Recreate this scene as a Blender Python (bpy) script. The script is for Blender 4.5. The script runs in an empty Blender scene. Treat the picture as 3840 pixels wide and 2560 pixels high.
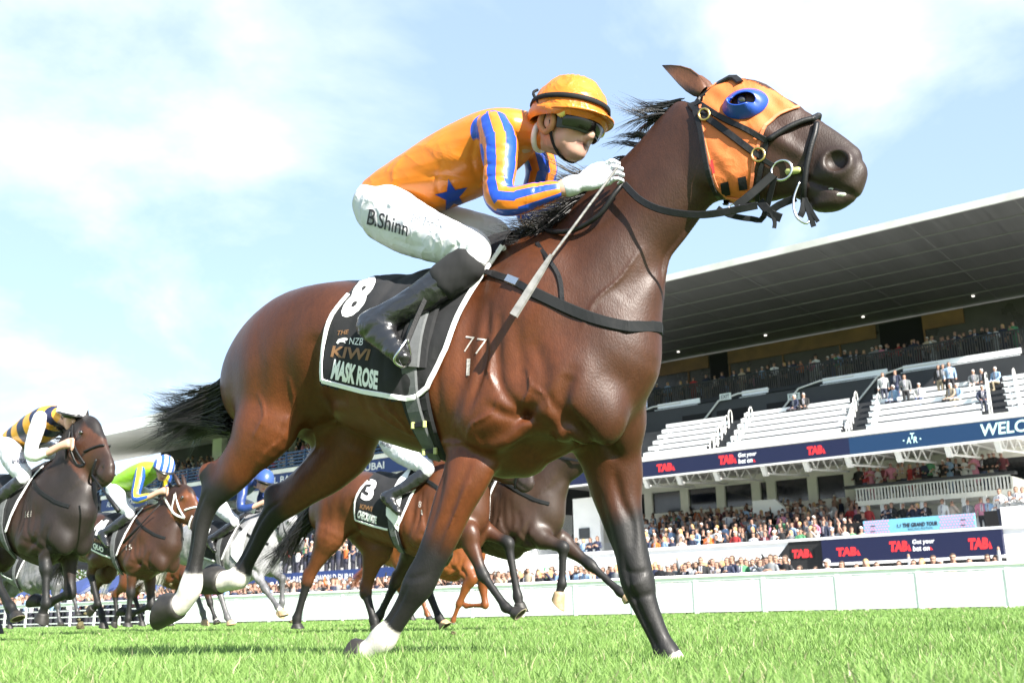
import bpy, bmesh, math, random, time
import numpy as np
from mathutils import Vector, Matrix
from mathutils.bvhtree import BVHTree
_T0 = time.time()
random.seed(7); RNG = np.random.default_rng(7)
SC = bpy.context.scene
COL = SC.collection

# ------------------------------------------------------------------ camera
FPX, PITCH, ROLL, CAM_H = 4050.0, math.radians(14.07), math.radians(1.3), 0.185
_F = np.array([0, math.cos(PITCH), math.sin(PITCH)])
_U0 = np.array([0, -math.sin(PITCH), math.cos(PITCH)])
_R0 = np.array([1.0, 0, 0])
CR = _R0 * math.cos(ROLL) - _U0 * math.sin(ROLL)
CU = _U0 * math.cos(ROLL) + _R0 * math.sin(ROLL)
CP = np.array([0, 0, CAM_H])
cam_data = bpy.data.cameras.new('camera')
cam_data.sensor_width = 36.0
cam_data.lens = 36.0 * FPX / 3840.0
cam_data.clip_start = 0.05
cam_data.clip_end = 3000.0
cam_data.dof.use_dof = True; cam_data.dof.focus_distance = 4.3; cam_data.dof.aperture_fstop = 7.1
cam = bpy.data.objects.new('camera', cam_data)
COL.objects.link(cam)
cam.matrix_world = Matrix([[CR[0], CU[0], -_F[0], CP[0]], [CR[1], CU[1], -_F[1], CP[1]], [CR[2], CU[2], -_F[2], CP[2]], [0, 0, 0, 1]])
SC.camera = cam

# ------------------------------------------------------------------ light and sky
SUN = np.array([0.487, -0.66, 0.57]); SUN /= np.linalg.norm(SUN)
w = bpy.data.worlds.new('World'); SC.world = w; w.use_nodes = True
nt = w.node_tree; nt.nodes.clear()
def _n(t, **kw):
    n = nt.nodes.new(t)
    for k_, v_ in kw.items(): setattr(n, k_, v_)
    return n
sky = _n('ShaderNodeTexSky', sky_type='NISHITA', sun_disc=False)
sky.sun_elevation = math.asin(SUN[2]); sky.sun_rotation = math.atan2(SUN[0], SUN[1])
sky.altitude = 50; sky.air_density = 1.0; sky.dust_density = 1.2; sky.ozone_density = 1.3
tc = _n('ShaderNodeTexCoord')
# thin cloud sheet: direction projected on a plane overhead, broken up by noise
sep = _n('ShaderNodeSeparateXYZ'); nt.links.new(tc.outputs['Generated'], sep.inputs[0])
zz = _n('ShaderNodeMath', operation='MAXIMUM'); nt.links.new(sep.outputs[2], zz.inputs[0]); zz.inputs[1].default_value = 0.0
za = _n('ShaderNodeMath', operation='ADD'); nt.links.new(zz.outputs[0], za.inputs[0]); za.inputs[1].default_value = 0.16
dx = _n('ShaderNodeMath', operation='DIVIDE'); nt.links.new(sep.outputs[0], dx.inputs[0]); nt.links.new(za.outputs[0], dx.inputs[1])
dy = _n('ShaderNodeMath', operation='DIVIDE'); nt.links.new(sep.outputs[1], dy.inputs[0]); nt.links.new(za.outputs[0], dy.inputs[1])
cmb = _n('ShaderNodeCombineXYZ'); nt.links.new(dx.outputs[0], cmb.inputs[0]); nt.links.new(dy.outputs[0], cmb.inputs[1])
mp = _n('ShaderNodeMapping'); nt.links.new(cmb.outputs[0], mp.inputs[0])
mp.inputs['Location'].default_value = (20.0, 1.0, 0.4); mp.inputs['Scale'].default_value = (1.0, 0.75, 1.0); mp.inputs['Rotation'].default_value = (0, 0, 0.5)
nz = _n('ShaderNodeTexNoise'); nt.links.new(mp.outputs[0], nz.inputs['Vector'])
nz.inputs['Scale'].default_value = 1.25; nz.inputs['Detail'].default_value = 7.0; nz.inputs['Roughness'].default_value = 0.56; nz.inputs['Distortion'].default_value = 0.35
cr = _n('ShaderNodeValToRGB'); nt.links.new(nz.outputs[0], cr.inputs[0])
cr.color_ramp.elements[0].position = 0.50; cr.color_ramp.elements[0].color = (.50, .50, .50, 1)
cr.color_ramp.elements[1].position = 0.70; cr.color_ramp.elements[1].color = (1, 1, 1, 1)
# haze: white towards the horizon all round
hz = _n('ShaderNodeMapRange'); nt.links.new(zz.outputs[0], hz.inputs[0])
hz.inputs[1].default_value = 0.05; hz.inputs[2].default_value = 0.40; hz.inputs[3].default_value = 0.95; hz.inputs[4].default_value = 0.0
mx = _n('ShaderNodeMath', operation='MAXIMUM'); nt.links.new(cr.outputs[0], mx.inputs[0]); nt.links.new(hz.outputs[0], mx.inputs[1])
veil = _n('ShaderNodeMixRGB'); nt.links.new(mx.outputs[0], veil.inputs[0]); veil.inputs[1].default_value = (1.25, 3.1, 5.6, 1); veil.inputs[2].default_value = (5.3, 5.5, 5.6, 1)
mix = _n('ShaderNodeMixRGB'); nt.links.new(mx.outputs[0], mix.inputs[0]); nt.links.new(sky.outputs[0], mix.inputs[1]); nt.links.new(veil.outputs[0], mix.inputs[2])
bg = _n('ShaderNodeBackground'); nt.links.new(mix.outputs[0], bg.inputs[0]); bg.inputs[1].default_value = 0.074
out = _n('ShaderNodeOutputWorld'); nt.links.new(bg.outputs[0], out.inputs[0])

sl = bpy.data.lights.new('sun', 'SUN'); sl.energy = 5.0; sl.angle = math.radians(0.53); sl.color = (1.0, 0.95, 0.87)
so = bpy.data.objects.new('sun', sl); COL.objects.link(so)
so.rotation_euler = Vector(SUN).to_track_quat('Z', 'Y').to_euler(); so.location = (20, -25, 40)
SC.view_settings.view_transform = 'Standard'; SC.view_settings.look = 'None'
SC.view_settings.gamma = 1.0; SC.view_settings.exposure = 1.8
SC.render.engine = 'CYCLES'
SC.cycles.use_denoising = True
SC.cycles.max_bounces = 6

# ------------------------------------------------------------------ pixel helpers (3840 x 2560 photo pixels)
def ray(px, py):
    d = _F * FPX + CR * (px - 1920.0) + CU * (1280.0 - py)
    return d / np.linalg.norm(d)
def on_plane(px, py, p0, n):
    d = ray(px, py); n = np.asarray(n, float)
    t = np.dot(np.asarray(p0, float) - CP, n) / np.dot(d, n)
    return CP + d * t
def on_ground(px, py, z=0.0): return on_plane(px, py, (0, 0, z), (0, 0, 1))
def to_px(p):
    v = np.asarray(p, float) - CP
    z = v @ _F
    return 1920 + FPX * (v @ CR) / z, 1280 - FPX * (v @ CU) / z
# ------------------------------------------------------------------ mesh helpers
def mk_mesh(name, verts, faces, smooth=True):
    """verts (n,3); faces (m,k) array of one polygon size, or a list of such arrays / index lists"""
    me = bpy.data.meshes.new(name)
    verts = np.asarray(verts, np.float32)
    if isinstance(faces, np.ndarray): groups = [faces]
    else:
        by = {}
        for f in faces: by.setdefault(len(f), []).append(f)
        groups = [np.asarray(v, np.int32) for v in by.values()]
    me.vertices.add(len(verts)); me.vertices.foreach_set('co', verts.ravel())
    nl = sum(g.size for g in groups); npoly = sum(len(g) for g in groups)
    me.loops.add(nl); me.polygons.add(npoly)
    if npoly:
        me.loops.foreach_set('vertex_index', np.concatenate([g.ravel() for g in groups]).astype(np.int32))
        sizes = np.concatenate([np.full(len(g), g.shape[1], np.int32) for g in groups])
        starts = np.concatenate([[0], np.cumsum(sizes)[:-1]]).astype(np.int32)
        me.polygons.foreach_set('loop_start', starts)
        me.polygons.foreach_set('use_smooth', np.full(npoly, bool(smooth)))
    me.update(calc_edges=True); me.validate()
    return me

def link(name, me, mat=None, parent=None, loc=None, rotz=None, label=None, cat=None, group=None, kind=None):
    o = bpy.data.objects.new(name, me); COL.objects.link(o)
    if mat is not None and me is not None and len(me.materials) == 0:
        for m_ in (mat if isinstance(mat, (list, tuple)) else [mat]): me.materials.append(m_)
    if parent is not None: o.parent = parent
    if loc is not None: o.location = loc
    if rotz is not None: o.rotation_euler = (0, 0, rotz)
    if label: o['label'] = label
    if cat: o['category'] = cat
    if group: o['group'] = group
    if kind: o['kind'] = kind
    return o

def set_col(me, cols, name='Col'):
    a = me.attributes.new(name, 'FLOAT_COLOR', 'POINT')
    c = np.ones((len(me.vertices), 4), np.float32); c[:, :3] = cols
    a.data.foreach_set('color', c.ravel())

def set_float(me, vals, name):
    a = me.attributes.new(name, 'FLOAT', 'POINT')
    a.data.foreach_set('value', np.asarray(vals, np.float32))

class MB:
    """collects boxes, prisms and tubes into one mesh"""
    def __init__(s): s.v = []; s.f = []; s.mi = []; s.n = 0
    def add(s, verts, faces, mi=0):
        s.v.extend([tuple(v) for v in verts]); s.f.extend([[i + s.n for i in f] for f in faces]); s.mi.extend([mi] * len(faces)); s.n += len(verts)
    def box(s, lo, hi, M=None, mi=0):
        x0, y0, z0 = lo; x1, y1, z1 = hi
        v = [(x0, y0, z0), (x1, y0, z0), (x1, y1, z0), (x0, y1, z0), (x0, y0, z1), (x1, y0, z1), (x1, y1, z1), (x0, y1, z1)]
        if M is not None: v = [tuple(M @ Vector(p)) for p in v]
        s.add(v, [(0, 3, 2, 1), (4, 5, 6, 7), (0, 1, 5, 4), (1, 2, 6, 5), (2, 3, 7, 6), (3, 0, 4, 7)], mi)
    def quadbox(s, a, b, c, d, t, mi=0):
        """plate with corners a b c d, extruded by vector t"""
        v = [np.asarray(p, float) for p in (a, b, c, d)]; v += [p + np.asarray(t, float) for p in v]
        s.add(v, [(0, 3, 2, 1), (4, 5, 6, 7), (0, 1, 5, 4), (1, 2, 6, 5), (2, 3, 7, 6), (3, 0, 4, 7)], mi)
    def tube(s, pts, r, n=6, mi=0, caps=True):
        pts = [np.asarray(p, float) for p in pts]; m = len(pts)
        rr = r if hasattr(r, '__len__') else [r] * m
        V = []; up0 = None
        for i in range(m):
            t = pts[min(i + 1, m - 1)] - pts[max(i - 1, 0)]; t = t / (np.linalg.norm(t) + 1e-12)
            if up0 is None: up0 = np.array([0, 0, 1.0]) if abs(t[2]) < .9 else np.array([1.0, 0, 0])
            a = np.cross(t, up0); a /= np.linalg.norm(a) + 1e-12; b = np.cross(a, t); up0 = b
            for k in range(n):
                q = 2 * math.pi * k / n
                V.append(pts[i] + rr[i] * (math.cos(q) * a + math.sin(q) * b))
        Fc = [(i * n + k, i * n + (k + 1) % n, (i + 1) * n + (k + 1) % n, (i + 1) * n + k) for i in range(m - 1) for k in range(n)]
        if caps: Fc += [tuple(range(n))[::-1], tuple((m - 1) * n + k for k in range(n))]
        s.add(V, Fc, mi)
    def mesh(s, name='m', smooth=False):
        me = mk_mesh(name, np.array(s.v, float).reshape(-1, 3), s.f, smooth)
        if any(s.mi):
            # mk_mesh groups by polygon size: rebuild the material order the same way
            by = {}
            for f, m_ in zip(s.f, s.mi): by.setdefault(len(f), []).append(m_)
            me.polygons.foreach_set('material_index', np.array([m_ for v in by.values() for m_ in v], np.int32))
        return me

# ------------------------------------------------------------------ materials
MATS = {}
def mat(name, col, rough=0.6, spec=0.5, metal=0.0, noise=0.0, nscale=8.0, bump=0.0, bscale=40.0, attr=None, coat=0.0, sheen=0.0, objcol=False, stretch=(1, 1, 1), crease=0.0, cscale=9.0):
    if name in MATS: return MATS[name]
    m = bpy.data.materials.new(name); m.use_nodes = True; t = m.node_tree; b = t.nodes['Principled BSDF']
    b.inputs['Roughness'].default_value = rough; b.inputs['Metallic'].default_value = metal
    b.inputs['Specular IOR Level'].default_value = spec; b.inputs['Coat Weight'].default_value = coat; b.inputs['Coat Roughness'].default_value = 0.25
    b.inputs['Sheen Weight'].default_value = sheen
    src = None
    if attr:
        a = t.nodes.new('ShaderNodeAttribute'); a.attribute_name = attr; src = a.outputs['Color']
    elif objcol:
        a = t.nodes.new('ShaderNodeObjectInfo'); src = a.outputs['Color']
    else:
        r = t.nodes.new('ShaderNodeRGB'); r.outputs[0].default_value = (*col, 1); src = r.outputs[0]
    need = noise > 0 or bump > 0 or crease > 0
    if need:
        c = t.nodes.new('ShaderNodeTexCoord'); mpn = t.nodes.new('ShaderNodeMapping'); mpn.inputs['Scale'].default_value = stretch
        t.links.new(c.outputs['Object'], mpn.inputs[0])
    if noise > 0:
        n = t.nodes.new('ShaderNodeTexNoise'); n.inputs['Scale'].default_value = nscale; n.inputs['Detail'].default_value = 6
        t.links.new(mpn.outputs[0], n.inputs['Vector'])
        mr = t.nodes.new('ShaderNodeMapRange'); mr.inputs[1].default_value = 0.3; mr.inputs[2].default_value = 0.7
        mr.inputs[3].default_value = 1 - noise; mr.inputs[4].default_value = 1 + noise
        t.links.new(n.outputs[0], mr.inputs[0])
        mm = t.nodes.new('ShaderNodeMixRGB'); mm.blend_type = 'MULTIPLY'; mm.inputs[0].default_value = 1
        t.links.new(src, mm.inputs[1]); t.links.new(mr.outputs[0], mm.inputs[2]); src = mm.outputs[0]
        rr = t.nodes.new('ShaderNodeMapRange'); rr.inputs[1].default_value = .3; rr.inputs[2].default_value = .7
        rr.inputs[3].default_value = max(0.02, rough - .08); rr.inputs[4].default_value = min(1, rough + .08)
        t.links.new(n.outputs[0], rr.inputs[0]); t.links.new(rr.outputs[0], b.inputs['Roughness'])
    t.links.new(src, b.inputs['Base Color'])
    if bump > 0:
        n2 = t.nodes.new('ShaderNodeTexNoise'); n2.inputs['Scale'].default_value = bscale; n2.inputs['Detail'].default_value = 4
        t.links.new(mpn.outputs[0], n2.inputs['Vector'])
        bp = t.nodes.new('ShaderNodeBump'); bp.inputs['Strength'].default_value = bump; bp.inputs['Distance'].default_value = 0.01
        t.links.new(n2.outputs[0], bp.inputs['Height']); t.links.new(bp.outputs[0], b.inputs['Normal'])
    if crease > 0:
        n3 = t.nodes.new('ShaderNodeTexNoise'); n3.noise_type = 'RIDGED_MULTIFRACTAL'; n3.inputs['Scale'].default_value = cscale; n3.inputs['Detail'].default_value = 3; n3.inputs['Distortion'].default_value = .4; n3.inputs['Offset'].default_value = 1.0; n3.inputs['Gain'].default_value = 1.2; n3.normalize = True
        t.links.new(mpn.outputs[0], n3.inputs['Vector'])
        b3 = t.nodes.new('ShaderNodeBump'); b3.inputs['Strength'].default_value = crease; b3.inputs['Distance'].default_value = 0.012; t.links.new(n3.outputs[0], b3.inputs['Height'])
        if bump > 0: t.links.new(bp.outputs[0], b3.inputs['Normal'])
        t.links.new(b3.outputs[0], b.inputs['Normal'])
    MATS[name] = m
    return m

def glowmat(name, col, strength=1.0, rough=0.5):
    if name in MATS: return MATS[name]
    m = mat(name, col, rough); b = m.node_tree.nodes['Principled BSDF']
    b.inputs['Emission Color'].default_value = (*col, 1); b.inputs['Emission Strength'].default_value = strength
    return m

# ------------------------------------------------------------------ signed distance field modelling
def cr_resample(S, sub):
    """Catmull-Rom through rows of S"""
    S = np.asarray(S, float); n = len(S); out_ = []
    for i in range(n - 1):
        p0, p1, p2, p3 = S[max(i - 1, 0)], S[i], S[i + 1], S[min(i + 2, n - 1)]
        for k in range(sub):
            t = k / sub
            out_.append(.5 * ((2 * p1) + (-p0 + p2) * t + (2 * p0 - 5 * p1 + 4 * p2 - p3) * t * t + (-p0 + 3 * p1 - 3 * p2 + p3) * t ** 3))
    out_.append(S[-1]); return np.array(out_)

class Field:
    def __init__(s, lo, hi, vox):
        s.lo = np.asarray(lo, float); s.vox = vox
        s.n = (np.ceil((np.asarray(hi, float) - s.lo) / vox)).astype(int) + 1
        s.d = np.full(s.n, 0.25, np.float32)
        s.ax = [(s.lo[i] + vox * np.arange(s.n[i])).astype(np.float32) for i in range(3)]
    def sl(s, lo, hi):
        a = np.clip(np.floor((np.asarray(lo) - s.lo) / s.vox).astype(int), 0, s.n); b = np.clip(np.ceil((np.asarray(hi) - s.lo) / s.vox).astype(int) + 1, 0, s.n)
        return tuple(slice(int(x), int(y)) for x, y in zip(a, b))
    def grid(s, q):
        return s.ax[0][q[0]][:, None, None], s.ax[1][q[1]][None, :, None], s.ax[2][q[2]][None, None, :]
    @staticmethod
    def smin(a, b, k):
        if k <= 0: return np.minimum(a, b)
        h = np.clip(.5 + .5 * (b - a) / k, 0, 1)
        return b + (a - b) * h - k * h * (1 - h)
    def put(s, q, d, k): s.d[q] = s.smin(s.d[q], d, k)
    def cut(s, q, d, k): s.d[q] = -s.smin(-s.d[q], d, k)
    def loft(s, st, k=.04, sub=5, lat=(0, 1, 0), cut=False):
        """st rows: x y z h w  (h half size in the plane across lat, w half size along lat)"""
        S = cr_resample(st, sub); lat = np.asarray(lat, float); lat /= np.linalg.norm(lat)
        S[:, 3:5] = np.maximum(S[:, 3:5], .004)
        R = S[:, 3:5].max() + k + .03
        lo = S[:, :3].min(0) - R; hi = S[:, :3].max(0) + R
        Q = s.sl(lo, hi)
        if any(x.stop <= x.start for x in Q): return
        acc = np.full([x.stop - x.start for x in Q], .25, np.float32)
        for i in range(len(S) - 1):
            a, b = S[i, :3], S[i + 1, :3]; L = np.linalg.norm(b - a)
            if L < 1e-6: continue
            r = max(S[i, 3:5].max(), S[i + 1, 3:5].max()) + k + .03
            q = s.sl(np.minimum(a, b) - r, np.maximum(a, b) + r)
            if any(x.stop <= x.start for x in q): continue
            X, Y, Z = s.grid(q)
            ax_ = (b - a) / L; nn = np.cross(ax_, lat); nn /= np.linalg.norm(nn) + 1e-9; l2 = np.cross(nn, ax_)
            rx, ry, rz = X - a[0], Y - a[1], Z - a[2]
            t0 = 0.0 if i == 0 else -.6; t1 = 1.0 if i == len(S) - 2 else 1.6
            t = np.clip((rx * ax_[0] + ry * ax_[1] + rz * ax_[2]) / L, t0, t1)
            h = np.maximum(S[i, 3] + (S[i + 1, 3] - S[i, 3]) * t, .003); w_ = np.maximum(S[i, 4] + (S[i + 1, 4] - S[i, 4]) * t, .003)
            u = (rx * nn[0] + ry * nn[1] + rz * nn[2]) / h; v = (rx * l2[0] + ry * l2[1] + rz * l2[2]) / w_
            m = np.minimum(h, w_)
            e = (rx * ax_[0] + ry * ax_[1] + rz * ax_[2] - t * L) / m
            k0 = np.sqrt(u * u + v * v + e * e) + 1e-6
            k1 = np.sqrt((u / h) ** 2 + (v / w_) ** 2 + (e / m) ** 2) + 1e-6
            d = k0 * (k0 - 1) / k1
            z = tuple(slice(x.start - y.start, x.stop - y.start) for x, y in zip(q, Q))
            acc[z] = np.minimum(acc[z], d)
        (s.cut if cut else s.put)(Q, acc, k)
    def ell(s, c, r, k=.03, M=None, cut=False):
        """ellipsoid; M rows are its axes"""
        c = np.asarray(c, float); r = np.asarray(r, float); R = r.max() + k + .02
        q = s.sl(c - R, c + R)
        if any(x.stop <= x.start for x in q): return
        X, Y, Z = s.grid(q); x, y, z = X - c[0], Y - c[1], Z - c[2]
        if M is not None:
            M = np.asarray(M, float)
            x, y, z = (M[0, 0] * x + M[0, 1] * y + M[0, 2] * z, M[1, 0] * x + M[1, 1] * y + M[1, 2] * z, M[2, 0] * x + M[2, 1] * y + M[2, 2] * z)
        u, v, w_ = x / r[0], y / r[1], z / r[2]
        k0 = np.sqrt(u * u + v * v + w_ * w_) + 1e-6; k1 = np.sqrt((u / r[0]) ** 2 + (v / r[1]) ** 2 + (w_ / r[2]) ** 2) + 1e-6
        (s.cut if cut else s.put)(q, k0 * (k0 - 1) / k1, k)
    def engrave(s, pts, width, depth, axis=1, side=0, rng=None):
        """add depth*gauss(distance to a polyline measured in the plane across axis); side -1/+1 limits to that half"""
        ia, ib = [i for i in range(3) if i != axis]
        P = np.asarray(pts, float); lo = s.lo.copy(); hi = s.lo + s.vox * s.n
        for i, kx in ((ia, 0), (ib, 1)): lo[i] = P[:, kx].min() - 3 * width; hi[i] = P[:, kx].max() + 3 * width
        if side < 0: hi[axis] = -.02
        if side > 0: lo[axis] = .02
        if rng: lo[axis], hi[axis] = rng
        q = s.sl(lo, hi)
        if any(x.stop <= x.start for x in q): return
        G = s.grid(q); A, B = G[ia], G[ib]
        P = cr_resample(P, 3); nn = len(P) - 1
        best = None
        for i in range(nn):
            a, b = P[i], P[i + 1]; ab = b - a; L2 = ab @ ab + 1e-9
            t = np.clip(((A - a[0]) * ab[0] + (B - a[1]) * ab[1]) / L2, 0, 1)
            d2 = (A - a[0] - t * ab[0]) ** 2 + (B - a[1] - t * ab[1]) ** 2
            u = (i + t) / nn; val = np.exp(-d2 / width ** 2) * np.sqrt(np.clip(np.sin(math.pi * np.clip(u, .02, .98)), 0, 1))
            best = val if best is None else np.maximum(best, val)
        s.d[q] += (depth * best).astype(np.float32)
    def blur(s, it=4):
        for _ in range(it):
            for ax in range(3):
                d = s.d; a = [slice(None)] * 3; b = [slice(None)] * 3; c = [slice(None)] * 3
                a[ax] = slice(0, -2); b[ax] = slice(1, -1); c[ax] = slice(2, None)
                o = d.copy(); o[tuple(b)] = .25 * d[tuple(a)] + .5 * d[tuple(b)] + .25 * d[tuple(c)]; s.d = o
    def mesh(s, name):
        v, f = surface_nets(s.d, s.lo, s.vox)
        return mk_mesh(name, v, f, True), v

def surface_nets(d, lo, vox):
    S = d < 0
    n = np.array(d.shape) - 1
    cnt = np.zeros(n, np.int8)
    for i in (0, 1):
        for j in (0, 1):
            for k in (0, 1): cnt += S[i:n[0] + i, j:n[1] + j, k:n[2] + k]
    act = (cnt > 0) & (cnt < 8)
    idx = np.full(n, -1, np.int32); ijk = np.argwhere(act); idx[act] = np.arange(len(ijk))
    acc = np.zeros((len(ijk), 3)); c = np.zeros(len(ijk))
    cor = [(i, j, k) for i in (0, 1) for j in (0, 1) for k in (0, 1)]
    for a in range(8):
        for b in range(a + 1, 8):
            df = np.array(cor[b]) - np.array(cor[a])
            if np.abs(df).sum() != 1: continue
            A = ijk + cor[a]; B = ijk + cor[b]
            da = d[A[:, 0], A[:, 1], A[:, 2]].astype(float); db = d[B[:, 0], B[:, 1], B[:, 2]].astype(float)
            m = (da < 0) != (db < 0)
            t = np.where(m, da / np.where(m, da - db, 1), 0)
            p = np.array(cor[a]) + t[:, None] * df
            acc[m] += p[m]; c[m] += 1
    v = lo + vox * (ijk + acc / np.maximum(c, 1)[:, None])
    faces = []
    for ax in range(3):
        o1, o2 = [i for i in range(3) if i != ax]
        sa = [slice(None)] * 3; sb = [slice(None)] * 3
        sa[ax] = slice(0, -1); sb[ax] = slice(1, None)
        ch = S[tuple(sa)] != S[tuple(sb)]
        e = np.argwhere(ch)
        e = e[(e[:, o1] > 0) & (e[:, o2] > 0) & (e[:, o1] < n[o1]) & (e[:, o2] < n[o2])]
        ins = S[e[:, 0], e[:, 1], e[:, 2]]
        def cell(a, b):
            q = e.copy(); q[:, o1] -= a; q[:, o2] -= b
            return idx[q[:, 0], q[:, 1], q[:, 2]]
        quad = np.stack([cell(1, 1), cell(0, 1), cell(0, 0), cell(1, 0)], 1)
        flip = ins if ax != 1 else ~ins
        quad[~flip] = quad[~flip][:, ::-1]
        faces.append(quad)
    f = np.concatenate(faces)
    return v, f[(f >= 0).all(1)]

def bvh_of(me): 
    co = np.empty(len(me.vertices) * 3, np.float32); me.vertices.foreach_get('co', co); co = co.reshape(-1, 3)
    return BVHTree.FromPolygons([Vector(c) for c in co.tolist()], [tuple(p.vertices) for p in me.polygons])
# ------------------------------------------------------------------ straps, cloths and lettering laid on a surface
def ribbon(pts, nrm, width, thick, sub=3):
    """flat strap along pts, facing nrm"""
    A = np.concatenate([np.asarray(pts, float), np.asarray(nrm, float)], 1)
    A = cr_resample(A, sub) if len(A) > 2 else A
    P_, N_ = A[:, :3], A[:, 3:]; m = len(P_)
    wd = np.interp(np.linspace(0, 1, m), np.linspace(0, 1, len(width)), width) if hasattr(width, '__len__') else np.full(m, width)
    V = []
    for i in range(m):
        t = P_[min(i + 1, m - 1)] - P_[max(i - 1, 0)]; t /= np.linalg.norm(t) + 1e-9
        n = N_[i] - t * (N_[i] @ t); n /= np.linalg.norm(n) + 1e-9; b = np.cross(t, n) * wd[i] / 2
        V += [P_[i] - b, P_[i] - b * .8 + n * thick, P_[i] + b * .8 + n * thick, P_[i] + b]
    Fc = [(i * 4 + k, i * 4 + (k + 1) % 4, i * 4 + 4 + (k + 1) % 4, i * 4 + 4 + k) for i in range(m - 1) for k in range(4)]
    Fc += [(3, 2, 1, 0), tuple(4 * (m - 1) + k for k in range(4))]
    return V, Fc
def strap(fr, bvh, pxs, width, thick, name, mt, parent, off=.002, mirror=False, sub=3, free=None):
    """strap along photo pixels laid on bvh; entries may be (px,py) on the surface or (px,py,y) in a plane"""
    pts, nr = [], []
    for q in pxs:
        if len(q) == 2:
            p, n = fr.hit(bvh, q[0], q[1], off)
            if p is None: continue
        else: p = fr.px(*q); n = -np.array(fr.dirl(q[0], q[1]))
        pts.append(p); nr.append(n)
    if len(pts) < 2: return []
    outs = []
    V, Fc = ribbon(pts, nr, width, thick, sub)
    outs.append(link(name, mk_mesh(name, V, Fc, False), mt, parent))
    if mirror:
        mp_ = np.array(pts) * [1, -1, 1]; mn = np.array(nr) * [1, -1, 1]
        V, Fc = ribbon(mp_, mn, width, thick, sub); outs.append(link(name, mk_mesh(name, V, Fc, False), mt, parent))
    return outs
def lat_cast(bvh, x, z, off, side=-1):
    h = bvh.ray_cast(Vector((x, side * .9, z)), Vector((0, -side, 0)))
    if h[0] is None: return None, None
    n = h[1] if h[1].y * side > 0 else -h[1]
    return np.array(h[0] + n * off), np.array(n)
def lat_strap(bvh, xz, width, thick, name, mt, parent, off=.003, step=.03):
    """strap laid along side-view coordinates, on both flanks"""
    xz = np.asarray(xz, float); L = np.r_[0, np.cumsum(np.linalg.norm(np.diff(xz, axis=0), axis=1))]
    s_ = np.linspace(0, L[-1], max(3, int(L[-1] / step))); X = np.interp(s_, L, xz[:, 0]); Z = np.interp(s_, L, xz[:, 1])
    for side in (-1, 1):
        pn = [lat_cast(bvh, x, z, off, side) for x, z in zip(X, Z)]; pn = [q for q in pn if q[0] is not None]
        if len(pn) > 2:
            V, Fc = ribbon([q[0] for q in pn], [q[1] for q in pn], width, thick, 1); link(name, mk_mesh(name, V, Fc, False), mt, parent)
def strap_loop(fr, bvh, pxs, width, thick, name, mt, parent, off, front):
    """strap on the near side carried round a midline point to the far side"""
    P_, N_ = [], []
    for q in pxs:
        p, n = fr.hit(bvh, q[0], q[1], off)
        if p is not None: P_.append(p); N_.append(n)
    h = bvh[0].ray_cast(Vector(front[0]), Vector(front[1])); c = np.array(h[0] + h[1] * off); nc = np.array(h[1])
    pts = P_ + [c] + [p * [1, -1, 1] for p in P_[::-1]]; nr = N_ + [nc] + [n * [1, -1, 1] for n in N_[::-1]]
    V, Fc = ribbon(pts, nr, width, thick, 3); return link(name, mk_mesh(name, V, Fc, False), mt, parent)
def tubepx(fr, bvh, pxs, r, name, mt, parent, off=.004, mirror=False):
    pts = []
    for q in pxs:
        if len(q) == 2:
            p, n = fr.hit(bvh, q[0], q[1], off)
            if p is None: continue
        else: p = fr.px(*q)
        pts.append(p)
    pts = cr_resample(pts, 4)
    mb = MB(); mb.tube(pts, r, 8); o = [link(name, mb.mesh(name, True), mt, parent)]
    if mirror:
        mb = MB(); mb.tube(pts * [1, -1, 1], r, 8); o.append(link(name, mb.mesh(name, True), mt, parent))
    return o
def in_poly(x, z, poly):
    poly = np.asarray(poly, float); ins = np.zeros(len(x), bool); j = len(poly) - 1
    for i in range(len(poly)):
        xi, zi = poly[i]; xj, zj = poly[j]
        c = ((zi > z) != (zj > z)) & (x < (xj - xi) * (z - zi) / (zj - zi + 1e-12) + xi)
        ins ^= c; j = i
    return ins
def patch(v, f, nrm, sel, off, thick, name, push=None):
    """shell made of the selected faces of a body mesh, lifted by off along the normals"""
    fs = f[sel]; ids, inv = np.unique(fs, return_inverse=True); fs = inv.reshape(fs.shape)
    p = v[ids] + nrm[ids] * (off if push is None else (off + push[ids])[:, None])
    q = p + nrm[ids] * thick; n = len(ids)
    # boundary edges
    e = {}
    for a in range(fs.shape[1]):
        for x, y in zip(fs[:, a], fs[:, (a + 1) % fs.shape[1]]): e[(x, y)] = 1
    rim = [(x, y, y + n, x + n) for (x, y) in e if (y, x) not in e]
    F_ = np.concatenate([fs + n, fs[:, ::-1]] + ([np.array([(b, a, d, c) for a, b, c, d in rim], int)] if rim else []))
    return mk_mesh(name, np.concatenate([p, q]), F_, True)
def mesh_arrays(me):
    v = np.empty(len(me.vertices) * 3, np.float32); me.vertices.foreach_get('co', v)
    n = np.empty(len(me.vertices) * 3, np.float32); me.vertices.foreach_get('normal', n)
    f = np.empty(len(me.loops), np.int32); me.loops.foreach_get('vertex_index', f)
    return v.reshape(-1, 3).astype(float), n.reshape(-1, 3).astype(float), f.reshape(-1, 4)
_tcache = {}
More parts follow.
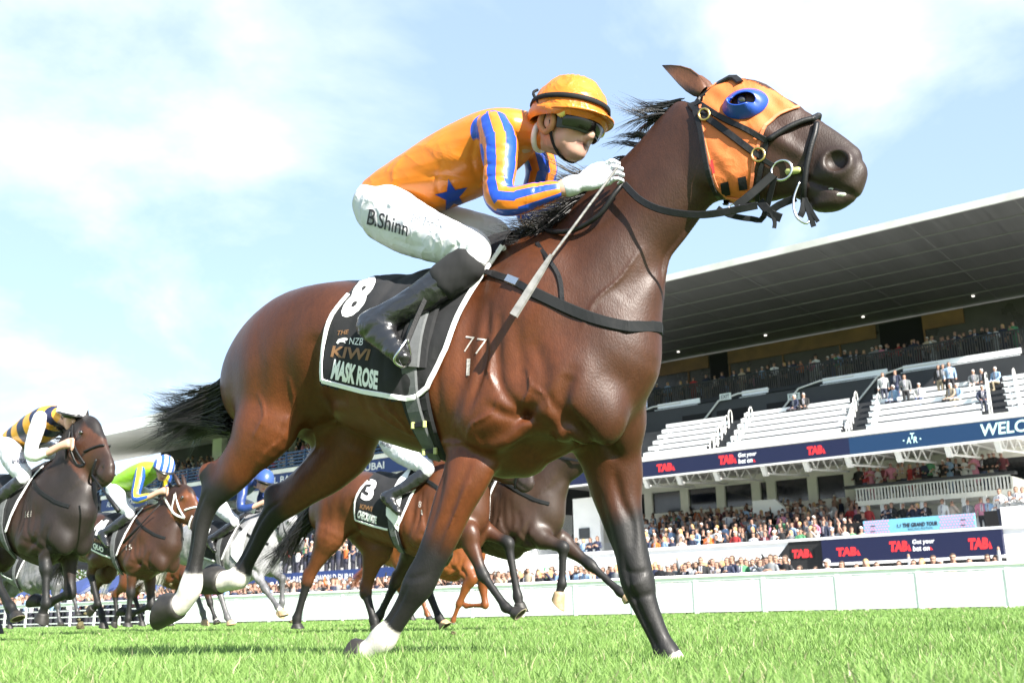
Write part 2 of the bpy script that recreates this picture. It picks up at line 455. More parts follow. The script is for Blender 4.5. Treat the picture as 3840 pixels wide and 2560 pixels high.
def text_tris(txt, subd=1, bold=0.0, shear=0.0):
    """flat triangulated text in the unit square"""
    key = (txt, subd, bold, shear)
    if key in _tcache: return _tcache[key]
    cu = bpy.data.curves.new('lettering', 'FONT'); cu.body = txt; cu.size = 1; cu.resolution_u = 3; cu.offset = bold; cu.shear = shear
    ob = bpy.data.objects.new('lettering', cu); COL.objects.link(ob)
    dg = bpy.context.evaluated_depsgraph_get(); dg.update()
    me = bpy.data.meshes.new_from_object(ob.evaluated_get(dg))
    bm = bmesh.new(); bm.from_mesh(me); bmesh.ops.triangulate(bm, faces=bm.faces)
    for _ in range(subd): bmesh.ops.subdivide_edges(bm, edges=[e for e in bm.edges if e.calc_length() > .12], cuts=1); bmesh.ops.triangulate(bm, faces=bm.faces)
    v = np.array([x.co[:2] for x in bm.verts]); f = np.array([[x.index for x in fc.verts] for fc in bm.faces])
    bm.free(); bpy.data.objects.remove(ob); bpy.data.curves.remove(cu); bpy.data.meshes.remove(me)
    v = (v - v.min(0)) / (v.max(0) - v.min(0) + 1e-9)
    _tcache[key] = (v, f); return v, f
def largest(f):
    """keep the biggest connected piece of a triangle list"""
    if len(f) == 0: return f
    par = np.arange(f.max() + 1)
    def find(a):
        while par[a] != a: par[a] = par[par[a]]; a = par[a]
        return a
    for t in f:
        a = find(t[0])
        for k in t[1:]: par[find(k)] = a
    r = np.array([find(t[0]) for t in f]); u, c = np.unique(r, return_counts=True); return f[r == u[c.argmax()]]
def packed(name, P_, f):
    f = np.asarray(f); ids, inv = np.unique(f, return_inverse=True); return mk_mesh(name, np.asarray(P_, float)[ids], inv.reshape(f.shape), False)
def decal(fr, bvh, uv, f, quad, name, mt, parent, off=.003, maxd=9):
    """map unit-square shape onto a photo-pixel quad (bl, br, tr, tl) and lay it on bvh"""
    q = np.array(quad, float); P_, ok = [], []
    for u, v in uv:
        p = q[0] * (1 - u) * (1 - v) + q[1] * u * (1 - v) + q[2] * u * v + q[3] * (1 - u) * v
        h, n = fr.hit(bvh, p[0], p[1], off); ok.append(h is not None); P_.append(h if h is not None else (0, 0, 0))
    P_ = np.array(P_, float); ok = np.array(ok); f = np.asarray(f); L = np.array([np.ptp(P_[t], 0).max() for t in f])
    f = f[ok[f].all(1) & (L < .12)]
    if name not in ('lettering', 'brand_mark'): f = largest(f)
    if len(f) == 0: return None
    return link(name, packed(name, P_, f), mt, parent)
def poly_tris(pts, n=2):
    bm = bmesh.new(); vs = [bm.verts.new((x, y, 0)) for x, y in pts]; bm.faces.new(vs)
    bmesh.ops.triangulate(bm, faces=bm.faces)
    for _ in range(n): bmesh.ops.subdivide_edges(bm, edges=bm.edges, cuts=1, use_grid_fill=True); bmesh.ops.triangulate(bm, faces=bm.faces)
    bm.verts.index_update()
    v = np.array([x.co[:2] for x in bm.verts]); f = np.array([[x.index for x in fc.verts] for fc in bm.faces]); bm.free()
    return v, f
UNIT = [(0, 0), (1, 0), (1, 1), (0, 1)]
def decal_px(fr, bvh, pts, name, mt, parent, off=.003, n=2):
    v, f = poly_tris(pts, n)
    P_ = []; ok = []
    for a, b in v:
        h, nn = fr.hit(bvh, a, b, off); ok.append(h is not None); P_.append(h if h is not None else (0, 0, 0))
    ok = np.array(ok); P_ = np.array(P_, float); f = f[ok[f].all(1)]; f = largest(f[np.array([np.ptp(P_[t], 0).max() < .09 for t in f], bool)]) if len(f) else f
    return link(name, packed(name, P_, f), mt, parent) if len(f) else None

# ------------------------------------------------------------------ the course: turf, fence, grandstands
TR = math.radians(-38.8)                      # direction of the straight
UU = np.array([math.cos(TR), math.sin(TR), 0]); VV = np.array([-math.sin(TR), math.cos(TR), 0])
def UV(px, py, v):
    p = on_plane(px, py, VV * v, VV); return p @ UU, p[2]
def SW(u, v, z=0.0): return UU * u + VV * v + np.array([0, 0, z])
def stand_empty(name, label, cat, group=None, kind=None):
    e = bpy.data.objects.new(name, None); COL.objects.link(e); e.rotation_euler = (0, 0, TR)
    e['label'] = label; e['category'] = cat
    if group: e['group'] = group
    return e
def part(mb, name, mt, parent, kind=None): return link(name, mb.mesh(name), mt, parent, kind=kind)
def bx(name, mt, parent, u0, u1, v0, v1, z0, z1, kind=None):
    mb = MB(); mb.box((u0, v0, z0), (u1, v1, z1)); return part(mb, name, mt, parent, kind)

# --- turf: ground sheet with real blades on top
def turf_material():
    m = bpy.data.materials.new('turf'); m.use_nodes = True; t = m.node_tree; b = t.nodes['Principled BSDF']; b.inputs['Roughness'].default_value = .85
    c = t.nodes.new('ShaderNodeTexCoord'); n = t.nodes.new('ShaderNodeTexNoise'); n.inputs['Scale'].default_value = 2.2; n.inputs['Detail'].default_value = 9
    t.links.new(c.outputs['Object'], n.inputs['Vector'])
    r = t.nodes.new('ShaderNodeValToRGB'); t.links.new(n.outputs[0], r.inputs[0])
    r.color_ramp.elements[0].position = .3; r.color_ramp.elements[0].color = (.085, .155, .035, 1)
    r.color_ramp.elements[1].position = .7; r.color_ramp.elements[1].color = (.14, .235, .06, 1)
    t.links.new(r.outputs[0], b.inputs['Base Color']); return m
TURF = turf_material()
def blade_material():
    m = bpy.data.materials.new('grass_blade'); m.use_nodes = True; t = m.node_tree; t.nodes.clear()
    o = t.nodes.new('ShaderNodeOutputMaterial'); d = t.nodes.new('ShaderNodeBsdfPrincipled'); tr_ = t.nodes.new('ShaderNodeBsdfTranslucent'); mx_ = t.nodes.new('ShaderNodeMixShader')
    a = t.nodes.new('ShaderNodeAttribute'); a.attribute_name = 'Col'
    t.links.new(a.outputs['Color'], d.inputs['Base Color']); t.links.new(a.outputs['Color'], tr_.inputs['Color'])
    d.inputs['Roughness'].default_value = .5; d.inputs['Specular IOR Level'].default_value = .3; mx_.inputs[0].default_value = .4
    t.links.new(d.outputs[0], mx_.inputs[1]); t.links.new(tr_.outputs[0], mx_.inputs[2]); t.links.new(mx_.outputs[0], o.inputs['Surface']); return m
BLADE = blade_material()
mb = MB()
s_ = 1500.0; mb.add([(-s_, -s_, 0), (s_, -s_, 0), (s_, s_, 0), (-s_, s_, 0)], [(0, 1, 2, 3)])
link('ground', mb.mesh('ground'), TURF, kind='structure')
def grass_patch(n, fn, hmin, hmax, w0, seed, name, label):
    rg = np.random.default_rng(seed)
    P_ = fn(rg, n); n = len(P_)
    a = rg.uniform(0, 6.283, n); h = rg.uniform(hmin, hmax, n) * np.where(rg.uniform(0, 1, n) < .06, 1.5, 1) * (1 + .35 * np.sin(P_[:, 0] * 1.7) * np.sin(P_[:, 1] * 1.3)); wd = w0 * rg.uniform(.7, 1.3, n) * (1 + P_[:, 1] * .06)
    lean = rg.uniform(.1, .75, n) * h; la = rg.uniform(0, 6.283, n) + .0
    dx, dy = np.cos(a) * wd, np.sin(a) * wd; lx, ly = np.cos(la) * lean, np.sin(la) * lean
    z = np.zeros(n)
    V = np.stack([np.stack([P_[:, 0] - dx, P_[:, 1] - dy, z], 1), np.stack([P_[:, 0] + dx, P_[:, 1] + dy, z], 1),
                  np.stack([P_[:, 0] + lx * .35 + dx * .8, P_[:, 1] + ly * .35 + dy * .8, h * .6], 1), np.stack([P_[:, 0] + lx * .35 - dx * .8, P_[:, 1] + ly * .35 - dy * .8, h * .6], 1),
                  np.stack([P_[:, 0] + lx, P_[:, 1] + ly, h * .97], 1)], 1).reshape(-1, 3)
    i0 = np.arange(n)[:, None] * 5
    q = i0 + np.array([[0, 1, 2, 3]]); tt = i0 + np.array([[3, 2, 4]])
    me = bpy.data.meshes.new(name)
    me.vertices.add(len(V)); me.vertices.foreach_set('co', V.astype(np.float32).ravel())
    me.loops.add(n * 7); me.polygons.add(n * 2)
    lv = np.concatenate([q, tt], 1).ravel(); me.loops.foreach_set('vertex_index', lv.astype(np.int32))
    ls = (np.arange(n)[:, None] * 7 + np.array([[0, 4]])).ravel(); me.polygons.foreach_set('loop_start', ls.astype(np.int32)); me.update(calc_edges=True)
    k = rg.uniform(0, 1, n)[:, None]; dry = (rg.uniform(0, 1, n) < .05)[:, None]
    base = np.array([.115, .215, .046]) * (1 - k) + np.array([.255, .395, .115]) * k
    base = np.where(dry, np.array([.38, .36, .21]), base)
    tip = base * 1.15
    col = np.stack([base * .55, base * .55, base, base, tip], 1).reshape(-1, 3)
    set_col(me, col)
    return link(name, me, BLADE, label=label, cat='grass', kind='stuff')
def fan(r0, r1, p, half=46.0):
    def f(rg, n):
        u = rg.uniform(0, 1, n); r = (r0 ** (1 - p) + u * (r1 ** (1 - p) - r0 ** (1 - p))) ** (1 / (1 - p))
        a = np.radians(rg.uniform(-half, half, n)); return np.stack([r * np.sin(a), r * np.cos(a)], 1)
    return f
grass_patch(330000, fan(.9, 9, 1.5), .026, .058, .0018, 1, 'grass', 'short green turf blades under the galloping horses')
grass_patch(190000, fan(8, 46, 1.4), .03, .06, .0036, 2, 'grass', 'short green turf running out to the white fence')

# --- white fence along the rail
FENCE_H = 1.25
_p = ray(3840, 2100); VF = float((CP + _p * ((FENCE_H - CAM_H) / _p[2])) @ VV)
WHITE = mat('white_paint', (.84, .84, .84), .55, noise=.05, nscale=3)
WHITEB = mat('white_board', (.82, .83, .84), .6, noise=.05, nscale=2)
fpu = [UV(x, 2200, VF)[0] for x in (2608, 2870, 3151, 3452, 3786)]
FS = float(np.mean(np.diff(fpu))); U0F = fpu[0]
fence = stand_empty('fence', 'long white board fence between the turf and the crowd', 'fence')
ua, ub = U0F - 26 * FS, U0F + 9 * FS
mb = MB(); n_ = 60
mb.tube([(ua, VF - .0, FENCE_H - .055), (ub, VF - .0, FENCE_H - .055)], .055, 12); link('top_rail', mb.mesh('r', True), WHITE, fence)
bx('rail_ledge', WHITE, fence, ua, ub, VF - .012, VF + .10, FENCE_H - .20, FENCE_H - .105)
brd = None; pst = None
for i in range(-26, 10):
    u = U0F + i * FS
    if i >= -13 or i % 1 == 0:
        if pst is None:
            mb = MB(); mb.box((-.07, -.012, 0), (.07, .05, FENCE_H - .10)); pst = mb.mesh('post')
        o = link('post', pst, WHITE, fence); o.location = (u, VF - .008, 0)
    if i >= -13:
        if brd is None:
            mb = MB(); mb.box((.085, -.012, .001), (FS - .085, .012, .1208)); brd = mb.mesh('board')
        for k in range(8):
            o = link('board', brd, WHITEB, fence); o.location = (u, VF + .012, .06 + k * .122)
    else:
        if i == -14 or i < -13:
            mb = MB()
            for k in range(3): mb.box((.08, -.01, .12 + k * .33), (FS - .08, .012, .17 + k * .33))
            o = part(mb, 'wire_panel', WHITEB, fence); o.location = (u, VF + .01, 0)

fc_ = bx('forecourt', mat('concrete_paving', (.34, .33, .31), .85, noise=.15, nscale=.6), None, -260, 120, VF + .12, VF + 120, -.3, .012, kind='structure'); fc_.rotation_euler = (0, 0, TR)
# --- right-hand grandstand ---------------------------------------------------
CREAM = mat('cream_concrete', (.84, .82, .76), .8, noise=.10, nscale=.8)
PALEW = mat('pale_render', (.80, .80, .79), .75, noise=.06, nscale=1.0)
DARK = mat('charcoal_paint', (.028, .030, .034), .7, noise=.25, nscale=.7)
ROOFD = mat('dark_roof_sheet', (.115, .115, .117), .62, noise=.2, nscale=.5, bump=.5, bscale=2.0, stretch=(12, .2, 1))
GLASSD = mat('dark_glass', (.012, .014, .016), .08, spec=.8, noise=.3, nscale=.4)
BENCHW = mat('bench_white', (.78, .79, .80), .5)
BRONZEP = mat('bronze_panel', (.16, .085, .03), .6, noise=.3, nscale=.8)
STEELW = mat('white_steel', (.66, .66, .64), .5)
LEDN = glowmat('led_navy', (.003, .0055, .034), .15); LEDT = glowmat('led_teal', (.003, .025, .075), .2)
LEDR = glowmat('led_red', (.62, .02, .025), .3); LEDW = glowmat('led_white', (.70, .72, .74), .3)
LEDC = glowmat('led_mint', (.42, .62, .58), .3)
BLACKW = mat('black_cladding', (.012, .012, .013), .7, noise=.2, nscale=2, bump=.6, bscale=3, stretch=(14, 1, 1))
BANB = mat('banner_blue', (.17, .46, .62), .6); BANP = mat('banner_pink', (.60, .33, .50), .6); INKD = mat('banner_ink', (.02, .02, .035), .6)
V1, VB, VC, VR = 48.5, 58.0, 50.5, 54.0
gs = stand_empty('grandstand', 'dark-roofed grandstand with white benches and a packed terrace', 'grandstand')
uL = UV(2090, 1900, VB)[0]; uR = UV(4300, 1900, V1)[0]
# lower facade wall with window strip
zt = UV(2500, 1822, VB)[1]; zwt = UV(2500, 1842, VB)[1]; zwb = UV(2500, 1921, VB)[1]
bx('facade_wall', CREAM, gs, uL, uR, VB, VB + .4, 3.5, zwb); bx('facade_wall', CREAM, gs, uL, uR, VB + .01, VB + .4, zwt, zt + .6)
wx = [2130, 2432, 2568, 2704, 2838, 2896, 3052, 3192, 3328, 3440, 3600, 3760, 3900, 4050]
us = [UV(x, 1880, VB)[0] for x in wx]
for a, b in zip(us[:-1], us[1:]):
    bx('mullion', CREAM, gs, a - .28, a + .28, VB - .04, VB + .36, zwb, zwt)
    f = bx('window', GLASSD, gs, a + .28, b - .28, VB + .12, VB + .2, zwb, zwt)
bx('window_blind', mat('blind_grey', (.10, .11, .13), .7), gs, us[1], us[-1], VB + .21, VB + .24, zwb, zwb + (zwt - zwb) * .42)
# terrace: stepped floor behind the front wall
zW = UV(2700, 2047, V1)[1]
FLOOR0 = zW - 1.05
for k in range(7):
    bx('terrace_step', PALEW, gs, uL, uR, V1 + .3 + k * 1.25, V1 + .3 + (k + 1) * 1.25 + (.0 if k < 6 else .6), 0, FLOOR0 + k * .36)
def terrace_floor(k): return V1 + .3 + (k + .5) * 1.25, FLOOR0 + k * .36
bx('front_wall', PALEW, gs, uL, UV(2960, 2060, V1)[0], V1, V1 + .25, 0.9, zW); bx('wall_coping', WHITE, gs, uL, uR, V1 - .08, V1 + .32, zW, zW + .12)
uK0, uK1, uK2 = UV(2960, 2080, V1)[0], UV(3092, 2080, V1)[0], UV(3768, 2040, V1)[0]
bx('black_cladding', BLACKW, gs, uK0, uK1, V1 - .02, V1 + .25, .1, zW); bx('front_wall', DARK, gs, uK1, uK2, V1 + .02, V1 + .25, .1, zW)
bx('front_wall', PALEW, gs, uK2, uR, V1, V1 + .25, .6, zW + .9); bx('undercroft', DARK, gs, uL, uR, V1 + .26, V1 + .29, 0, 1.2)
# awning panel leaning from the white wall
mb = MB(); a0, a1 = UV(2800, 2100, V1 - .6)[0], uK0
mb.add([(a0, V1 - .05, 1.0), (uK0, V1 - .05, zW - .1), (uK0, V1 - .05, .3), (a0, V1 - .05, .3)], [(0, 1, 2, 3)]); 
mb2 = MB(); mb2.quadbox((a0, V1 - .04, 1.0), (uK0, V1 - .04, zW - .06), (uK0, V1 - .04, .25), (a0, V1 - .04, .25), (0, .03, 0)); part(mb2, 'black_cladding', BLACKW, gs)
# stair wall on the facade
q0, q1, q2 = UV(2822, 1900, VB - 3)[0], UV(2905, 1880, VB - 3)[0], UV(3010, 1935, VB - 3)[0]
zA, zB, zC = UV(2822, 1877, VB - 3)[1], UV(2962, 1921, VB - 3)[1], UV(2822, 1960, VB - 3)[1]
mb = MB(); pts = [(q0, zC - 1.5), (q2, zC - 1.5), (q2, zB), (UV(2962, 1921, VB - 3)[0], zB), (q1, zA), (q0, zA)]
n_ = len(pts); mb.add([(a, VB - 3, b) for a, b in pts] + [(a, VB - 2.7, b) for a, b in pts], [tuple(range(n_))] + [tuple(range(2 * n_ - 1, n_ - 1, -1))] + [(i, (i + 1) % n_ + 0, (i + 1) % n_ + n_, i + n_)[::-1] for i in range(n_)])
part(mb, 'stair_wall', PALEW, gs)
# soffit, trusses and the LED band
zLb, zLt = UV(2417, 1790, VC)[1], UV(2417, 1734, VC)[1]
bx('upper_deck', CREAM, gs, uL, uR, VC + .1, VB + 12, zLb + .9, zLb + 1.15); bx('soffit', mat('soffit_grey', (.62, .61, .58), .8), gs, uL, uR, VC + .5, VB, zLb + .55, zLb + .6)
for i, x in enumerate((2415, 2540, 2680, 2860, 3020, 3180, 3370, 3560, 3750)):
    u = UV(x, 1750, VC)[0]; mb = MB()
    mb.quadbox((u - .12, VC - .1, zLb - .05), (u + .12, VC - .1, zLb - .05), (u + .12, VC + .2, zLb - .55), (u - .12, VC + .2, zLb - .55), (0, .25, 0))
    mb.tube([(u, VC + .4, zLb - .42), (u, VC + 5.5, zLb - .1)], .06, 6); mb.tube([(u, VC + .2, zLb + .4), (u, VB, zLb + .5)], .07, 6)
    for k in range(3):
        v0 = VC + .5 + k * 1.5; mb.tube([(u, v0, zLb + .4), (u, v0 + .75, zLb - .38 + .1 * k), (u, v0 + 1.5, zLb + .42)], .045, 5)
    part(mb, 'truss', STEELW, gs)
# benches on the upper tier, in bays between stairs
bays = [(2400, 2640), (2715, 3150), (3245, 3690), (3790, 4200)]
NR = 6; SV, SZ = VC + .9, zLt + .35
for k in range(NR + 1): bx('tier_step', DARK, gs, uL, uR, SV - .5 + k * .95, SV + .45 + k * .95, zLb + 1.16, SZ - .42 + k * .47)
for (xa, xb) in bays:
    for k in range(NR):
        v = SV + k * .95; z = SZ + k * .47
        ya = 1650; ua_, ub_ = UV(xa, ya, SV)[0] - k * .25, UV(xb, ya, SV)[0] - k * .25
        if k in (2, 4): ub_ += .4
        nseg = max(1, int((ub_ - ua_) / 3.6)); L = (ub_ - ua_) / nseg
        for j in range(nseg):
            mb = MB(); a, b = ua_ + j * L + .02, ua_ + (j + 1) * L - .02
            mb.box((a, v - .12, z - .03), (b, v + .16, z + .015)); mb.box((a, v + .24, z + .15), (b, v + .27, z + .36))
            for q in (a + .3, b - .3): mb.box((q - .03, v - .05, z - .42), (q + .03, v + .28, z - .03))
            part(mb, 'bench', BENCHW, gs)
    # hooped handrails on the stairs beside the bay
    for k in range(NR):
        for off in (.45, 1.75):
            u = UV(xb, 1650, SV)[0] - k * .25 + off; v = SV + k * .95; z = SZ + k * .47
            mb = MB(); mb.tube(cr_resample([(u, v - .2, z - .4), (u, v - .2, z + .35), (u, v, z + .62), (u, v + .2, z + .5), (u, v + .2, z - .1)], 3), .03, 5); part(mb, 'handrail', STEELW, gs)
# dark rear wall of the tier, vomitories, second strip of benches
vT = SV + NR * .95 + .5; zT = SZ + NR * .47 - .42
VU = 63.0; zU0, zU1 = UV(2500, 1520, VU)[1], UV(2500, 1453, VU)[1]
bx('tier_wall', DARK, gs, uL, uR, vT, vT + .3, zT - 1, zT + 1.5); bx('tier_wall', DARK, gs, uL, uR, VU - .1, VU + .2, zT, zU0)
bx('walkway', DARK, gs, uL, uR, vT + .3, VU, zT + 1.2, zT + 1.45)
for x0, x1 in ((2440, 2600), (2760, 2860), (3070, 3320), (3380, 3840)):
    a, b = UV(x0, 1500, vT)[0], UV(x1, 1500, vT)[0]
    mb = MB(); mb.box((a, vT + .4, zT + 1.55), (b, vT + .75, zT + 1.62)); mb.box((a, vT + .8, zT + 1.75), (b, vT + .85, zT + 2.05)); part(mb, 'bench', BENCHW, gs)
    a2 = a - 2.0; mb = MB(); mb.tube([(a2 - 1.2, vT - .2, zT - .6), (a2 + .9, vT - .1, zT + 1.5), (a2 + 2.2, vT - .1, zT + 1.75), (a2 + 4.2, vT - .1, zT + 1.75)], .05, 6); part(mb, 'handrail', STEELW, gs)
for x0 in (2560, 2690, 2880, 3290):
    a = UV(x0, 1560, vT)[0]; bx('vomitory', mat('void_black', (.006, .006, .007), .9), gs, a, a + 2.0, vT - .06, vT - .02, zT - .9, zT + .9)
for x0 in (2700, 2955):
    a, z_ = UV(x0, 1490, vT - .1); o = bx('exit_sign', mat('exit_plate', (.55, .60, .58), .6), gs, a, a + .75, vT - .14, vT - .10, z_ - .2, z_ + .2)
    uv, f = text_tris('EXIT', 0, .02); me = mk_mesh('lettering', np.stack([a + .1 + uv[:, 0] * .55, np.full(len(uv), vT - .145), z_ - .12 + uv[:, 1] * .24], 1), f, False); link('lettering', me, INKD, o)
# upper balcony
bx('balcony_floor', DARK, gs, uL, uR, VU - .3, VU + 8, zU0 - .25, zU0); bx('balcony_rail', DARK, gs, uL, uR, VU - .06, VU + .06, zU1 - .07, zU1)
BAY = 4.0; nb = int((uR - uL) / BAY); bal = None
mb = MB()
for k in range(28): mb.box((k * BAY / 28, -.03, 0), (k * BAY / 28 + .07, .03, zU1 - zU0 - .07))
bal = mb.mesh('balustrade')
for i in range(nb):
    o = link('balustrade', bal, mat('charcoal_rail', (.045, .040, .038), .6), gs); o.location = (uL + i * BAY, VU, zU0)
# window wall at the back of the balcony
VW = 70.0; zR = UV(2500, 1358, VW)[1]
bx('rear_wall', mat('smoked_glass', (.045, .042, .032), .3, noise=.3, nscale=.6), gs, uL, uR, VW, VW + .3, zU0 - .2, zR)
for x0, x1 in ((2400, 2660), (2735, 3300), (3480, 3640)):
    bx('bronze_header', BRONZEP, gs, UV(x0, 1380, VW)[0], UV(x1, 1380, VW)[0], VW - .12, VW - .02, zR - 1.0, zR - .05)
    for q in np.arange(UV(x0, 1380, VW)[0], UV(x1, 1380, VW)[0], 4.2): bx('window_frame', BRONZEP, gs, q, q + .1, VW - .1, VW - .02, zU0, zR - 1.0)
bx('doorway', MATS['void_black'], gs, UV(2665, 1380, VW)[0], UV(2730, 1380, VW)[0], VW - .06, VW - .02, zU0, zR - .1); bx('doorway', MATS['void_black'], gs, UV(3305, 1300, VW)[0], UV(3475, 1300, VW)[0], VW - .06, VW - .02, zU0, zR - .1)
# roof: soffit sheets and lines, white fascia along the front
zF = UV(2487, 1057, VR)[1]
mb = MB(); mb.quadbox((uL - 3, VR, zF), (uR, VR, zF), (uR, VW + 3, zR + .02), (uL - 3, VW + 3, zR + .02), (0, 0, .3)); part(mb, 'roof', ROOFD, gs)
mb = MB(); mb.quadbox((uL - 3, VR - .15, zF - .05), (uR, VR - .15, zF - .05), (uR, VR - .15, zF + .33), (uL - 3, VR - .15, zF + .33), (0, .14, 0)); part(mb, 'fascia', mat('fascia_pale', (.50, .50, .48), .7, noise=.2, nscale=.6), gs)
SEAM = mat('roof_seam', (.16, .16, .16), .7)
for k in range(1, 7):
    t = k / 7.0; v = VR + (VW - VR) * t; z = zF + (zR - zF) * (v - VR) / (VW + 3 - VR) - .03; bx('roof_batten', SEAM, gs, uL - 3, uR, v - .04, v + .04, z - .02, z + .03)
for u in np.arange(uL, uR, 5.2):
    mb = MB(); mb.quadbox((u, VR, zF - .025), (u + .07, VR, zF - .025), (u + .07, VW, zF + (zR - zF) * (VW - VR) / (VW + 3 - VR) - .025), (u, VW, zF + (zR - zF) * (VW - VR) / (VW + 3 - VR) - .025), (0, 0, .02)); part(mb, 'roof_batten', SEAM, gs)
DL = glowmat('downlight', (1.0, .95, .85), .7)
for k in range(5):
    mb = MB(); u = uL + 4 + k * 7.0; mb.box((u, 68, zF + (zR - zF) * .72 - .12), (u + .14, 68.14, zF + (zR - zF) * .72 - .06)); part(mb, 'downlight', DL, gs)
# lower balcony with white balusters
VLB = 55.0; b0, b1 = UV(3206, 1850, VLB)[0], UV(3790, 1800, VLB)[0]; zb1, zb0 = UV(3300, 1812, VLB)[1], UV(3300, 1888, VLB)[1]
bal2 = stand_empty('balcony', 'cream balcony with white balusters above the blue festival banner', 'balcony')
bx('floor', CREAM, bal2, b0, b1, VLB, VB - .02, zb0, zb0 + .20); bx('fascia_board', CREAM, bal2, b0 - .02, b1 + .02, VLB - .05, VLB - .005, zb0 - .03, zb0 + .22); bx('hand_rail', DARK, bal2, b0 - .5, b1 + .3, VLB - .3, VLB + .2, zb1 - .13, zb1)
bx('lower_rail', PALEW, bal2, b0, b1, VLB - .02, VLB + .06, zb1 - .21, zb1 - .135)
bu = MB(); bu.box((0, 0, 0), (.075, .04, zb1 - zb0 - .42)); bum = bu.mesh('baluster')
for u in np.arange(b0 + .05, b1, .165):
    o = link('baluster', bum, PALEW, bal2); o.location = (u, VLB, zb0 + .21)
for u in np.linspace(b0 + .3, b1 - .3, 8): bx('pillar', PALEW, bal2, u - .09, u + .09, VLB + .1, VLB + .28, FLOOR0 + 1.5, zb0)
bx('side_panel', CREAM, bal2, b1, b1 + .1, VLB - .02, VB - .1, zb0, zb1 - .22)
# --- signs
def sign(name, label, corners_px, v, th, mt, kind='sign'):
    (x0, y0), (x1, y1) = corners_px
    a, z1 = UV(x0, y0, v); b, z0 = UV(x1, y1, v)
    o = stand_empty(name, label, kind); bx('panel', mt, o, a, b, v - th, v, z0, z1); return o, a, b, z0, z1
def sign_text(o, txt, quad, v, mt, bold=.0, shear=0.0, name='lettering'):
    """quad: photo pixels bl br tr tl, laid on plane v"""
    uv, f = text_tris(txt, 0, bold, shear) if isinstance(txt, str) else txt
    c = np.array([UV(x, y, v) for x, y in quad])
    q = c[0] * ((1 - uv[:, :1]) * (1 - uv[:, 1:])) + c[1] * (uv[:, :1] * (1 - uv[:, 1:])) + c[2] * (uv[:, :1] * uv[:, 1:]) + c[3] * ((1 - uv[:, :1]) * uv[:, 1:])
    me = mk_mesh('lettering', np.stack([q[:, 0], np.full(len(q), v), q[:, 1]], 1), f, False); return link(name, me, mt, o)
def tab_logo(o, x, w_, f0, f1, v):
    sign_text(o, 'TAB', bandq(x, x + w_ * .84, f0, f1), v, LEDR, .07); sign_text(o, (np.array([(0, 0), (1, 0), (0.1, 1.0)]), [(0, 1, 2)]), bandq(x + w_ * .86, x + w_, f0 + .3 * (f1 - f0), f1), v, LEDR, name='logo_mark')
def y_at(x, v, z):
    a, b = 1500.0, 2200.0
    for _ in range(3):
        za_, zb_ = UV(x, a, v)[1], UV(x, b, v)[1]; m = a + (z - za_) * (b - a) / (zb_ - za_); a, b = m, m + 5
    return m
def band_y(x, top): return y_at(x, VC - .16, zLt if top else zLb)
# long LED band: navy part then teal part
uA, uB, uC = UV(2090, 1800, VC)[0], UV(3190, 1680, VC)[0], UV(4250, 1600, VC)[0]
ledA = stand_empty('led_banner', 'navy LED band with red lettering below the white benches', 'banner'); bx('panel', LEDN, ledA, uA, uB, VC - .15, VC, zLb, zLt)
ledB = stand_empty('led_banner', 'teal LED welcome band below the white benches', 'banner'); bx('panel', LEDT, ledB, uB, uC, VC - .15, VC, zLb, zLt)
bx('trim', STEELW, ledA, uA, uC, VC - .18, VC + .02, zLb - .1, zLb - .003)
def bandq(x0, x1, f0, f1):
    def y(x, f): return band_y(x, 1) + (band_y(x, 0) - band_y(x, 1)) * f
    return [(x0, y(x0, f1)), (x1, y(x1, f1)), (x1, y(x1, f0)), (x0, y(x0, f0))]
for x in (2462, 3026): tab_logo(ledA, x, 70, .24, .76, VC - .16)
tab_logo(ledA, 2695, 68, .16, .74, VC - .16)
sign_text(ledA, 'Get your', bandq(2768, 2836, .14, .48), VC - .16, LEDW, .02); sign_text(ledA, 'bet on', bandq(2770, 2822, .50, .80), VC - .16, LEDW, .02)
sign_text(ledA, (np.array([(0, 0), (1, 0), (0.1, 1.0)]), [(0, 1, 2)]), bandq(2825, 2834, .60, .80), VC - .16, LEDR, name='logo_mark')
sign_text(ledB, 'A', bandq(3400, 3417, .38, .74), VC - .16, LEDC, .02); sign_text(ledB, 'T', bandq(3412, 3428, .16, .52), VC - .16, LEDC, .02); sign_text(ledB, 'R', bandq(3426, 3441, .38, .74), VC - .16, LEDC, .02)
for x in (3386, 3449): sign_text(ledB, (np.array([(0, 0), (1, 0), (1, 1), (0, 1.0)]), [(0, 1, 2, 3)]), bandq(x, x + 5, .50, .58), VC - .16, LEDC, name='dot')
sign_text(ledB, 'WELCOME', bandq(3675, 3985, .13, .80), VC - .16, LEDC, .02)
# ground-level LED wall
zLW = UV(3200, 2106, V1)[1]
def lw(x, f): 
    y1 = y_at(x, V1 - .26, zW - .03); y0 = y_at(x, V1 - .26, zLW); return y1 + (y0 - y1) * f
def lwq(x0, x1, f0, f1): return [(x0, lw(x0, f1)), (x1, lw(x1, f1)), (x1, lw(x1, f0)), (x0, lw(x0, f0))]
ledC = stand_empty('led_screen', 'navy LED screen wall with red lettering behind the rail crowd', 'screen')
bx('panel', LEDN, ledC, uK1, uK2, V1 - .25, V1 - .03, UV(3200, 2106, V1)[1], zW - .03)
bx('trim', WHITE, ledC, uK1, uK2, V1 - .27, V1 - .05, UV(3200, 2106, V1)[1] - .12, UV(3200, 2106, V1)[1] - .003)
def tabw(o, x, w_, f0, f1, v):
    sign_text(o, 'TAB', lwq(x, x + w_ * .84, f0, f1), v, LEDR, .07); sign_text(o, (np.array([(0, 0), (1, 0), (0.1, 1.0)]), [(0, 1, 2)]), lwq(x + w_ * .86, x + w_, f0 + .3 * (f1 - f0), f1), v, LEDR, name='logo_mark')
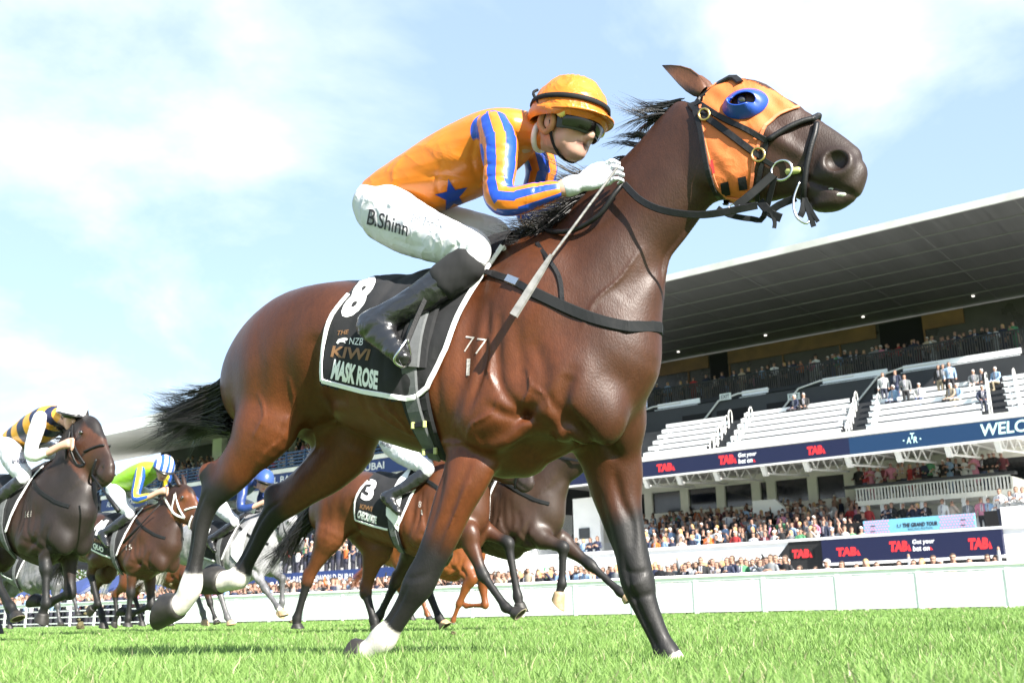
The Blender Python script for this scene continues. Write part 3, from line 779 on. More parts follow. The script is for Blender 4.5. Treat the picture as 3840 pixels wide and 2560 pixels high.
for x in (3136, 3630): tabw(ledC, x, 92, .36 if x < 3500 else .28, .74, V1 - .26)
tabw(ledC, 3334, 84, .22, .66, V1 - .26)
sign_text(ledC, 'Get your', lwq(3421, 3504, .20, .44), V1 - .26, LEDW, .02); sign_text(ledC, 'bet on', lwq(3424, 3486, .46, .68), V1 - .26, LEDW, .02)
sign_text(ledC, (np.array([(0, 0), (1, 0), (0.1, 1.0)]), [(0, 1, 2)]), lwq(3488, 3499, .52, .66), V1 - .26, LEDR, name='logo_mark')
sgk = stand_empty('wall_sign', 'red lettering sign on the black cladding beside the LED screen', 'sign'); tabw(sgk, 2970, 78, .34, .72, V1 - .06)
bx('backing', BLACKW, sgk, UV(2968, 2060, V1 - .05)[0], UV(3050, 2060, V1 - .05)[0], V1 - .055, V1 - .045, UV(3000, 2088, V1)[1], UV(3000, 2050, V1)[1])
# festival banner
VG = 50.2
gb = stand_empty('festival_banner', 'pale blue banner with pink dots below the cream balcony', 'banner')
gq = [(3241, 2013), (3660, 1985), (3654, 1922), (3236, 1953)]
c4 = [UV(x, y, VG) for x, y in gq]; mb = MB(); mb.quadbox(*[(a, VG, b) for a, b in c4], (0, .08, 0)); part(mb, 'panel', BANB, gb)
mb = MB()
for i in range(38):
    for j in range(6):
        s_, t_ = (i + .5 + .5 * (j % 2)) / 38.5, (j + .5) / 6.0
        if .24 < s_ < .70 and .12 < t_ < .92: continue
        p = [(1 - s_) * (1 - t_) * c4[0][k] + s_ * (1 - t_) * c4[1][k] + s_ * t_ * c4[2][k] + (1 - s_) * t_ * c4[3][k] for k in (0, 1)]
        mb.add([(p[0] + .055 * math.cos(k * math.pi / 3), VG - .006, p[1] + .055 * math.sin(k * math.pi / 3)) for k in range(6)], [(5, 4, 3, 2, 1, 0)])
part(mb, 'dots', BANP, gb, kind='stuff')
sign_text(gb, 'THE GRAND TOUR', [(3384, 1977), (3517, 1968), (3517, 1952), (3384, 1961)], VG - .01, INKD, .05); sign_text(gb, 'RACING FESTIVAL', [(3406, 1988), (3500, 1981), (3500, 1973), (3406, 1979)], VG - .01, INKD, 0)
sign_text(gb, 'U', [(3364, 1978), (3378, 1977), (3378, 1963), (3364, 1964)], VG - .01, INKD, .01, name='horseshoe_mark')
for xs in ((3264, 0), (3602, -24)):
    for j, mt in enumerate((INKD, BANP, INKD)): sign_text(gb, '-----', [(xs[0], 1974 + xs[1] + 10 * j), (xs[0] + 18, 1973 + xs[1] + 10 * j), (xs[0] + 18, 1970 + xs[1] + 10 * j), (xs[0], 1971 + xs[1] + 10 * j)], VG - .01, mt, .05, name='small_print')
bx('black_drape', mat('black_drape', (.008, .008, .009), .95, bump=.5, bscale=6), gs, UV(3130, 1990, VG)[0], UV(3236, 1990, VG)[0], VG + .1, VG + .16, FLOOR0, UV(3180, 1960, VG)[1]); bx('black_drape', MATS['black_drape'], gs, UV(3690, 1950, VG)[0], UV(3780, 1950, VG)[0], VG + .1, VG + .16, FLOOR0, UV(3740, 1912, VG)[1])
# kiosk end wall seen between the front legs
bx('kiosk_wall', PALEW, gs, UV(2150, 1950, V1 + 4)[0], UV(2250, 1950, V1 + 4)[0], V1 + 4, V1 + 4.3, FLOOR0, UV(2200, 1865, V1 + 4)[1]); bx('kiosk_window', GLASSD, gs, UV(2150, 1950, V1 + 4)[0] + .4, UV(2210, 1950, V1 + 4)[0], V1 + 3.95, V1 + 3.99, UV(2180, 2020, V1 + 4)[1], UV(2180, 1980, V1 + 4)[1])

# --- left-hand grandstand ----------------------------------------------------
g2 = stand_empty('grandstand', 'cream-canopied grandstand with blue sponsor bands further down the straight', 'grandstand')
BLUEB = mat('band_blue', (.018, .042, .16), .6); SOFF = mat('canopy_soffit', (.85, .83, .80), .75, noise=.08, nscale=.5)
W1, W2 = 46.0, 62.0
kL = UV(384, 1600, W1)[0]; kR = UV(1750, 1600, W1)[0]
zf = UV(713, 1562, W1)[1]; zr = UV(851, 1651, W2)[1]
mb = MB(); mb.quadbox((kL, W1, zf), (kR, W1, zf), (kR, W2, zr), (UV(420, 1702, W2)[0], W2, zr), (0, 0, .35)); part(mb, 'roof', SOFF, g2)
mb = MB(); mb.quadbox((kL - .2, W1 - .2, zf - .1), (kR, W1 - .2, zf - .1), (kR, W1 - .2, zf + .75), (kL - .2, W1 - .2, zf + .75), (0, .19, 0)); part(mb, 'fascia', WHITE, g2)
kl2 = UV(600, 1750, W2)[0]
bx('rear_wall', DARK, g2, kl2, kR, W2, W2 + .3, 4, zr)
for x in (822, 1077, 1330, 1600): u = UV(x, 1650, W2 - 2)[0]; bx('column', PALEW, g2, u - .7, u + .7, W2 - 2.2, W2 - 1.6, 4, zr)
# upper tier
zu = UV(1000, 1806, 50)[1]
for k in range(7): bx('tier_step', DARK, g2, kl2 - 2, kR, 50.5 + k * 1.5, 52 + k * 1.5, 5, zu + .3 + k * .55)
bx('sponsor_band', BLUEB, g2, UV(384, 1890, 50)[0], kR, 49.9, 50.2, zu - .55, zu + .45); bx('band_coping', CREAM, g2, UV(384, 1890, 50)[0], kR, 49.8, 50.4, zu + .453, zu + .75); bx('band_base', CREAM, g2, UV(384, 1890, 50)[0], kR, 50.0, 50.5, zu - 1.6, zu - .553)
RAILB = mat('blue_rail', (.03, .07, .16), .6)
mb = MB()
for k in range(5): mb.box((UV(384, 1890, 50)[0], 50.05, zu + .85 + k * .24), (kR, 50.10, zu + .97 + k * .24))
for u in np.arange(UV(384, 1890, 50)[0], kR, 2.0): mb.box((u, 50.0, zu + .75), (u + .1, 50.12, zu + 2.0))
part(mb, 'balustrade', RAILB, g2)
# lower terrace
zl = UV(1200, 2172, 45)[1]
bx('sponsor_band', BLUEB, g2, UV(250, 2190, 45)[0], kR, 44.9, 45.2, zl - .5, zl + .5)
for k in range(9): bx('terrace_step', PALEW, g2, UV(330, 2100, 45)[0], kR, 45.2 + k * 1.2, 46.4 + k * 1.2, 0, zl + .3 + k * .42)
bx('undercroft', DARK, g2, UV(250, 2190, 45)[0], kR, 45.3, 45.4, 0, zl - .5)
def band_text(x0, x1, y, v, hgt, sl, txt='AL BASTI EQUIWORLD DUBAI'):
    sign_text(g2, txt, [(x0, y + hgt), (x1, y + hgt - sl * (x1 - x0)), (x1, y - sl * (x1 - x0)), (x0, y)], v, LEDWP, .015)
LEDWP = mat('white_print', (.78, .78, .78), .6)
def on_band(u0, u1, v, z0, z1, txt='AL BASTI EQUIWORLD DUBAI'):
    uv, f = text_tris(txt, 0, .015); me = mk_mesh('lettering', np.stack([u0 + (u1 - u0) * uv[:, 0], np.full(len(uv), v), z0 + (z1 - z0) * uv[:, 1]], 1), f, False); link('lettering', me, LEDWP, g2)
for x0, x1 in ((410, 560), (1010, 1445)):
    on_band(UV(x0, 1820, 50)[0], UV(x1, 1790, 50)[0], 49.89, zu - .32, zu + .25)
for x0, x1 in ((265, 378), (1078, 1328)):
    on_band(UV(x0, 2172, 45)[0], UV(x1, 2172, 45)[0], 44.89, zl - .28, zl + .28)
# far-left trees, tents
GREEN = mat('marquee_blue', (.03, .05, .16), .6); 
for i, (x, w_) in enumerate(((90, 5.5), (210, 5.5), (330, 5.5), (450, 5.5))):
    u, z_ = UV(x, 2250, 40); mb = MB(); c = (u, 42.5, 3.4); B = [(u - w_ / 2, 40, 2.0), (u + w_ / 2, 40, 2.0), (u + w_ / 2, 45, 2.0), (u - w_ / 2, 45, 2.0)]
    mb.add(B + [c] + [(p[0], p[1], 1.75) for p in B], [(0, 1, 4), (1, 2, 4), (2, 3, 4), (3, 0, 4), (0, 5, 6, 1), (1, 6, 7, 2), (2, 7, 8, 3), (3, 8, 5, 0)])
    t_ = stand_empty('marquee', 'small navy pyramid marquee behind the fence', 'marquee', 'navy marquees behind the fence'); part(mb, 'canopy', GREEN, t_)
    for q in B: bx('pole', STEELW, t_, q[0] - .03, q[0] + .03, q[1] - .03, q[1] + .03, 0, 1.76)
def tree(px, py_top, v, wid, label, cols, seed):
    u, zt_ = UV(px, py_top, v); e = stand_empty('tree', label, 'tree'); rg = np.random.default_rng(seed)
    mb = MB(); mb.tube([(u, v, 0), (u + .2, v, zt_ * .3), (u - .1, v, zt_ * .6)], [.45, .35, .15], 8)
    for k in range(6): a = rg.uniform(0, 6.28); mb.tube([(u, v, zt_ * (.25 + .06 * k)), (u + wid * .35 * math.cos(a), v + wid * .35 * math.sin(a), zt_ * (.5 + .06 * k))], [.18, .05], 6)
    part(mb, 'trunk', mat('bark', (.06, .045, .03), .9), e)
    n = 5200; cl = rg.normal(size=(26, 3)) * [wid * .32, wid * .32, zt_ * .19] + [u, v, zt_ * .64]; P_ = cl[rg.integers(0, 26, n)] + rg.normal(size=(n, 3)) * wid * .085
    P_ = P_[P_[:, 2] < zt_ * 1.02]; n = len(P_)
    d1 = rg.normal(size=(n, 3)); d1 /= np.linalg.norm(d1, axis=1)[:, None]; d2 = np.cross(d1, rg.normal(size=(n, 3))); d2 /= np.linalg.norm(d2, axis=1)[:, None]; s1 = rg.uniform(.14, .32, n)[:, None]
    V = np.stack([P_ - d1 * s1, P_ + d2 * s1 * .6, P_ + d1 * s1, P_ - d2 * s1 * .6], 1).reshape(-1, 3)
    me = mk_mesh('crown', V, np.arange(4 * n).reshape(-1, 4), False); k = rg.uniform(0, 1, (n, 1)); c = np.array(cols[0]) * (1 - k) + np.array(cols[1]) * k; set_col(me, np.repeat(c, 4, 0)); link('crown', me, BLADE, e)
tree(20, 2035, 75, 14, 'yellow-green tree beyond the course at the end of the stands', ((.16, .17, .03), (.30, .27, .05)), 1)
tree(120, 2090, 95, 13, 'pale olive tree behind the navy marquees', ((.10, .13, .03), (.2, .2, .05)), 4)
tree(355, 2065, 90, 12, 'dark green tree beside the cream grandstand', ((.04, .09, .02), (.08, .14, .03)), 2)
tree(-160, 2050, 80, 14, 'green tree at the far end of the straight', ((.05, .10, .02), (.12, .16, .04)), 3)
# ------------------------------------------------------------------ horses
class Frame:
    """upright frame on the ground: x forward, y to the animal's left, z up"""
    def __init__(s, x, y, eps, z=0.0):
        s.O = np.array([x, y, z], float); s.eps = eps
        s.X = np.array([math.cos(eps), -math.sin(eps), 0]); s.Y = np.array([math.sin(eps), math.cos(eps), 0]); s.Z = np.array([0, 0, 1.0])
    def loc(s, p): q = np.asarray(p, float) - s.O; return np.array([q @ s.X, q @ s.Y, q @ s.Z])
    def wld(s, l): return s.O + s.X * l[0] + s.Y * l[1] + s.Z * l[2]
    def px(s, px, py, y=0.0): return s.loc(on_plane(px, py, s.O + s.Y * y, s.Y))
    def mpp(s, l): return ((s.wld(l) - CP) @ _F) / FPX     # metres per photo pixel at a local point
    def eye(s): return Vector(s.loc(CP))
    def dirl(s, px, py): d = ray(px, py); return Vector((d @ s.X, d @ s.Y, d @ s.Z))
    def empty(s, name, label, cat, group=None):
        e = bpy.data.objects.new(name, None); COL.objects.link(e)
        e.location = s.O; e.rotation_euler = (0, 0, -s.eps); e.empty_display_size = .3
        e['label'] = label; e['category'] = cat
        if group: e['group'] = group
        return e
    def hit(s, bvh, px, py, off=0.0):
        """local point (and normal) where the line of sight through a photo pixel meets a local-space surface"""
        hs = [b.ray_cast(s.eye(), s.dirl(px, py)) for b in (bvh if isinstance(bvh, (list, tuple)) else [bvh])]
        hs = [h for h in hs if h[0] is not None]
        if not hs: return None, None
        h = min(hs, key=lambda h: h[3])
        n = h[1]
        if n.dot(s.dirl(px, py)) > 0: n = -n
        return np.array(h[0] + n * off), np.array(n)

def TB(fr, rows, y=0.0):
    """rows (Tx,Ty,Bx,By,w): a section from top to bottom pixel in plane y -> station"""
    o = []
    for tx, ty, bx, by, w_ in rows:
        a, b = fr.px(tx, ty, y), fr.px(bx, by, y)
        c = (a + b) / 2; o.append([*c, np.linalg.norm(a - b) / 2, w_])
    return np.array(o)
def LEG(fr, rows, flat=.88):
    """rows (px,py,width_px,y)"""
    o = []
    for r in rows:
        c = fr.px(r[0], r[1], r[3]); h = r[2] / 2 * fr.mpp(c)
        o.append([*c, h, h * (r[4] if len(r) > 4 else flat)])
    return np.array(o)

def hoof_mesh(cor, toe, r, name='hoof', fwd=None):
    """hoof from the coronet centre towards toe"""
    cor = np.asarray(cor, float); a = np.asarray(toe, float) - cor; L = np.linalg.norm(a); a /= L
    lat = np.array([0, 1.0, 0]); n = np.cross(a, lat); n /= np.linalg.norm(n); lat = np.cross(n, a)
    if fwd is not None and n @ fwd < 0: n = -n
    V = []; N = 18
    prof = [(-.12, .86, .86), (0.0, 1.03, 1.02), (.10, 1.06, 1.05), (.5, 1.2, 1.14), (.93, 1.36, 1.25), (1.0, 1.36, 1.25)]
    for t, kr, kl in prof:
        for k in range(N):
            q = 2 * math.pi * k / N; c_, s_ = math.cos(q), math.sin(q)
            ln = L * (0.72 + .28 * c_)     # toe wall longer than the heel
            V.append(cor + a * (t * ln) + n * (r * kr * c_ + r * .10 * t) + lat * (r * kl * s_))
    m = len(prof)
    F_ = [(i * N + k, i * N + (k + 1) % N, (i + 1) * N + (k + 1) % N, (i + 1) * N + k) for i in range(m - 1) for k in range(N)]
    b0 = len(V)
    cen = np.mean(V[-N:], 0)
    for k in range(N): V.append(cen + (V[(m - 1) * N + k] - cen) * .78)
    for k in range(N): V.append(cen + (V[(m - 1) * N + k] - cen) * .7 - a * .012)
    F_ += [((m - 1) * N + k, (m - 1) * N + (k + 1) % N, b0 + (k + 1) % N, b0 + k) for k in range(N)]
    F_ += [(b0 + k, b0 + (k + 1) % N, b0 + N + (k + 1) % N, b0 + N + k) for k in range(N)]
    F_ += [tuple(b0 + N + k for k in range(N)), tuple(range(N))[::-1]]
    me = mk_mesh(name, V, F_, True)
    # material: wall 0, shoe rim 1
    by = {}
    for i, f in enumerate(F_): by.setdefault(len(f), []).append(i)
    order = [i for v in by.values() for i in v]
    rim0 = (m - 1) * N
    me.polygons.foreach_set('material_index', np.array([1 if rim0 <= i < rim0 + N else (2 if i >= rim0 + N and i < rim0 + 2 * N + 1 else 0) for i in order], np.int32))
    return me

FORE_P = [(0, 0, .088, .068), (0, .35, .072, .056), (0, .75, .048, .042), (1, 0, .052, .046), (1, .16, .038, .033), (1, .5, .033, .028), (1, .85, .034, .029), (2, 0, .044, .037), (2, .5, .031, .030), (3, 0, .039, .038)]
HIND_P = [(0, 0, .15, .10), (0, .35, .095, .072), (0, .75, .05, .042), (1, 0, .058, .040), (1, .14, .044, .034), (1, .5, .035, .030), (1, .86, .036, .031), (2, 0, .046, .038), (2, .5, .033, .032), (3, 0, .041, .040)]
def joints_leg(J, prof, s=1.0):
    o = []
    for i, t, h, w_ in prof:
        a = np.asarray(J[i], float); b = np.asarray(J[min(i + 1, len(J) - 1)], float)
        o.append([*(a + (b - a) * t), h * s, w_ * s])
    return np.array(o)

def leg_t(v, S):
    """for vertices v: nearest distance to a leg's axis and its running fraction in stations"""
    best = np.full(len(v), 9.0); par = np.zeros(len(v))
    for i in range(len(S) - 1):
        a, b = S[i, :3], S[i + 1, :3]; ab = b - a; L2 = ab @ ab + 1e-12
        t = np.clip(((v - a) @ ab) / L2, 0, 1)
        d = np.linalg.norm(v - a - t[:, None] * ab, axis=1) / (S[i, 3] + (S[i + 1, 3] - S[i, 3]) * t)
        m = d < best; best[m] = d[m]; par[m] = i + t[m]
    return best, par

def smooth01(x, a, b):
    t = np.clip((x - a) / (b - a), 0, 1); return t * t * (3 - 2 * t)
def vnoise(v, s, seed=0):
    """cheap smooth pseudo-noise in [-1,1]"""
    r = np.random.default_rng(seed); o = np.zeros(len(v))
    for i in range(7):
        k = r.normal(size=3) * s; o += np.sin(v @ k + r.uniform(0, 6.28)) / 3.2
    return np.clip(o, -1, 1)

def build_body(sp, vox):
    """sp: dict torso neck head (stations), legs: list of dict(S, hock), extra(F)"""
    allp = np.concatenate([sp['torso'], sp['neck'], sp['head']] + [l['S'] for l in sp['legs']])
    R = allp[:, 3:5].max(1)[:, None]
    lo = (allp[:, :3] - R).min(0) - .06; hi = (allp[:, :3] + R).max(0) + .06
    lo[1] = min(lo[1], -.4); hi[1] = max(hi[1], .4)
    # tight x/z, moderate y
    F = Field(lo, hi, vox)
    F.loft(sp['torso'], .02, 5)
    F.loft(sp['neck'], .09, 12)
    for l in sp['legs']:
        F.loft(l['S'], l.get('k', .05), 4)
        if 'hock' in l:
            a, b, r = l['hock']; F.loft([[*a, r * 1.25, r * .9], [*((a + b) / 2), r * 1.1, r * .8], [*b, r, r * .8]], .04, 3)
        if 'achil' in l: F.loft(l['achil'], .05, 3)
    sp['mass'](F)
    F.blur(4 if vox < .01 else 1)
    F.loft(sp['head'], .04, 6)
    sp['extra'](F)
    return F
# ---- the leading bay horse
FR = Frame(-0.02, 4.08, math.radians(28))
def build_main(vox=0.008):
    fr = FR; P = fr.px
    torso = TB(fr, [
        (905, 1400, 895, 1540, .06), (950, 1290, 950, 1620, .14), (1040, 1175, 1045, 1640, .21), (1160, 1090, 1150, 1610, .255), (1320, 1060, 1290, 1575, .265),
        (1480, 1062, 1430, 1640, .28), (1640, 1062, 1560, 1690, .29), (1760, 1010, 1680, 1730, .275), (1860, 950, 1800, 1780, .25), (1960, 905, 1960, 1790, .22),
        (2120, 1000, 2110, 1740, .20), (2230, 1150, 2220, 1680, .175), (2300, 1290, 2290, 1610, .13)])
    neck = TB(fr, [(2000, 905, 2290, 1560, .19), (2120, 815, 2330, 1330, .165), (2240, 700, 2405, 1085, .12), (2350, 592, 2515, 935, .098), (2450, 497, 2595, 825, .09), (2535, 410, 2640, 775, .083), (2605, 345, 2690, 740, .078)])
    head = TB(fr, [(2630, 316, 2665, 690, .070), (2750, 300, 2725, 738, .088), (2840, 345, 2800, 757, .088), (2930, 385, 2885, 764, .075), (3000, 425, 2950, 752, .060), (3070, 470, 3010, 750, .052), (3140, 515, 3065, 775, .054), (3192, 552, 3110, 786, .054), (3226, 590, 3160, 755, .045), (3232, 630, 3203, 728, .026)])
    yn, yf = -.135, .135
    nh = LEG(fr, [(1120, 1300, 430, -.09, .5), (1035, 1480, 315, -.115, .55), (990, 1600, 275, -.13, .6), (925, 1705, 185, yn, .66), (872, 1785, 135, yn, .72), (812, 1845, 112, yn, .7), (782, 1890, 88, yn, .8), (757, 1960, 74, yn), (742, 2050, 66, yn), (728, 2125, 68, yn), (716, 2195, 92, yn), (693, 2245, 80, yn, .95), (668, 2272, 84, yn, 1.0)])
    fh = LEG(fr, [(1230, 1480, 420, .10, .5), (1300, 1640, 270, .13, .6), (1235, 1745, 210, yf, .62), (1155, 1820, 150, yf, .7), (1085, 1882, 114, yf, .72), (1030, 1922, 98, yf, .75), (990, 1980, 78, yf), (955, 2050, 68, yf), (920, 2115, 68, yf), (897, 2160, 90, yf), (862, 2174, 80, yf, .95), (830, 2180, 84, yf, 1.0)])
    nf = LEG(fr, [(1800, 1640, 250, -.12, .5), (1748, 1785, 198, -.145, .62), (1700, 1890, 168, -.15, .7), (1655, 2010, 142, -.15, .78), (1610, 2110, 124, -.15, .82), (1572, 2185, 128, -.15, .85), (1534, 2250, 98, -.15, .85), (1502, 2302, 86, -.15), (1470, 2350, 86, -.15), (1437, 2392, 108, -.15), (1402, 2425, 88, -.15, .95), (1368, 2448, 88, -.15, 1.0)])
    ff = LEG(fr, [(2270, 1640, 260, .11, .6), (2300, 1760, 232, .14, .62), (2312, 1840, 203, .15, .68), (2325, 1905, 174, .15, .75), (2345, 1985, 152, .15, .8), (2368, 2075, 134, .15, .85), (2392, 2180, 132, .15, .88), (2416, 2260, 106, .15, .85), (2450, 2340, 90, .15), (2480, 2405, 86, .15), (2503, 2450, 102, .15), (2528, 2478, 84, .15, .95), (2545, 2495, 84, .15, 1.0)])
    legs = [dict(S=nh, kind='h', side=-1, hock=(P(808, 1838, yn), P(778, 1772, yn), .036), achil=[[*P(900,1690,yn),.03,.03],[*P(835,1735,yn),.028,.022],[*P(778,1770,yn),.03,.024]], toe=P(585, 2292, yn), cr=P(668, 2272, yn)),
            dict(S=fh, kind='h', side=1, hock=(P(1045, 1905, yf), P(1022, 1850, yf), .036), achil=[[*P(1160,1770,yf),.03,.03],[*P(1085,1815,yf),.028,.022],[*P(1022,1850,yf),.03,.024]], toe=P(752, 2158, yf), cr=P(830, 2180, yf)),
            dict(S=nf, kind='f', side=-1, toe=P(1300, 2462, -.15), cr=P(1368, 2448, -.15)),
            dict(S=ff, kind='f', side=1, toe=P(2585, 2545, .15), cr=P(2545, 2495, .15))]
    def q(px, py, y): return P(px, py, y)
    def e2(px, py, y): p = P(px, py, y); return [p[0], p[2]]
    def mass(F):
        for sg in (-1, 1):
            def E(px, py, y, r, ang=0, k=.05):
                p = P(px, py, -abs(y)); p[1] = sg * abs(y); c_, s_ = math.cos(ang), math.sin(ang)
                F.ell(p, r, k, [[c_, 0, s_], [0, 1, 0], [-s_, 0, c_]])
            E(1940, 1270, .15, (.15, .085, .33), math.radians(-22), .10)      # shoulder blade
            E(2100, 1470, .14, (.16, .10, .18), math.radians(10), .08)       # point of shoulder
            E(1830, 1530, .19, (.18, .07, .14), math.radians(-35), .07)        # triceps
            E(1180, 1230, .16, (.20, .10, .16), math.radians(15), .08)       # hip
            E(1060, 1330, .12, (.15, .10, .22), math.radians(-20), .08)  # buttock
            p = P(2280, 1560, 0); p[1] = sg * .085; F.ell(p, (.11, .09, .13), .05)  # breast
    def extra(F):
        # jowls, nostrils, eye sockets, cheekbone ridge
        for sg in (-1, 1):
            p = P(2740, 610, 0); p[1] = sg * .058; F.ell(p, (.11, .035, .12), .04)
            a = P(2840, 480, -.08); b = P(2990, 570, -.06); a[1] = sg * .074; b[1] = sg * .05
            F.loft([[*a, .014, .012], [*((a + b) / 2), .013, .012], [*b, .008, .008]], .04, 2)
            p = P(3135, 615, -.055); p[1] = sg * .050; F.ell(p, (.055, .024, .052), .03)
            p = P(3132, 595, -.075); p[1] = sg * .068; F.ell(p, (.038, .032, .040), .010, [[.85, 0, .5], [0, 1, 0], [-.5, 0, .85]], cut=True)
            p = P(2795, 385, -.08); p[1] = sg * .072; F.ell(p, (.055, .030, .04), .03)
        p = P(3190, 690, 0); F.ell(p, (.035, .042, .05), .02)                # upper lip
        p = P(3110, 765, 0); F.ell(p, (.06, .038, .026), .02)                # lower lip
        F.engrave([e2(3215, 738, 0), e2(3150, 722, 0), e2(3080, 705, 0), e2(3010, 672, 0)], .009, .014)
        relief(F)
        for S, sg in ((nf, -1), (ff, 1), (nh, -1), (fh, 1)):                         # tendon lines
            c = S[5:11] if S is not fh else S[4:10]
            F.engrave([[r[0] - .012, r[2]] for r in c], .009, .010, 1, 0, (min(sg * .04, sg * .3), max(sg * .04, sg * .3)))
        for pts, w_, d in (([(2330, 1770), (2350, 1880), (2380, 1960), (2390, 2060)], .018, .014), ([(2265, 1840), (2300, 1980), (2330, 2110)], .016, .008),
                           ([(2360, 2130), (2400, 2150), (2440, 2140)], .010, .006), ([(2380, 2240), (2420, 2235), (2455, 2225)], .010, .006), ([(2370, 2185), (2395, 2195), (2420, 2180)], .014, -.006)):
            F.engrave([e2(a_, b_, .15) for a_, b_ in pts], w_, d, 1, 0, (.0, .4))
        for pts, w_, d in (([(1790, 1720), (1740, 1850), (1690, 1980), (1640, 2090)], .018, .009), ([(1690, 1760), (1670, 1880), (1630, 2010)], .016, .008), ([(1620, 2150), (1580, 2170), (1540, 2160)], .012, .005)):
            F.engrave([e2(a_, b_, -.15) for a_, b_ in pts], w_, d, 1, 0, (-.4, .0))
    def relief(F):
        for side in (-1, 1):
            y0 = -.2
            def G(pts, w_, d): F.engrave([e2(a, b, y0) for a, b in pts], w_, d * 1.6, 1, side)
            G([(1800, 1100), (1775, 1300), (1760, 1450), (1690, 1620)], .04, .010)     # behind the shoulder
            G([(1850, 1160), (1845, 1330), (1825, 1440), (1790, 1540)], .018, .009)
            G([(1900, 1180), (1890, 1330), (1900, 1460)], .020, .007)
            G([(1980, 1540), (1900, 1620), (1800, 1660)], .03, .012)      # triceps lower edge
            G([(1860, 1530), (1940, 1565), (2030, 1520)], .02, .009)
            G([(2150, 1400), (2115, 1530), (2165, 1610), (2200, 1680)], .028, .018)      # shoulder / breast groove
            G([(1930, 1700), (2040, 1620), (2130, 1560)], .028, .012)
            G([(2010, 1280), (2060, 1400), (2050, 1500)], .03, .006)
            G([(1160, 1150), (1120, 1270), (1090, 1400), (1075, 1580)], .05, .0045)     # thigh seams
            G([(1010, 1230), (1000, 1400), (965, 1560), (935, 1680)], .045, .004)
            G([(1230, 1280), (1210, 1400), (1175, 1520)], .05, .016)                  # flank hollow
            G([(1320, 1500), (1230, 1490), (1150, 1540)], .03, .010)
            G([(1890, 1420), (1930, 1500), (1990, 1560), (2060, 1600)], .02, .007); G([(2060, 1480), (2100, 1560), (2110, 1650)], .02, .008); G([(1950, 1200), (1970, 1330), (1990, 1430)], .03, .005); G([(1700, 1620), (1760, 1690), (1850, 1720)], .025, .008)
            for pts in ([(1740, 1660), (1640, 1655), (1560, 1640), (1480, 1600), (1410, 1545), (1370, 1530)], [(1520, 1620), (1490, 1560), (1440, 1520)], [(1900, 1500), (1870, 1560), (1800, 1600), (1760, 1660)], [(1990, 1380), (2010, 1450), (1980, 1520), (1930, 1580)], [(2010, 1450), (2060, 1490), (2070, 1540)], [(1060, 1560), (1040, 1640), (980, 1700), (930, 1760)], [(1100, 1420), (1090, 1500), (1050, 1590)], [(1840, 1250), (1870, 1320), (1860, 1400), (1890, 1470)], [(1760, 1800), (1730, 1870), (1690, 1960), (1650, 2060)], [(2360, 900), (2300, 1020), (2220, 1120), (2180, 1230)], [(980, 1480), (1000, 1560), (960, 1640)]):
                G(pts, .0065, -.0042)                                                # veins
            for i in range(6):                                                       # ribs
                G([(1400 + 58 * i, 1290), (1380 + 58 * i, 1420), (1390 + 56 * i, 1580)], .018, .003)
            G([(2290, 1100), (2370, 990), (2470, 850), (2600, 690)], .04, .009)        # jugular groove
            G([(2130, 1080), (2240, 920), (2380, 740), (2480, 600)], .06, -.005)
    sp = dict(torso=torso, neck=neck, head=head, legs=legs, extra=extra, mass=mass, relief=relief)
    F = build_body(sp, vox)
    return sp, F

def coat_colours(v, sp, pal, socks, blackto=(3.0, 4.6)):
    """bay colouring with neck shade painted in: pal(body, dark, points, muzzle); socks: list per leg of the sock start station or None"""
    body, dark, black, muz = [np.array(c) for c in pal[:4]]
    n1 = vnoise(v, 5, 1)[:, None]; n2 = vnoise(v, 16, 2)[:, None]
    z = v[:, 2]
    top = smooth01(z, 1.05, 1.6)
    col = body + (dark - body) * (np.clip(.15 + .55 * top + .18 * n1[:, 0], 0, 1))[:, None]
    # darker neck, partly shade painted into the coat; head darkens towards the muzzle
    hs = sp['head'][:, :3]; ax = hs[-1] - hs[0]; L2 = ax @ ax
    th = ((v - hs[0]) @ ax) / L2
    dh = np.linalg.norm(v - hs[0] - np.clip(th, 0, 1)[:, None] * ax, axis=1)
    isH = dh < .26
    neckw = smooth01(v[:, 0], sp['neck'][0, 0] - .12, sp['neck'][2, 0])
    col += (dark - col) * (neckw * .82)[:, None]
    if len(pal) > 4: col += (np.array(pal[4]) - col) * ((dh < .2) * smooth01(th, .02, .2))[:, None]
    m = isH * smooth01(th, .45, .8) * (1.0 if len(pal) < 5 else .75)
    col += (muz - col) * m[:, None]
    for l, sk in zip(sp['legs'], socks):
        d, t = leg_t(v, l['S'])
        near = d < 1.7
        n0 = len(l['S'])
        b0, b1 = (2.2, 3.8) if l['kind'] == 'f' else (3.2, 4.8)
        mb = near * smooth01(t + .35 * n2[:, 0], b0, b1)
        col += (black - col) * mb[:, None]
        if sk is not None:
            ms = near * smooth01(t + .12 * n2[:, 0], sk - .12, sk + .12) * (1 - smooth01(t, n0 - 1.02, n0 - .9))
            w_ = np.array([.55, .52, .47]) * (1 - .25 * np.clip(n2 * 1.2 - .15, 0, 1))
            col += (w_ - col) * ms[:, None]
    return np.clip(col * (1 + .08 * n2), 0.003, 1)

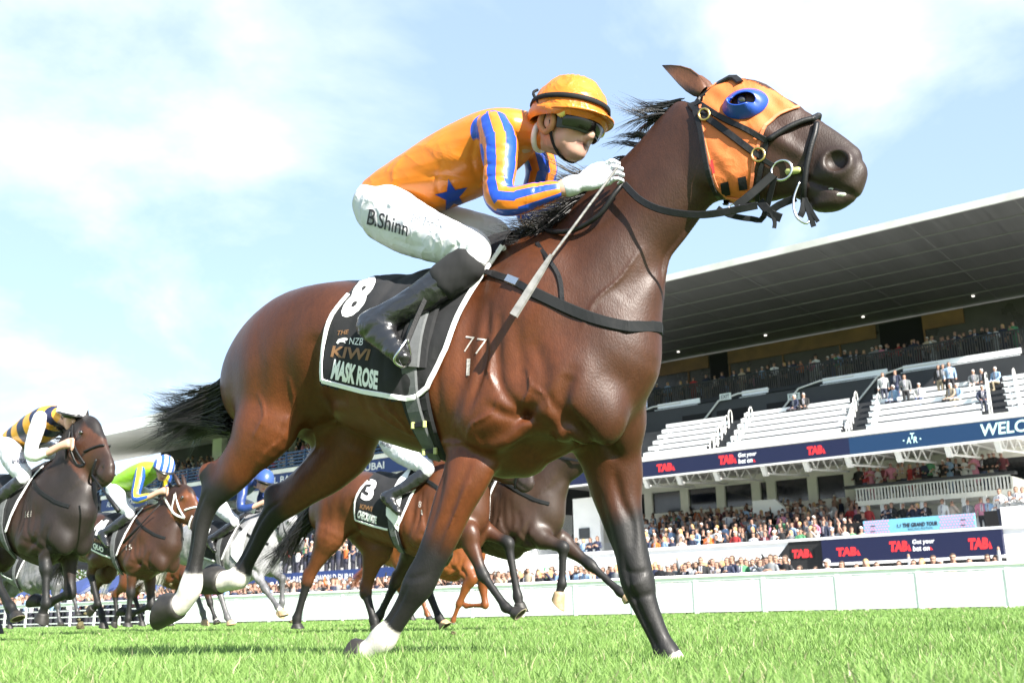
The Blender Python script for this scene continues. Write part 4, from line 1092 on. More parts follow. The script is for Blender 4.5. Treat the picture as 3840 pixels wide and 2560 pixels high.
COAT = mat('horse_coat', (1, 1, 1), rough=.42, spec=.34, attr='Col', bump=.14, bscale=180, coat=.04, noise=.13, nscale=60, crease=.07, cscale=5.5, stretch=(1, 1, .5))
def _dull_black():
    t = COAT.node_tree; b = t.nodes['Principled BSDF']; a = t.nodes.new('ShaderNodeAttribute'); a.attribute_name = 'Col'
    bw = t.nodes.new('ShaderNodeRGBToBW'); t.links.new(a.outputs['Color'], bw.inputs[0]); mr = t.nodes.new('ShaderNodeMapRange')
    mr.inputs[1].default_value = .007; mr.inputs[2].default_value = .02; mr.inputs[3].default_value = .6; mr.inputs[4].default_value = .43; t.links.new(bw.outputs[0], mr.inputs[0])
    for l in list(t.links):
        if l.to_socket == b.inputs['Roughness']: t.links.remove(l)
    t.links.new(mr.outputs[0], b.inputs['Roughness'])
_dull_black()
HOOF = mat('hoof_horn', (.018, .016, .014), .55, noise=.3, nscale=25)
HOOFL = mat('hoof_rim', (.30, .25, .18), .6, noise=.3, nscale=40)
SOLE = mat('hoof_sole', (.05, .035, .022), .85, noise=.35, nscale=30, bump=.4, bscale=60)
HPALE = mat('hoof_pale', (.34, .24, .14), .5, noise=.35, nscale=25)

MAIN, MF = build_main()
_me, _v = MF.mesh('horse_body')
print('main horse', len(_v), time.time() - _T0)
set_col(_me, coat_colours(_v, MAIN, [(.092, .0255, .0070), (.030, .0112, .0056), (.0085, .0078, .0078), (.022, .0125, .009)], [9.35, 8.5, 7.9, 10.55]))
HORSE = FR.empty('racehorse', 'leading bay racehorse in orange blinkers galloping with the orange-silked jockey', 'horse', None)
hb = link('body', _me, COAT, HORSE)
HB = bvh_of(_me)
for l in MAIN['legs']:
    me = hoof_mesh(l['cr'], l['toe'], l['S'][-1][3] * 1.12)
    for m_ in (HOOF, HOOFL, SOLE): me.materials.append(m_)
    link('hoof', me, None, HORSE)
LEATHER = mat('black_leather', (.007, .007, .008), .5, spec=.3, noise=.25, nscale=30, bump=.1, bscale=150)
STRAPB = mat('black_webbing', (.008, .009, .010), .75, spec=.2, noise=.2, nscale=60)
ELASTIC = mat('grey_elastic', (.095, .10, .105), .75, noise=.12, nscale=80, bump=.3, bscale=400)
CLOTHB = mat('black_cloth', (.007, .007, .0085), .82, noise=.25, nscale=9, crease=.25, cscale=5)
CLOTHW = mat('white_cloth', (.78, .78, .78), .8, noise=.05, nscale=10)
BRONZE = mat('bronze_print', (.20, .10, .042), .6)
BRASS = mat('brass', (.60, .42, .16), .3, metal=1.0)
STEEL = mat('steel', (.62, .62, .62), .25, metal=1.0)
HOOD = mat('orange_mesh_hood', (.50, .125, .024), .7, noise=.08, nscale=6, bump=.15, bscale=300, crease=.2, cscale=9)
HOODP = mat('hood_binding', (.56, .16, .065), .6)
BLUEP = mat('blue_plastic', (.008, .05, .32), .36, coat=.3)
HAIR = mat('black_hair', (.012, .011, .011), .38, spec=.6, noise=.3, nscale=60)
EYE = mat('eye_gloss', (.006, .004, .003), .06, spec=.9, coat=1.0)
FOAMW = mat('mouth_foam', (.42, .43, .37), .5, bump=.5, bscale=90)
GUARD = mat('bit_guard', (.36, .38, .14), .5)

V0, N0, F0 = mesh_arrays(_me)
FC = V0[F0].mean(1)
def XZ(pxs, fr=FR, bvh=HB):
    o = []
    for q in pxs:
        if len(q) == 3: p = fr.px(*q)
        else:
            p, n = fr.hit(bvh, *q)
            if p is None: p = fr.px(q[0], q[1], -.05)
        o.append((p[0], p[2]))
    return o
# saddle cloth, on both sides of the back
cl = XZ([(1905, 925), (1820, 1037), (1725, 1198), (1683, 1305), (1612, 1459), (1560, 1503), (1499, 1497), (1368, 1473), (1225, 1436), (1218, 1300), (1250, 1190), (1330, 1110)])
cl += [(cl[-1][0] + .02, 1.75), (cl[0][0], 1.75)]
sel = in_poly(FC[:, 0], FC[:, 2], cl) & (FC[:, 2] > .9)
# saddle under the cloth lifts its top a little
cloth = patch(V0, F0, N0, sel, .010, .006, 'saddle_cloth', push=.012 * smooth01(V0[:, 2], 1.2, 1.5) + .006 * vnoise(V0, 18, 5) + .008 * np.abs(vnoise(V0 * [1, .3, .35], 26, 6)) + .02 * smooth01(-V0[:, 0], .55, .8) * smooth01(-V0[:, 2], -1.15, -1.0))
CLOTH = link('saddle_cloth', cloth, CLOTHB, HORSE)
CB = bvh_of(cloth)
CLB = [(x * .985 + np.mean([q[0] for q in cl[:12]]) * .015, z * .985 + 1.2 * .015) for x, z in cl[:12]]
for q0_, q1_ in ((0, 5), (4, 9), (8, 12)): lat_strap(CB, CLB[q0_:q1_], .020, .004, 'cloth_binding', CLOTHW, CLOTH, .002)
ALLB = [HB, CB]
for txt, quad, mt, bold in (
        ('8', [(1262, 1192), (1338, 1188), (1428, 1034), (1356, 1032)], CLOTHW, .05),
        ('THE', [(1262, 1258), (1306, 1252), (1310, 1236), (1268, 1240)], BRONZE, .01),
        ('NZB', [(1310, 1290), (1360, 1295), (1366, 1268), (1314, 1266)], CLOTHW, 0),
        ('KIWI', [(1240, 1338), (1380, 1352), (1392, 1310), (1250, 1296)], BRONZE, .03),
        ('MASK ROSE', [(1240, 1420), (1416, 1462), (1420, 1390), (1256, 1345)], CLOTHW, .05)):
    uv, f = text_tris(txt, 2, bold)
    decal(FR, CB, uv, f, quad, 'lettering', mt, CLOTH, .002)
# running horse mark
decal_px(FR, CB, [(1262, 1285), (1270, 1272), (1284, 1268), (1296, 1266), (1306, 1270), (1302, 1276), (1292, 1278), (1298, 1288), (1288, 1282), (1276, 1282), (1268, 1290)], 'emblem', CLOTHW, CLOTH, .002, 1)
# girth
gp = [(1640, 1085), (1602, 1150), (1566, 1257), (1550, 1376), (1562, 1495), (1600, 1614), (1648, 1706)]
strap(FR, ALLB, gp[:4], .115, .006, 'girth_sleeve', CLOTHB, HORSE, .004, mirror=True)
strap(FR, HB, gp[3:] + [(1668, 1730)], .115, .006, 'girth_sleeve', CLOTHB, HORSE, .012, mirror=True)
strap(FR, ALLB, [(a - 8, b) for a, b in gp[:4]], .068, .006, 'girth', ELASTIC, HORSE, .011, mirror=True)
strap(FR, HB, [(a - 8, b) for a, b in gp[3:]] + [(1662, 1728)], .068, .006, 'girth', ELASTIC, HORSE, .019, mirror=True)
for a, b in ((1588, 1580), (1630, 1672)):
    p, n = FR.hit(HB, a, b, .03); mb = MB(); mb.box((p[0] - .03, p[1] - .008, p[2] - .008), (p[0] + .03, p[1] + .004, p[2] + .008)); link('girth_buckle', mb.mesh(), LEATHER, HORSE)
    for s_ in (-1, 1):
        mb = MB(); mb.tube([(p[0] + s_ * .026, p[1] - .006, p[2] - .012), (p[0] + s_ * .026, p[1] - .006, p[2] + .012)], .008); link('girth_stud', mb.mesh(), GUARD, HORSE)
# breast girth and neck strap
strap(FR, ALLB, [(1765, 1000), (1800, 1012), (1850, 1030)], .024, .004, 'breast_strap', LEATHER, HORSE, .004, mirror=True)
strap(FR, ALLB, [(1840, 1026), (1925, 1056), (1990, 1092)], .030, .005, 'breast_strap', LEATHER, HORSE, .005, mirror=True)
fz = FR.px(2400, 1240, 0)
strap_loop(FR, ALLB, [(1985, 1090), (2016, 1105), (2100, 1145), (2191, 1183), (2265, 1207), (2332, 1222), (2370, 1226)], .044, .005, 'breast_girth', STRAPB, HORSE, .004, ((fz[0] + .5, 0, fz[2]), (-1, 0, 0)))
strap(FR, HB, [(2015, 915), (2051, 967), (2085, 1015), (2102, 1060), (2108, 1130)], .018, .004, 'neck_strap', LEATHER, HORSE, .004, mirror=True)
strap(FR, ALLB, [(1905, 1046), (1945, 1062)], .034, .008, 'buckle', STEEL, HORSE, .007)
# brands on the shoulder
BRAND = mat('brand_hair', (.42, .38, .35), .7, noise=.4, nscale=90)
for txt, quad in (('7', [(1736, 1318), (1768, 1322), (1782, 1264), (1748, 1260)]), ('7', [(1780, 1326), (1812, 1330), (1828, 1272), (1792, 1268)]), ('1', [(1750, 1408), (1762, 1408), (1766, 1345), (1752, 1345)])):
    uv, f = text_tris(txt, 2, -.015); decal(FR, HB, uv, f, quad, 'brand_mark', BRAND, HORSE, .0025)
# ---- head gear
hp = [(2648, 330), (2700, 285), (2760, 280), (2900, 340), (2985, 392), (2969, 402), (2916, 437), (2878, 485), (2854, 547), (2830, 628), (2812, 712), (2773, 742), (2725, 735), (2692, 700), (2680, 652), (2658, 556), (2642, 485), (2630, 400)]
hpl = [(p[0], p[2]) for p in (FR.px(a, b, -.06) for a, b in hp)]
ec = FR.px(2797, 378, -.085)
eyehole = ((FC[:, 0] - ec[0]) / .052) ** 2 + ((FC[:, 2] - ec[2]) / .034) ** 2 < 1
sel = in_poly(FC[:, 0], FC[:, 2], hpl) & ~eyehole & (FC[:, 0] > .85)
hood = patch(V0, F0, N0, sel, .004, .003, 'hood', push=.003 * vnoise(V0, 45, 8))
HOODO = link('hood', hood, HOOD, HORSE); HOB = bvh_of(hood)
lat_strap(HB, hpl[4:11] , .013, .004, 'hood_binding', HOODP, HOODO, .006, .015)
lat_strap(HB, hpl[10:18] , .013, .004, 'hood_binding', HOODP, HOODO, .006, .015)
ALLH = [HB, HOB]
for sg in (-1, 1):
    # blue eye cup: flange and half cup
    V, Fc = [], []; n = 40
    c0 = ec.copy(); cy = None
    h, nn = FR.hit(HOB, 2760, 440); base_y = (h[1] if h is not None else -.09)
    def ringpt(q, a, b, out): 
        x = c0[0] - .004 + a * math.cos(q); z = c0[2] - .012 + b * math.sin(q)
        r_ = HB.ray_cast(Vector((x, -.4, z)), Vector((0, 1, 0)))
        y = r_[0].y if r_[0] is not None else base_y
        return (x, sg * -(min(y, -.045) - .010 - out) if sg > 0 else min(y, -.045) - .010 - out, z)
    for k in range(n):
        q = 2 * math.pi * k / n
        cup = smooth01(np.array([math.cos(q - math.radians(235))]), -.15, .55)[0]
        V += [ringpt(q, .080, .062, -.002), ringpt(q, .080, .062, .006), ringpt(q, .060, .045, .010 + .004 * cup), ringpt(q, .048, .034, .014 + .040 * cup), ringpt(q, .044, .030, .013 + .040 * cup), ringpt(q, .052, .036, .0)]
    for k in range(n):
        for j in range(5): Fc.append((k * 6 + j, k * 6 + j + 1, ((k + 1) % n) * 6 + j + 1, ((k + 1) % n) * 6 + j))
    link('eye_cup', mk_mesh('eye_cup', V, Fc, True), BLUEP, HOODO)
    e = FR.px(2785, 382, -.085); bm = bmesh.new(); bmesh.ops.create_uvsphere(bm, u_segments=20, v_segments=12, radius=.021)
    me = bpy.data.meshes.new('eye'); bm.to_mesh(me); bm.free()
    for p in me.polygons: p.use_smooth = True
    r_ = HB.ray_cast(Vector((e[0], -.4, e[2])), Vector((0, 1, 0)))
    o = link('eye', me, EYE, HORSE); o.location = (e[0], sg * -((r_[0].y if r_[0] is not None else -.09) + .010), e[2])
for a, b in ((2722, 712), (2786, 692)):
    decal(FR, HOB, *poly_tris(UNIT, 3), [(a - 14, b + 22), (a + 18, b + 18), (a + 10, b - 32), (a - 20, b - 24)], 'tab', STRAPB, HOODO, .004)
decal(FR, HOB, *poly_tris(UNIT, 3), [(2667, 655), (2682, 650), (2674, 600), (2660, 604)], 'label_tag', mat('red_tag', (.6, .03, .03), .6), HOODO, .004)
BR = dict(mirror=True)
strap(FR, ALLH, [(2622, 400), (2628, 372), (2650, 332), (2690, 306), (2735, 298), (2775, 316)], .028, .007, 'browband', LEATHER, HORSE, .006, mirror=True)
strap(FR, ALLH, [(2575, 372), (2592, 395), (2606, 410), (2628, 436)], .030, .006, 'headpiece', LEATHER, HORSE, .005, mirror=True)
strap(FR, ALLH, [(2610, 425), (2630, 490), (2643, 560), (2658, 640), (2685, 708), (2705, 735)], .020, .005, 'throat_lash', LEATHER, HORSE, .012, mirror=True)
strap(FR, ALLH, [(2622, 418), (2644, 439), (2696, 475), (2759, 523), (2800, 553), (2840, 582)], .026, .005, 'cheekpiece', LEATHER, HORSE, .005, mirror=True)
strap(FR, ALLH, [(2836, 580), (2870, 604), (2900, 622)], .018, .005, 'cheekpiece', LEATHER, HORSE, .008, mirror=True)
strap(FR, ALLH, [(2625, 392), (2687, 432), (2740, 460), (2783, 480), (2835, 506)], .022, .005, 'blinker_strap', LEATHER, HORSE, .005, mirror=True)
strap(FR, ALLH, [(2830, 505), (2880, 530)], .022, .005, 'blinker_strap', LEATHER, HORSE, .010, mirror=True)
strap(FR, ALLH, [(2876, 533), (2866, 580), (2852, 640), (2842, 700), (2842, 750)], .018, .005, 'jaw_strap', LEATHER, HORSE, .006, mirror=True)
tubepx(FR, ALLH, [(2883, 525), (2950, 487), (3010, 462), (3050, 455)], .011, 'noseband', LEATHER, HORSE, .012, mirror=True)
tubepx(FR, ALLH, [(3060, 470), (3055, 509), (3041, 556), (3028, 628), (3020, 700), (3018, 752)], .011, 'noseband', LEATHER, HORSE, .010, mirror=True)
a_, b_ = FR.hit(HB, 3050, 455)[0], FR.px(3072, 446, 0)
if a_ is not None:
    mb = MB(); mb.tube(cr_resample([a_ + [0, -.01, .006], (a_ + b_) / 2 + [0, 0, .012], b_ + [0, 0, .012], ((a_ + b_) / 2 + [0, 0, .012]) * [1, -1, 1], (a_ + [0, -.01, .006]) * [1, -1, 1]], 4), .011, 8); link('noseband', mb.mesh('noseband', True), LEATHER, HORSE)
def torus(c, ax1, ax2, R, r, n=24, m=8):
    mb = MB(); mb.tube([np.asarray(c) + R * (math.cos(2 * math.pi * k / n) * np.asarray(ax1) + math.sin(2 * math.pi * k / n) * np.asarray(ax2)) for k in range(n + 1)], r, m, caps=False); return mb.mesh('ring', True)
for px_, py_, sc, mt in ((2645, 440, .021, BRASS), (2843, 584, .024, BRASS)):
    p, n = FR.hit(HOB if px_ < 2830 else HB, px_, py_, .016)
    link('buckle', torus(p, (.9, 0, -.4), (.25, 0, .97), sc, .0045), mt, HORSE)
    link('buckle', torus(p * [1, -1, 1], (.9, 0, -.4), (.25, 0, .97), sc, .0045), mt, HORSE)
for sg in (-1, 1):
    p, n = FR.hit(HB, 2932, 640, .012); p = p * [1, -sg, 1]
    link('bit_ring', torus(p, (1, 0, 0), (0, 0, 1), .036, .005), STEEL, HORSE)
    q, n = FR.hit(HB, 2975, 643, .008); q = q * [1, -sg, 1]; mb = MB(); mb.tube([q + [-.026, 0, 0], q + [-.02, 0, .001], q + [.02, 0, -.001], q + [.028, 0, 0]], [.007, .012, .012, .007], 10); link('bit_guard', mb.mesh('g', True), GUARD, HORSE)
# dangling ties below the jaw
tubepx(FR, ALLH, [(3000, 680, -.055), (2976, 748, -.06), (2985, 810, -.06), (3026, 838, -.055), (3040, 800, -.04)], .0045, 'tie_loop', STEEL, HORSE)
for pts, w_ in (([(3018, 745, -.04), (3010, 790, -.05), (3000, 812, -.05)], .022), ([(3018, 745, -.04), (3035, 800, -.05), (3052, 850, -.05)], .018), ([(3018, 745, -.04), (3048, 800, -.05), (3068, 832, -.05)], .014),
                ([(2850, 755, -.04), (2890, 800, -.05), (2930, 818, -.05)], .03), ([(2890, 795, -.05), (2905, 830, -.05), (2903, 856, -.05)], .014), ([(2880, 800, -.05), (2920, 770, -.05), (2985, 742, -.05)], .026)):
    strap(FR, HB, pts, w_, .004, 'strap_end', STRAPB, HORSE)
# foam at the lips
bm = bmesh.new()
for i in range(7):
    p, n = FR.hit(HB, 3112 + i * 7 + random.uniform(-3, 3), 708 + i * 4.0 + random.uniform(-4, 4), -.008)
    if p is not None: bmesh.ops.create_icosphere(bm, subdivisions=2, radius=random.uniform(.008, .013), matrix=Matrix.Translation(Vector(p)) @ Matrix.Diagonal((1.5, .8, .7, 1)))
for f_ in bm.faces: f_.smooth = True
me = bpy.data.meshes.new('mouth_foam'); bm.to_mesh(me); bm.free(); link('mouth_foam', me, FOAMW, HORSE)
# reins: bit ring - martingale ring - hands
strap(FR, ALLH, [(2900, 655, -.085), (2850, 700, -.10), (2806, 738, -.115), (2758, 776, -.125)], .030, .004, 'martingale', STRAPB, HORSE)
link('martingale_ring', torus(FR.px(2752, 780, -.125), (1, 0, 0), (0, .3, .9), .02, .003), STEEL, HORSE)
strap(FR, ALLH, [(2905, 660, -.08), (2864, 812, -.02), (2821, 821, -.02), (2735, 806, -.06), (2690, 780, -.09)], .020, .004, 'martingale', STRAPB, HORSE)
strap(FR, ALLH, [(2840, 770, -.12), (2706, 797, -.14), (2615, 806, -.15), (2519, 796, -.155), (2448, 776, -.155), (2390, 742, -.15), (2340, 690, -.14)], .026, .004, 'rein', LEATHER, HORSE)
strap(FR, ALLH, [(2930, 650, .08), (2800, 700, .12), (2600, 730, .15), (2450, 720, .15), (2350, 680, .12)], .026, .004, 'rein', LEATHER, HORSE)
tubepx(FR, ALLH, [(2335, 690, -.13), (2303, 728, -.15), (2247, 805, -.155), (2156, 861, -.15), (2072, 868, -.12), (2030, 850, .0), (2072, 868, .12), (2200, 800, .15), (2340, 690, .12)], .010, 'rein', LEATHER, HORSE)
# ears
for sg in (-1, 1):
    tip = FR.px(2482, 247, -.04); b0 = FR.px(2585, 352, -.035); b1 = FR.px(2655, 318, -.035); tip2 = FR.px(2500, 262, -.04)
    ax = tip - (b0 + b1) / 2; L = np.linalg.norm(ax); ax /= L; side = (b1 - b0) / np.linalg.norm(b1 - b0); side -= ax * (side @ ax); side /= np.linalg.norm(side); yv = np.array([0, 1.0, 0])
    V, Fc = [], []; prof = [(-.12, .62), (0.0, .82), (.2, 1.0), (.42, .95), (.65, .68), (.85, .34), (1.0, .03)]; n = 14
    for t, r in prof:
        for k in range(n):
            q = 2 * math.pi * k / n; cs, sn = math.cos(q), math.sin(q)
            dent = .6 if (sn < -.2 and t > .05) else 1.0       # hollow towards the outside
            V.append((b0 + b1) / 2 + ax * (t * L) + side * (.038 * r * cs + .012 * math.sin(3.0 * max(t, 0))) + yv * (.022 * r * sn * (dent if dent == 1 else -.25)))
    Fc = [(i * n + k, i * n + (k + 1) % n, (i + 1) * n + (k + 1) % n, (i + 1) * n + k) for i in range(len(prof) - 1) for k in range(n)] + [tuple((len(prof) - 1) * n + k for k in range(n))]
    V = np.array(V); V[:, 1] = V[:, 1] * 1.0
    if sg > 0: V = V * [1, -1, 1] + [.02, 0, .0]; Fc = [f[::-1] for f in Fc]
    me = mk_mesh('ear', V, Fc, True)
    tt = ((V - (b0 + b1) / 2) @ ax) / L if sg < 0 else (((V - [.02, 0, 0]) * [1, -1, 1] - (b0 + b1) / 2) @ ax) / L
    ee = ((V - (b0 + b1) / 2) @ side)
    blk = np.clip(smooth01(tt, .55, 1.0) + smooth01(-ee, .005, .02) * .9, 0, 1)[:, None]
    set_col(me, np.array([.10, .04, .02]) * (1 - blk) + np.array([.012, .01, .01]) * blk)
    link('ear', me, COAT, HORSE)
# ---- mane and tail: many tapering strands
def strands(roots, n, length, dirf, r0, name, parent, mt, seg=7, seed=1, spread=.03, clumps=30, bend=(0, 0, -.05)):
    """hair in locks: every strand follows its lock's path and closes in on it towards the tip"""
    mb = MB(); roots = cr_resample(roots, 6); bend = np.array(bend, float)
    for c in range(clumps):
        rc = np.random.default_rng(seed * 1000 + c); t = rc.uniform(0, len(roots) - 1.001); j = int(t); u = t / (len(roots) - 1)
        p0 = roots[j] + (roots[j + 1] - roots[j]) * (t - j); v = np.array(dirf(u, rc), float); v = v / np.linalg.norm(v) + rc.normal(size=3) * (.04 if name == 'tail' else .12); L = length(u) * rc.uniform(.75, 1.2)
        cv = rc.normal(size=3) * (.25 if name == 'tail' else .55); wv = rc.normal(size=3) * .012; ph = rc.uniform(0, 6.28); path = [np.zeros(3)]
        for s_ in range(seg):
            v = v + (cv + bend) / seg; v /= np.linalg.norm(v); path.append(path[-1] + v * L / seg)
        path = np.array(path) + np.sin(np.linspace(0, 5, seg + 1) + ph)[:, None] * wv * np.linspace(0, 1, seg + 1)[:, None]
        for k in range(max(2, n // clumps)):
            rg = np.random.default_rng((seed * 1000 + c) * 100 + k); off = rg.normal(size=3) * spread * [1, 1, .6]; sl_ = rg.uniform(.55, 1.08); jit = rg.normal(size=3) * (.022 if name == 'tail' else .05) * L; fl = rg.uniform(.15, .5)
            q = np.linspace(0, 1, seg + 1)[:, None]; pts = p0 + path * sl_ + off * (1 - q * (1 - fl)) + jit * q ** 2
            mb.tube(pts, [r0 * rg.uniform(.7, 1.2) * (1 - .93 * i / seg) for i in range(seg + 1)], 3, caps=False)
    return link(name, mb.mesh(name, True), mt, parent)
crest = [FR.px(a, b, 0) for a, b in ((1975, 905), (2060, 865), (2140, 800), (2240, 702), (2330, 612), (2440, 508), (2530, 414), (2585, 360))]
strands(crest, 900, lambda u: .20 + .05 * math.sin(u * 9), lambda u, rg: (-1.0 + rg.normal() * .10, -.12 + rg.normal() * .15, -.15 + rg.normal() * .16 + .35 * u), .0022, 'mane', HORSE, HAIR, 9, 3, .009, 46)
strands(crest[:5], 1500, lambda u: .19 + .05 * u, lambda u, rg: (-.75 + rg.normal() * .12, -.45 + rg.normal() * .10, -.42 + rg.normal() * .12), .0034, 'mane', HORSE, HAIR, 8, 4, .016, 60)
tr = [FR.px(a, b, 0) for a, b in ((890, 1400), (866, 1430), (854, 1470), (850, 1520), (850, 1570), (852, 1615))]
tgt = FR.px(585, 1592, 0)
def tail_dir(u, rg):
    p = tr[min(int(u * 5), 4)] + (tr[min(int(u * 5), 4) + 1] - tr[min(int(u * 5), 4)]) * (u * 5 % 1)
    d = tgt + np.array([0, rg.normal() * .03, rg.normal() * .035]) - p; d = d / np.linalg.norm(d); d[2] -= .25 * (1 - u); return d
strands(tr, 2800, lambda u: .38 + .05 * math.sin(u * 3), tail_dir, .0028, 'tail', HORSE, HAIR, 10, 5, .016, 80, (0, 0, .22))
# ------------------------------------------------------------------ the jockey of the leading horse
SKIN = mat('skin', (.52, .27, .19), .5, spec=.4, noise=.10, nscale=12)
SKINR = mat('lip_skin', (.42, .14, .11), .45)
SILK = mat('orange_silk', (.56, .155, .012), .34, spec=.5, crease=.30, cscale=6)
BREECH = mat('white_breeches', (.55, .55, .58), .6, crease=.45, cscale=8)
BOOT = mat('black_boot', (.012, .012, .013), .25, spec=.6, crease=.5, cscale=8, coat=.3)
SOCKB = mat('black_knit', (.008, .008, .009), .9)
GLOVE = mat('white_glove', (.48, .50, .55), .7, bump=.2, bscale=80)
GLASS = mat('goggle_lens', (.006, .004, .004), .14, spec=.45, coat=.25)
BLACKP = mat('black_plastic', (.012, .012, .012), .35)
YELLOW = mat('yellow_button', (.62, .50, .12), .5)
TAN = mat('tan_pad', (.40, .18, .08), .7, noise=.2, nscale=30)
HAIRB = mat('brown_hair', (.05, .03, .02), .6)

def silk_material():
    """orange satin with blue stripes wherever the mesh's stripe coordinate says so"""
    m = SILK; t = m.node_tree; b = t.nodes['Principled BSDF']
    a = t.nodes.new('ShaderNodeAttribute'); a.attribute_name = 'stripe'
    sn = t.nodes.new('ShaderNodeMath'); sn.operation = 'SINE'; t.links.new(a.outputs['Fac'], sn.inputs[0])
    gt = t.nodes.new('ShaderNodeMath'); gt.operation = 'GREATER_THAN'; gt.inputs[1].default_value = -0.1; t.links.new(sn.outputs[0], gt.inputs[0])
    on = t.nodes.new('ShaderNodeAttribute'); on.attribute_name = 'sleeve'
    g2 = t.nodes.new('ShaderNodeMath'); g2.operation = 'GREATER_THAN'; g2.inputs[1].default_value = 0.5; t.links.new(on.outputs['Fac'], g2.inputs[0])
    mu = t.nodes.new('ShaderNodeMath'); mu.operation = 'MULTIPLY'; t.links.new(gt.outputs[0], mu.inputs[0]); t.links.new(g2.outputs[0], mu.inputs[1])
    mx_ = t.nodes.new('ShaderNodeMixRGB'); t.links.new(mu.outputs[0], mx_.inputs[0])
    mx_.inputs[1].default_value = (.56, .155, .012, 1); mx_.inputs[2].default_value = (.010, .055, .40, 1)
    t.links.new(mx_.outputs[0], b.inputs['Base Color'])
silk_material()

def axis_coord(v, S):
    """running parameter, angle around a chain of stations (angle measured from the lateral axis)"""
    best = np.full(len(v), 9e9); par = np.zeros(len(v)); ang = np.zeros(len(v)); dd = np.zeros(len(v))
    for i in range(len(S) - 1):
        a, b = S[i, :3], S[i + 1, :3]; ab = b - a; L = np.linalg.norm(ab); ax = ab / L
        t = np.clip(((v - a) @ ax) / L, 0, 1); r = v - a - (t * L)[:, None] * ax; d = np.linalg.norm(r, axis=1)
        n = np.cross(ax, [0, 1, 0]); n /= np.linalg.norm(n); l = np.cross(n, ax)
        m = d < best; best[m] = d[m]; par[m] = (i + t)[m]; ang[m] = np.arctan2((r @ l)[m], (r @ n)[m])
    return par, ang, best

def field_for(rows, vox, pad=.05):
    A = np.concatenate(rows); R = A[:, 3:5].max(1)[:, None]
    return Field((A[:, :3] - R).min(0) - pad, (A[:, :3] + R).max(0) + pad, vox)

def wrinkle(F, amp, scale, seed, drift=(1, 1, 1)):
    """cloth folds: smooth wave noise added near the surface"""
    r = np.random.default_rng(seed); X, Y, Z = [a.astype(float) for a in F.grid((slice(None),) * 3)]
    o = np.zeros(F.d.shape, np.float32)
    for i in range(6):
        k = r.normal(size=3) * scale * drift; ph = r.uniform(0, 6.28)
        o += (1 - np.abs(np.sin((X * k[0] + Y * k[1] + Z * k[2]) + ph))).astype(np.float32)
    F.d += amp * (o / 6 - .36)

def finger(F, pts, r, k=.006):
    S = np.array([[*p, r * (1 - .12 * i), r * (1 - .12 * i)] for i, p in enumerate(pts)]); F.loft(S, k, 3)

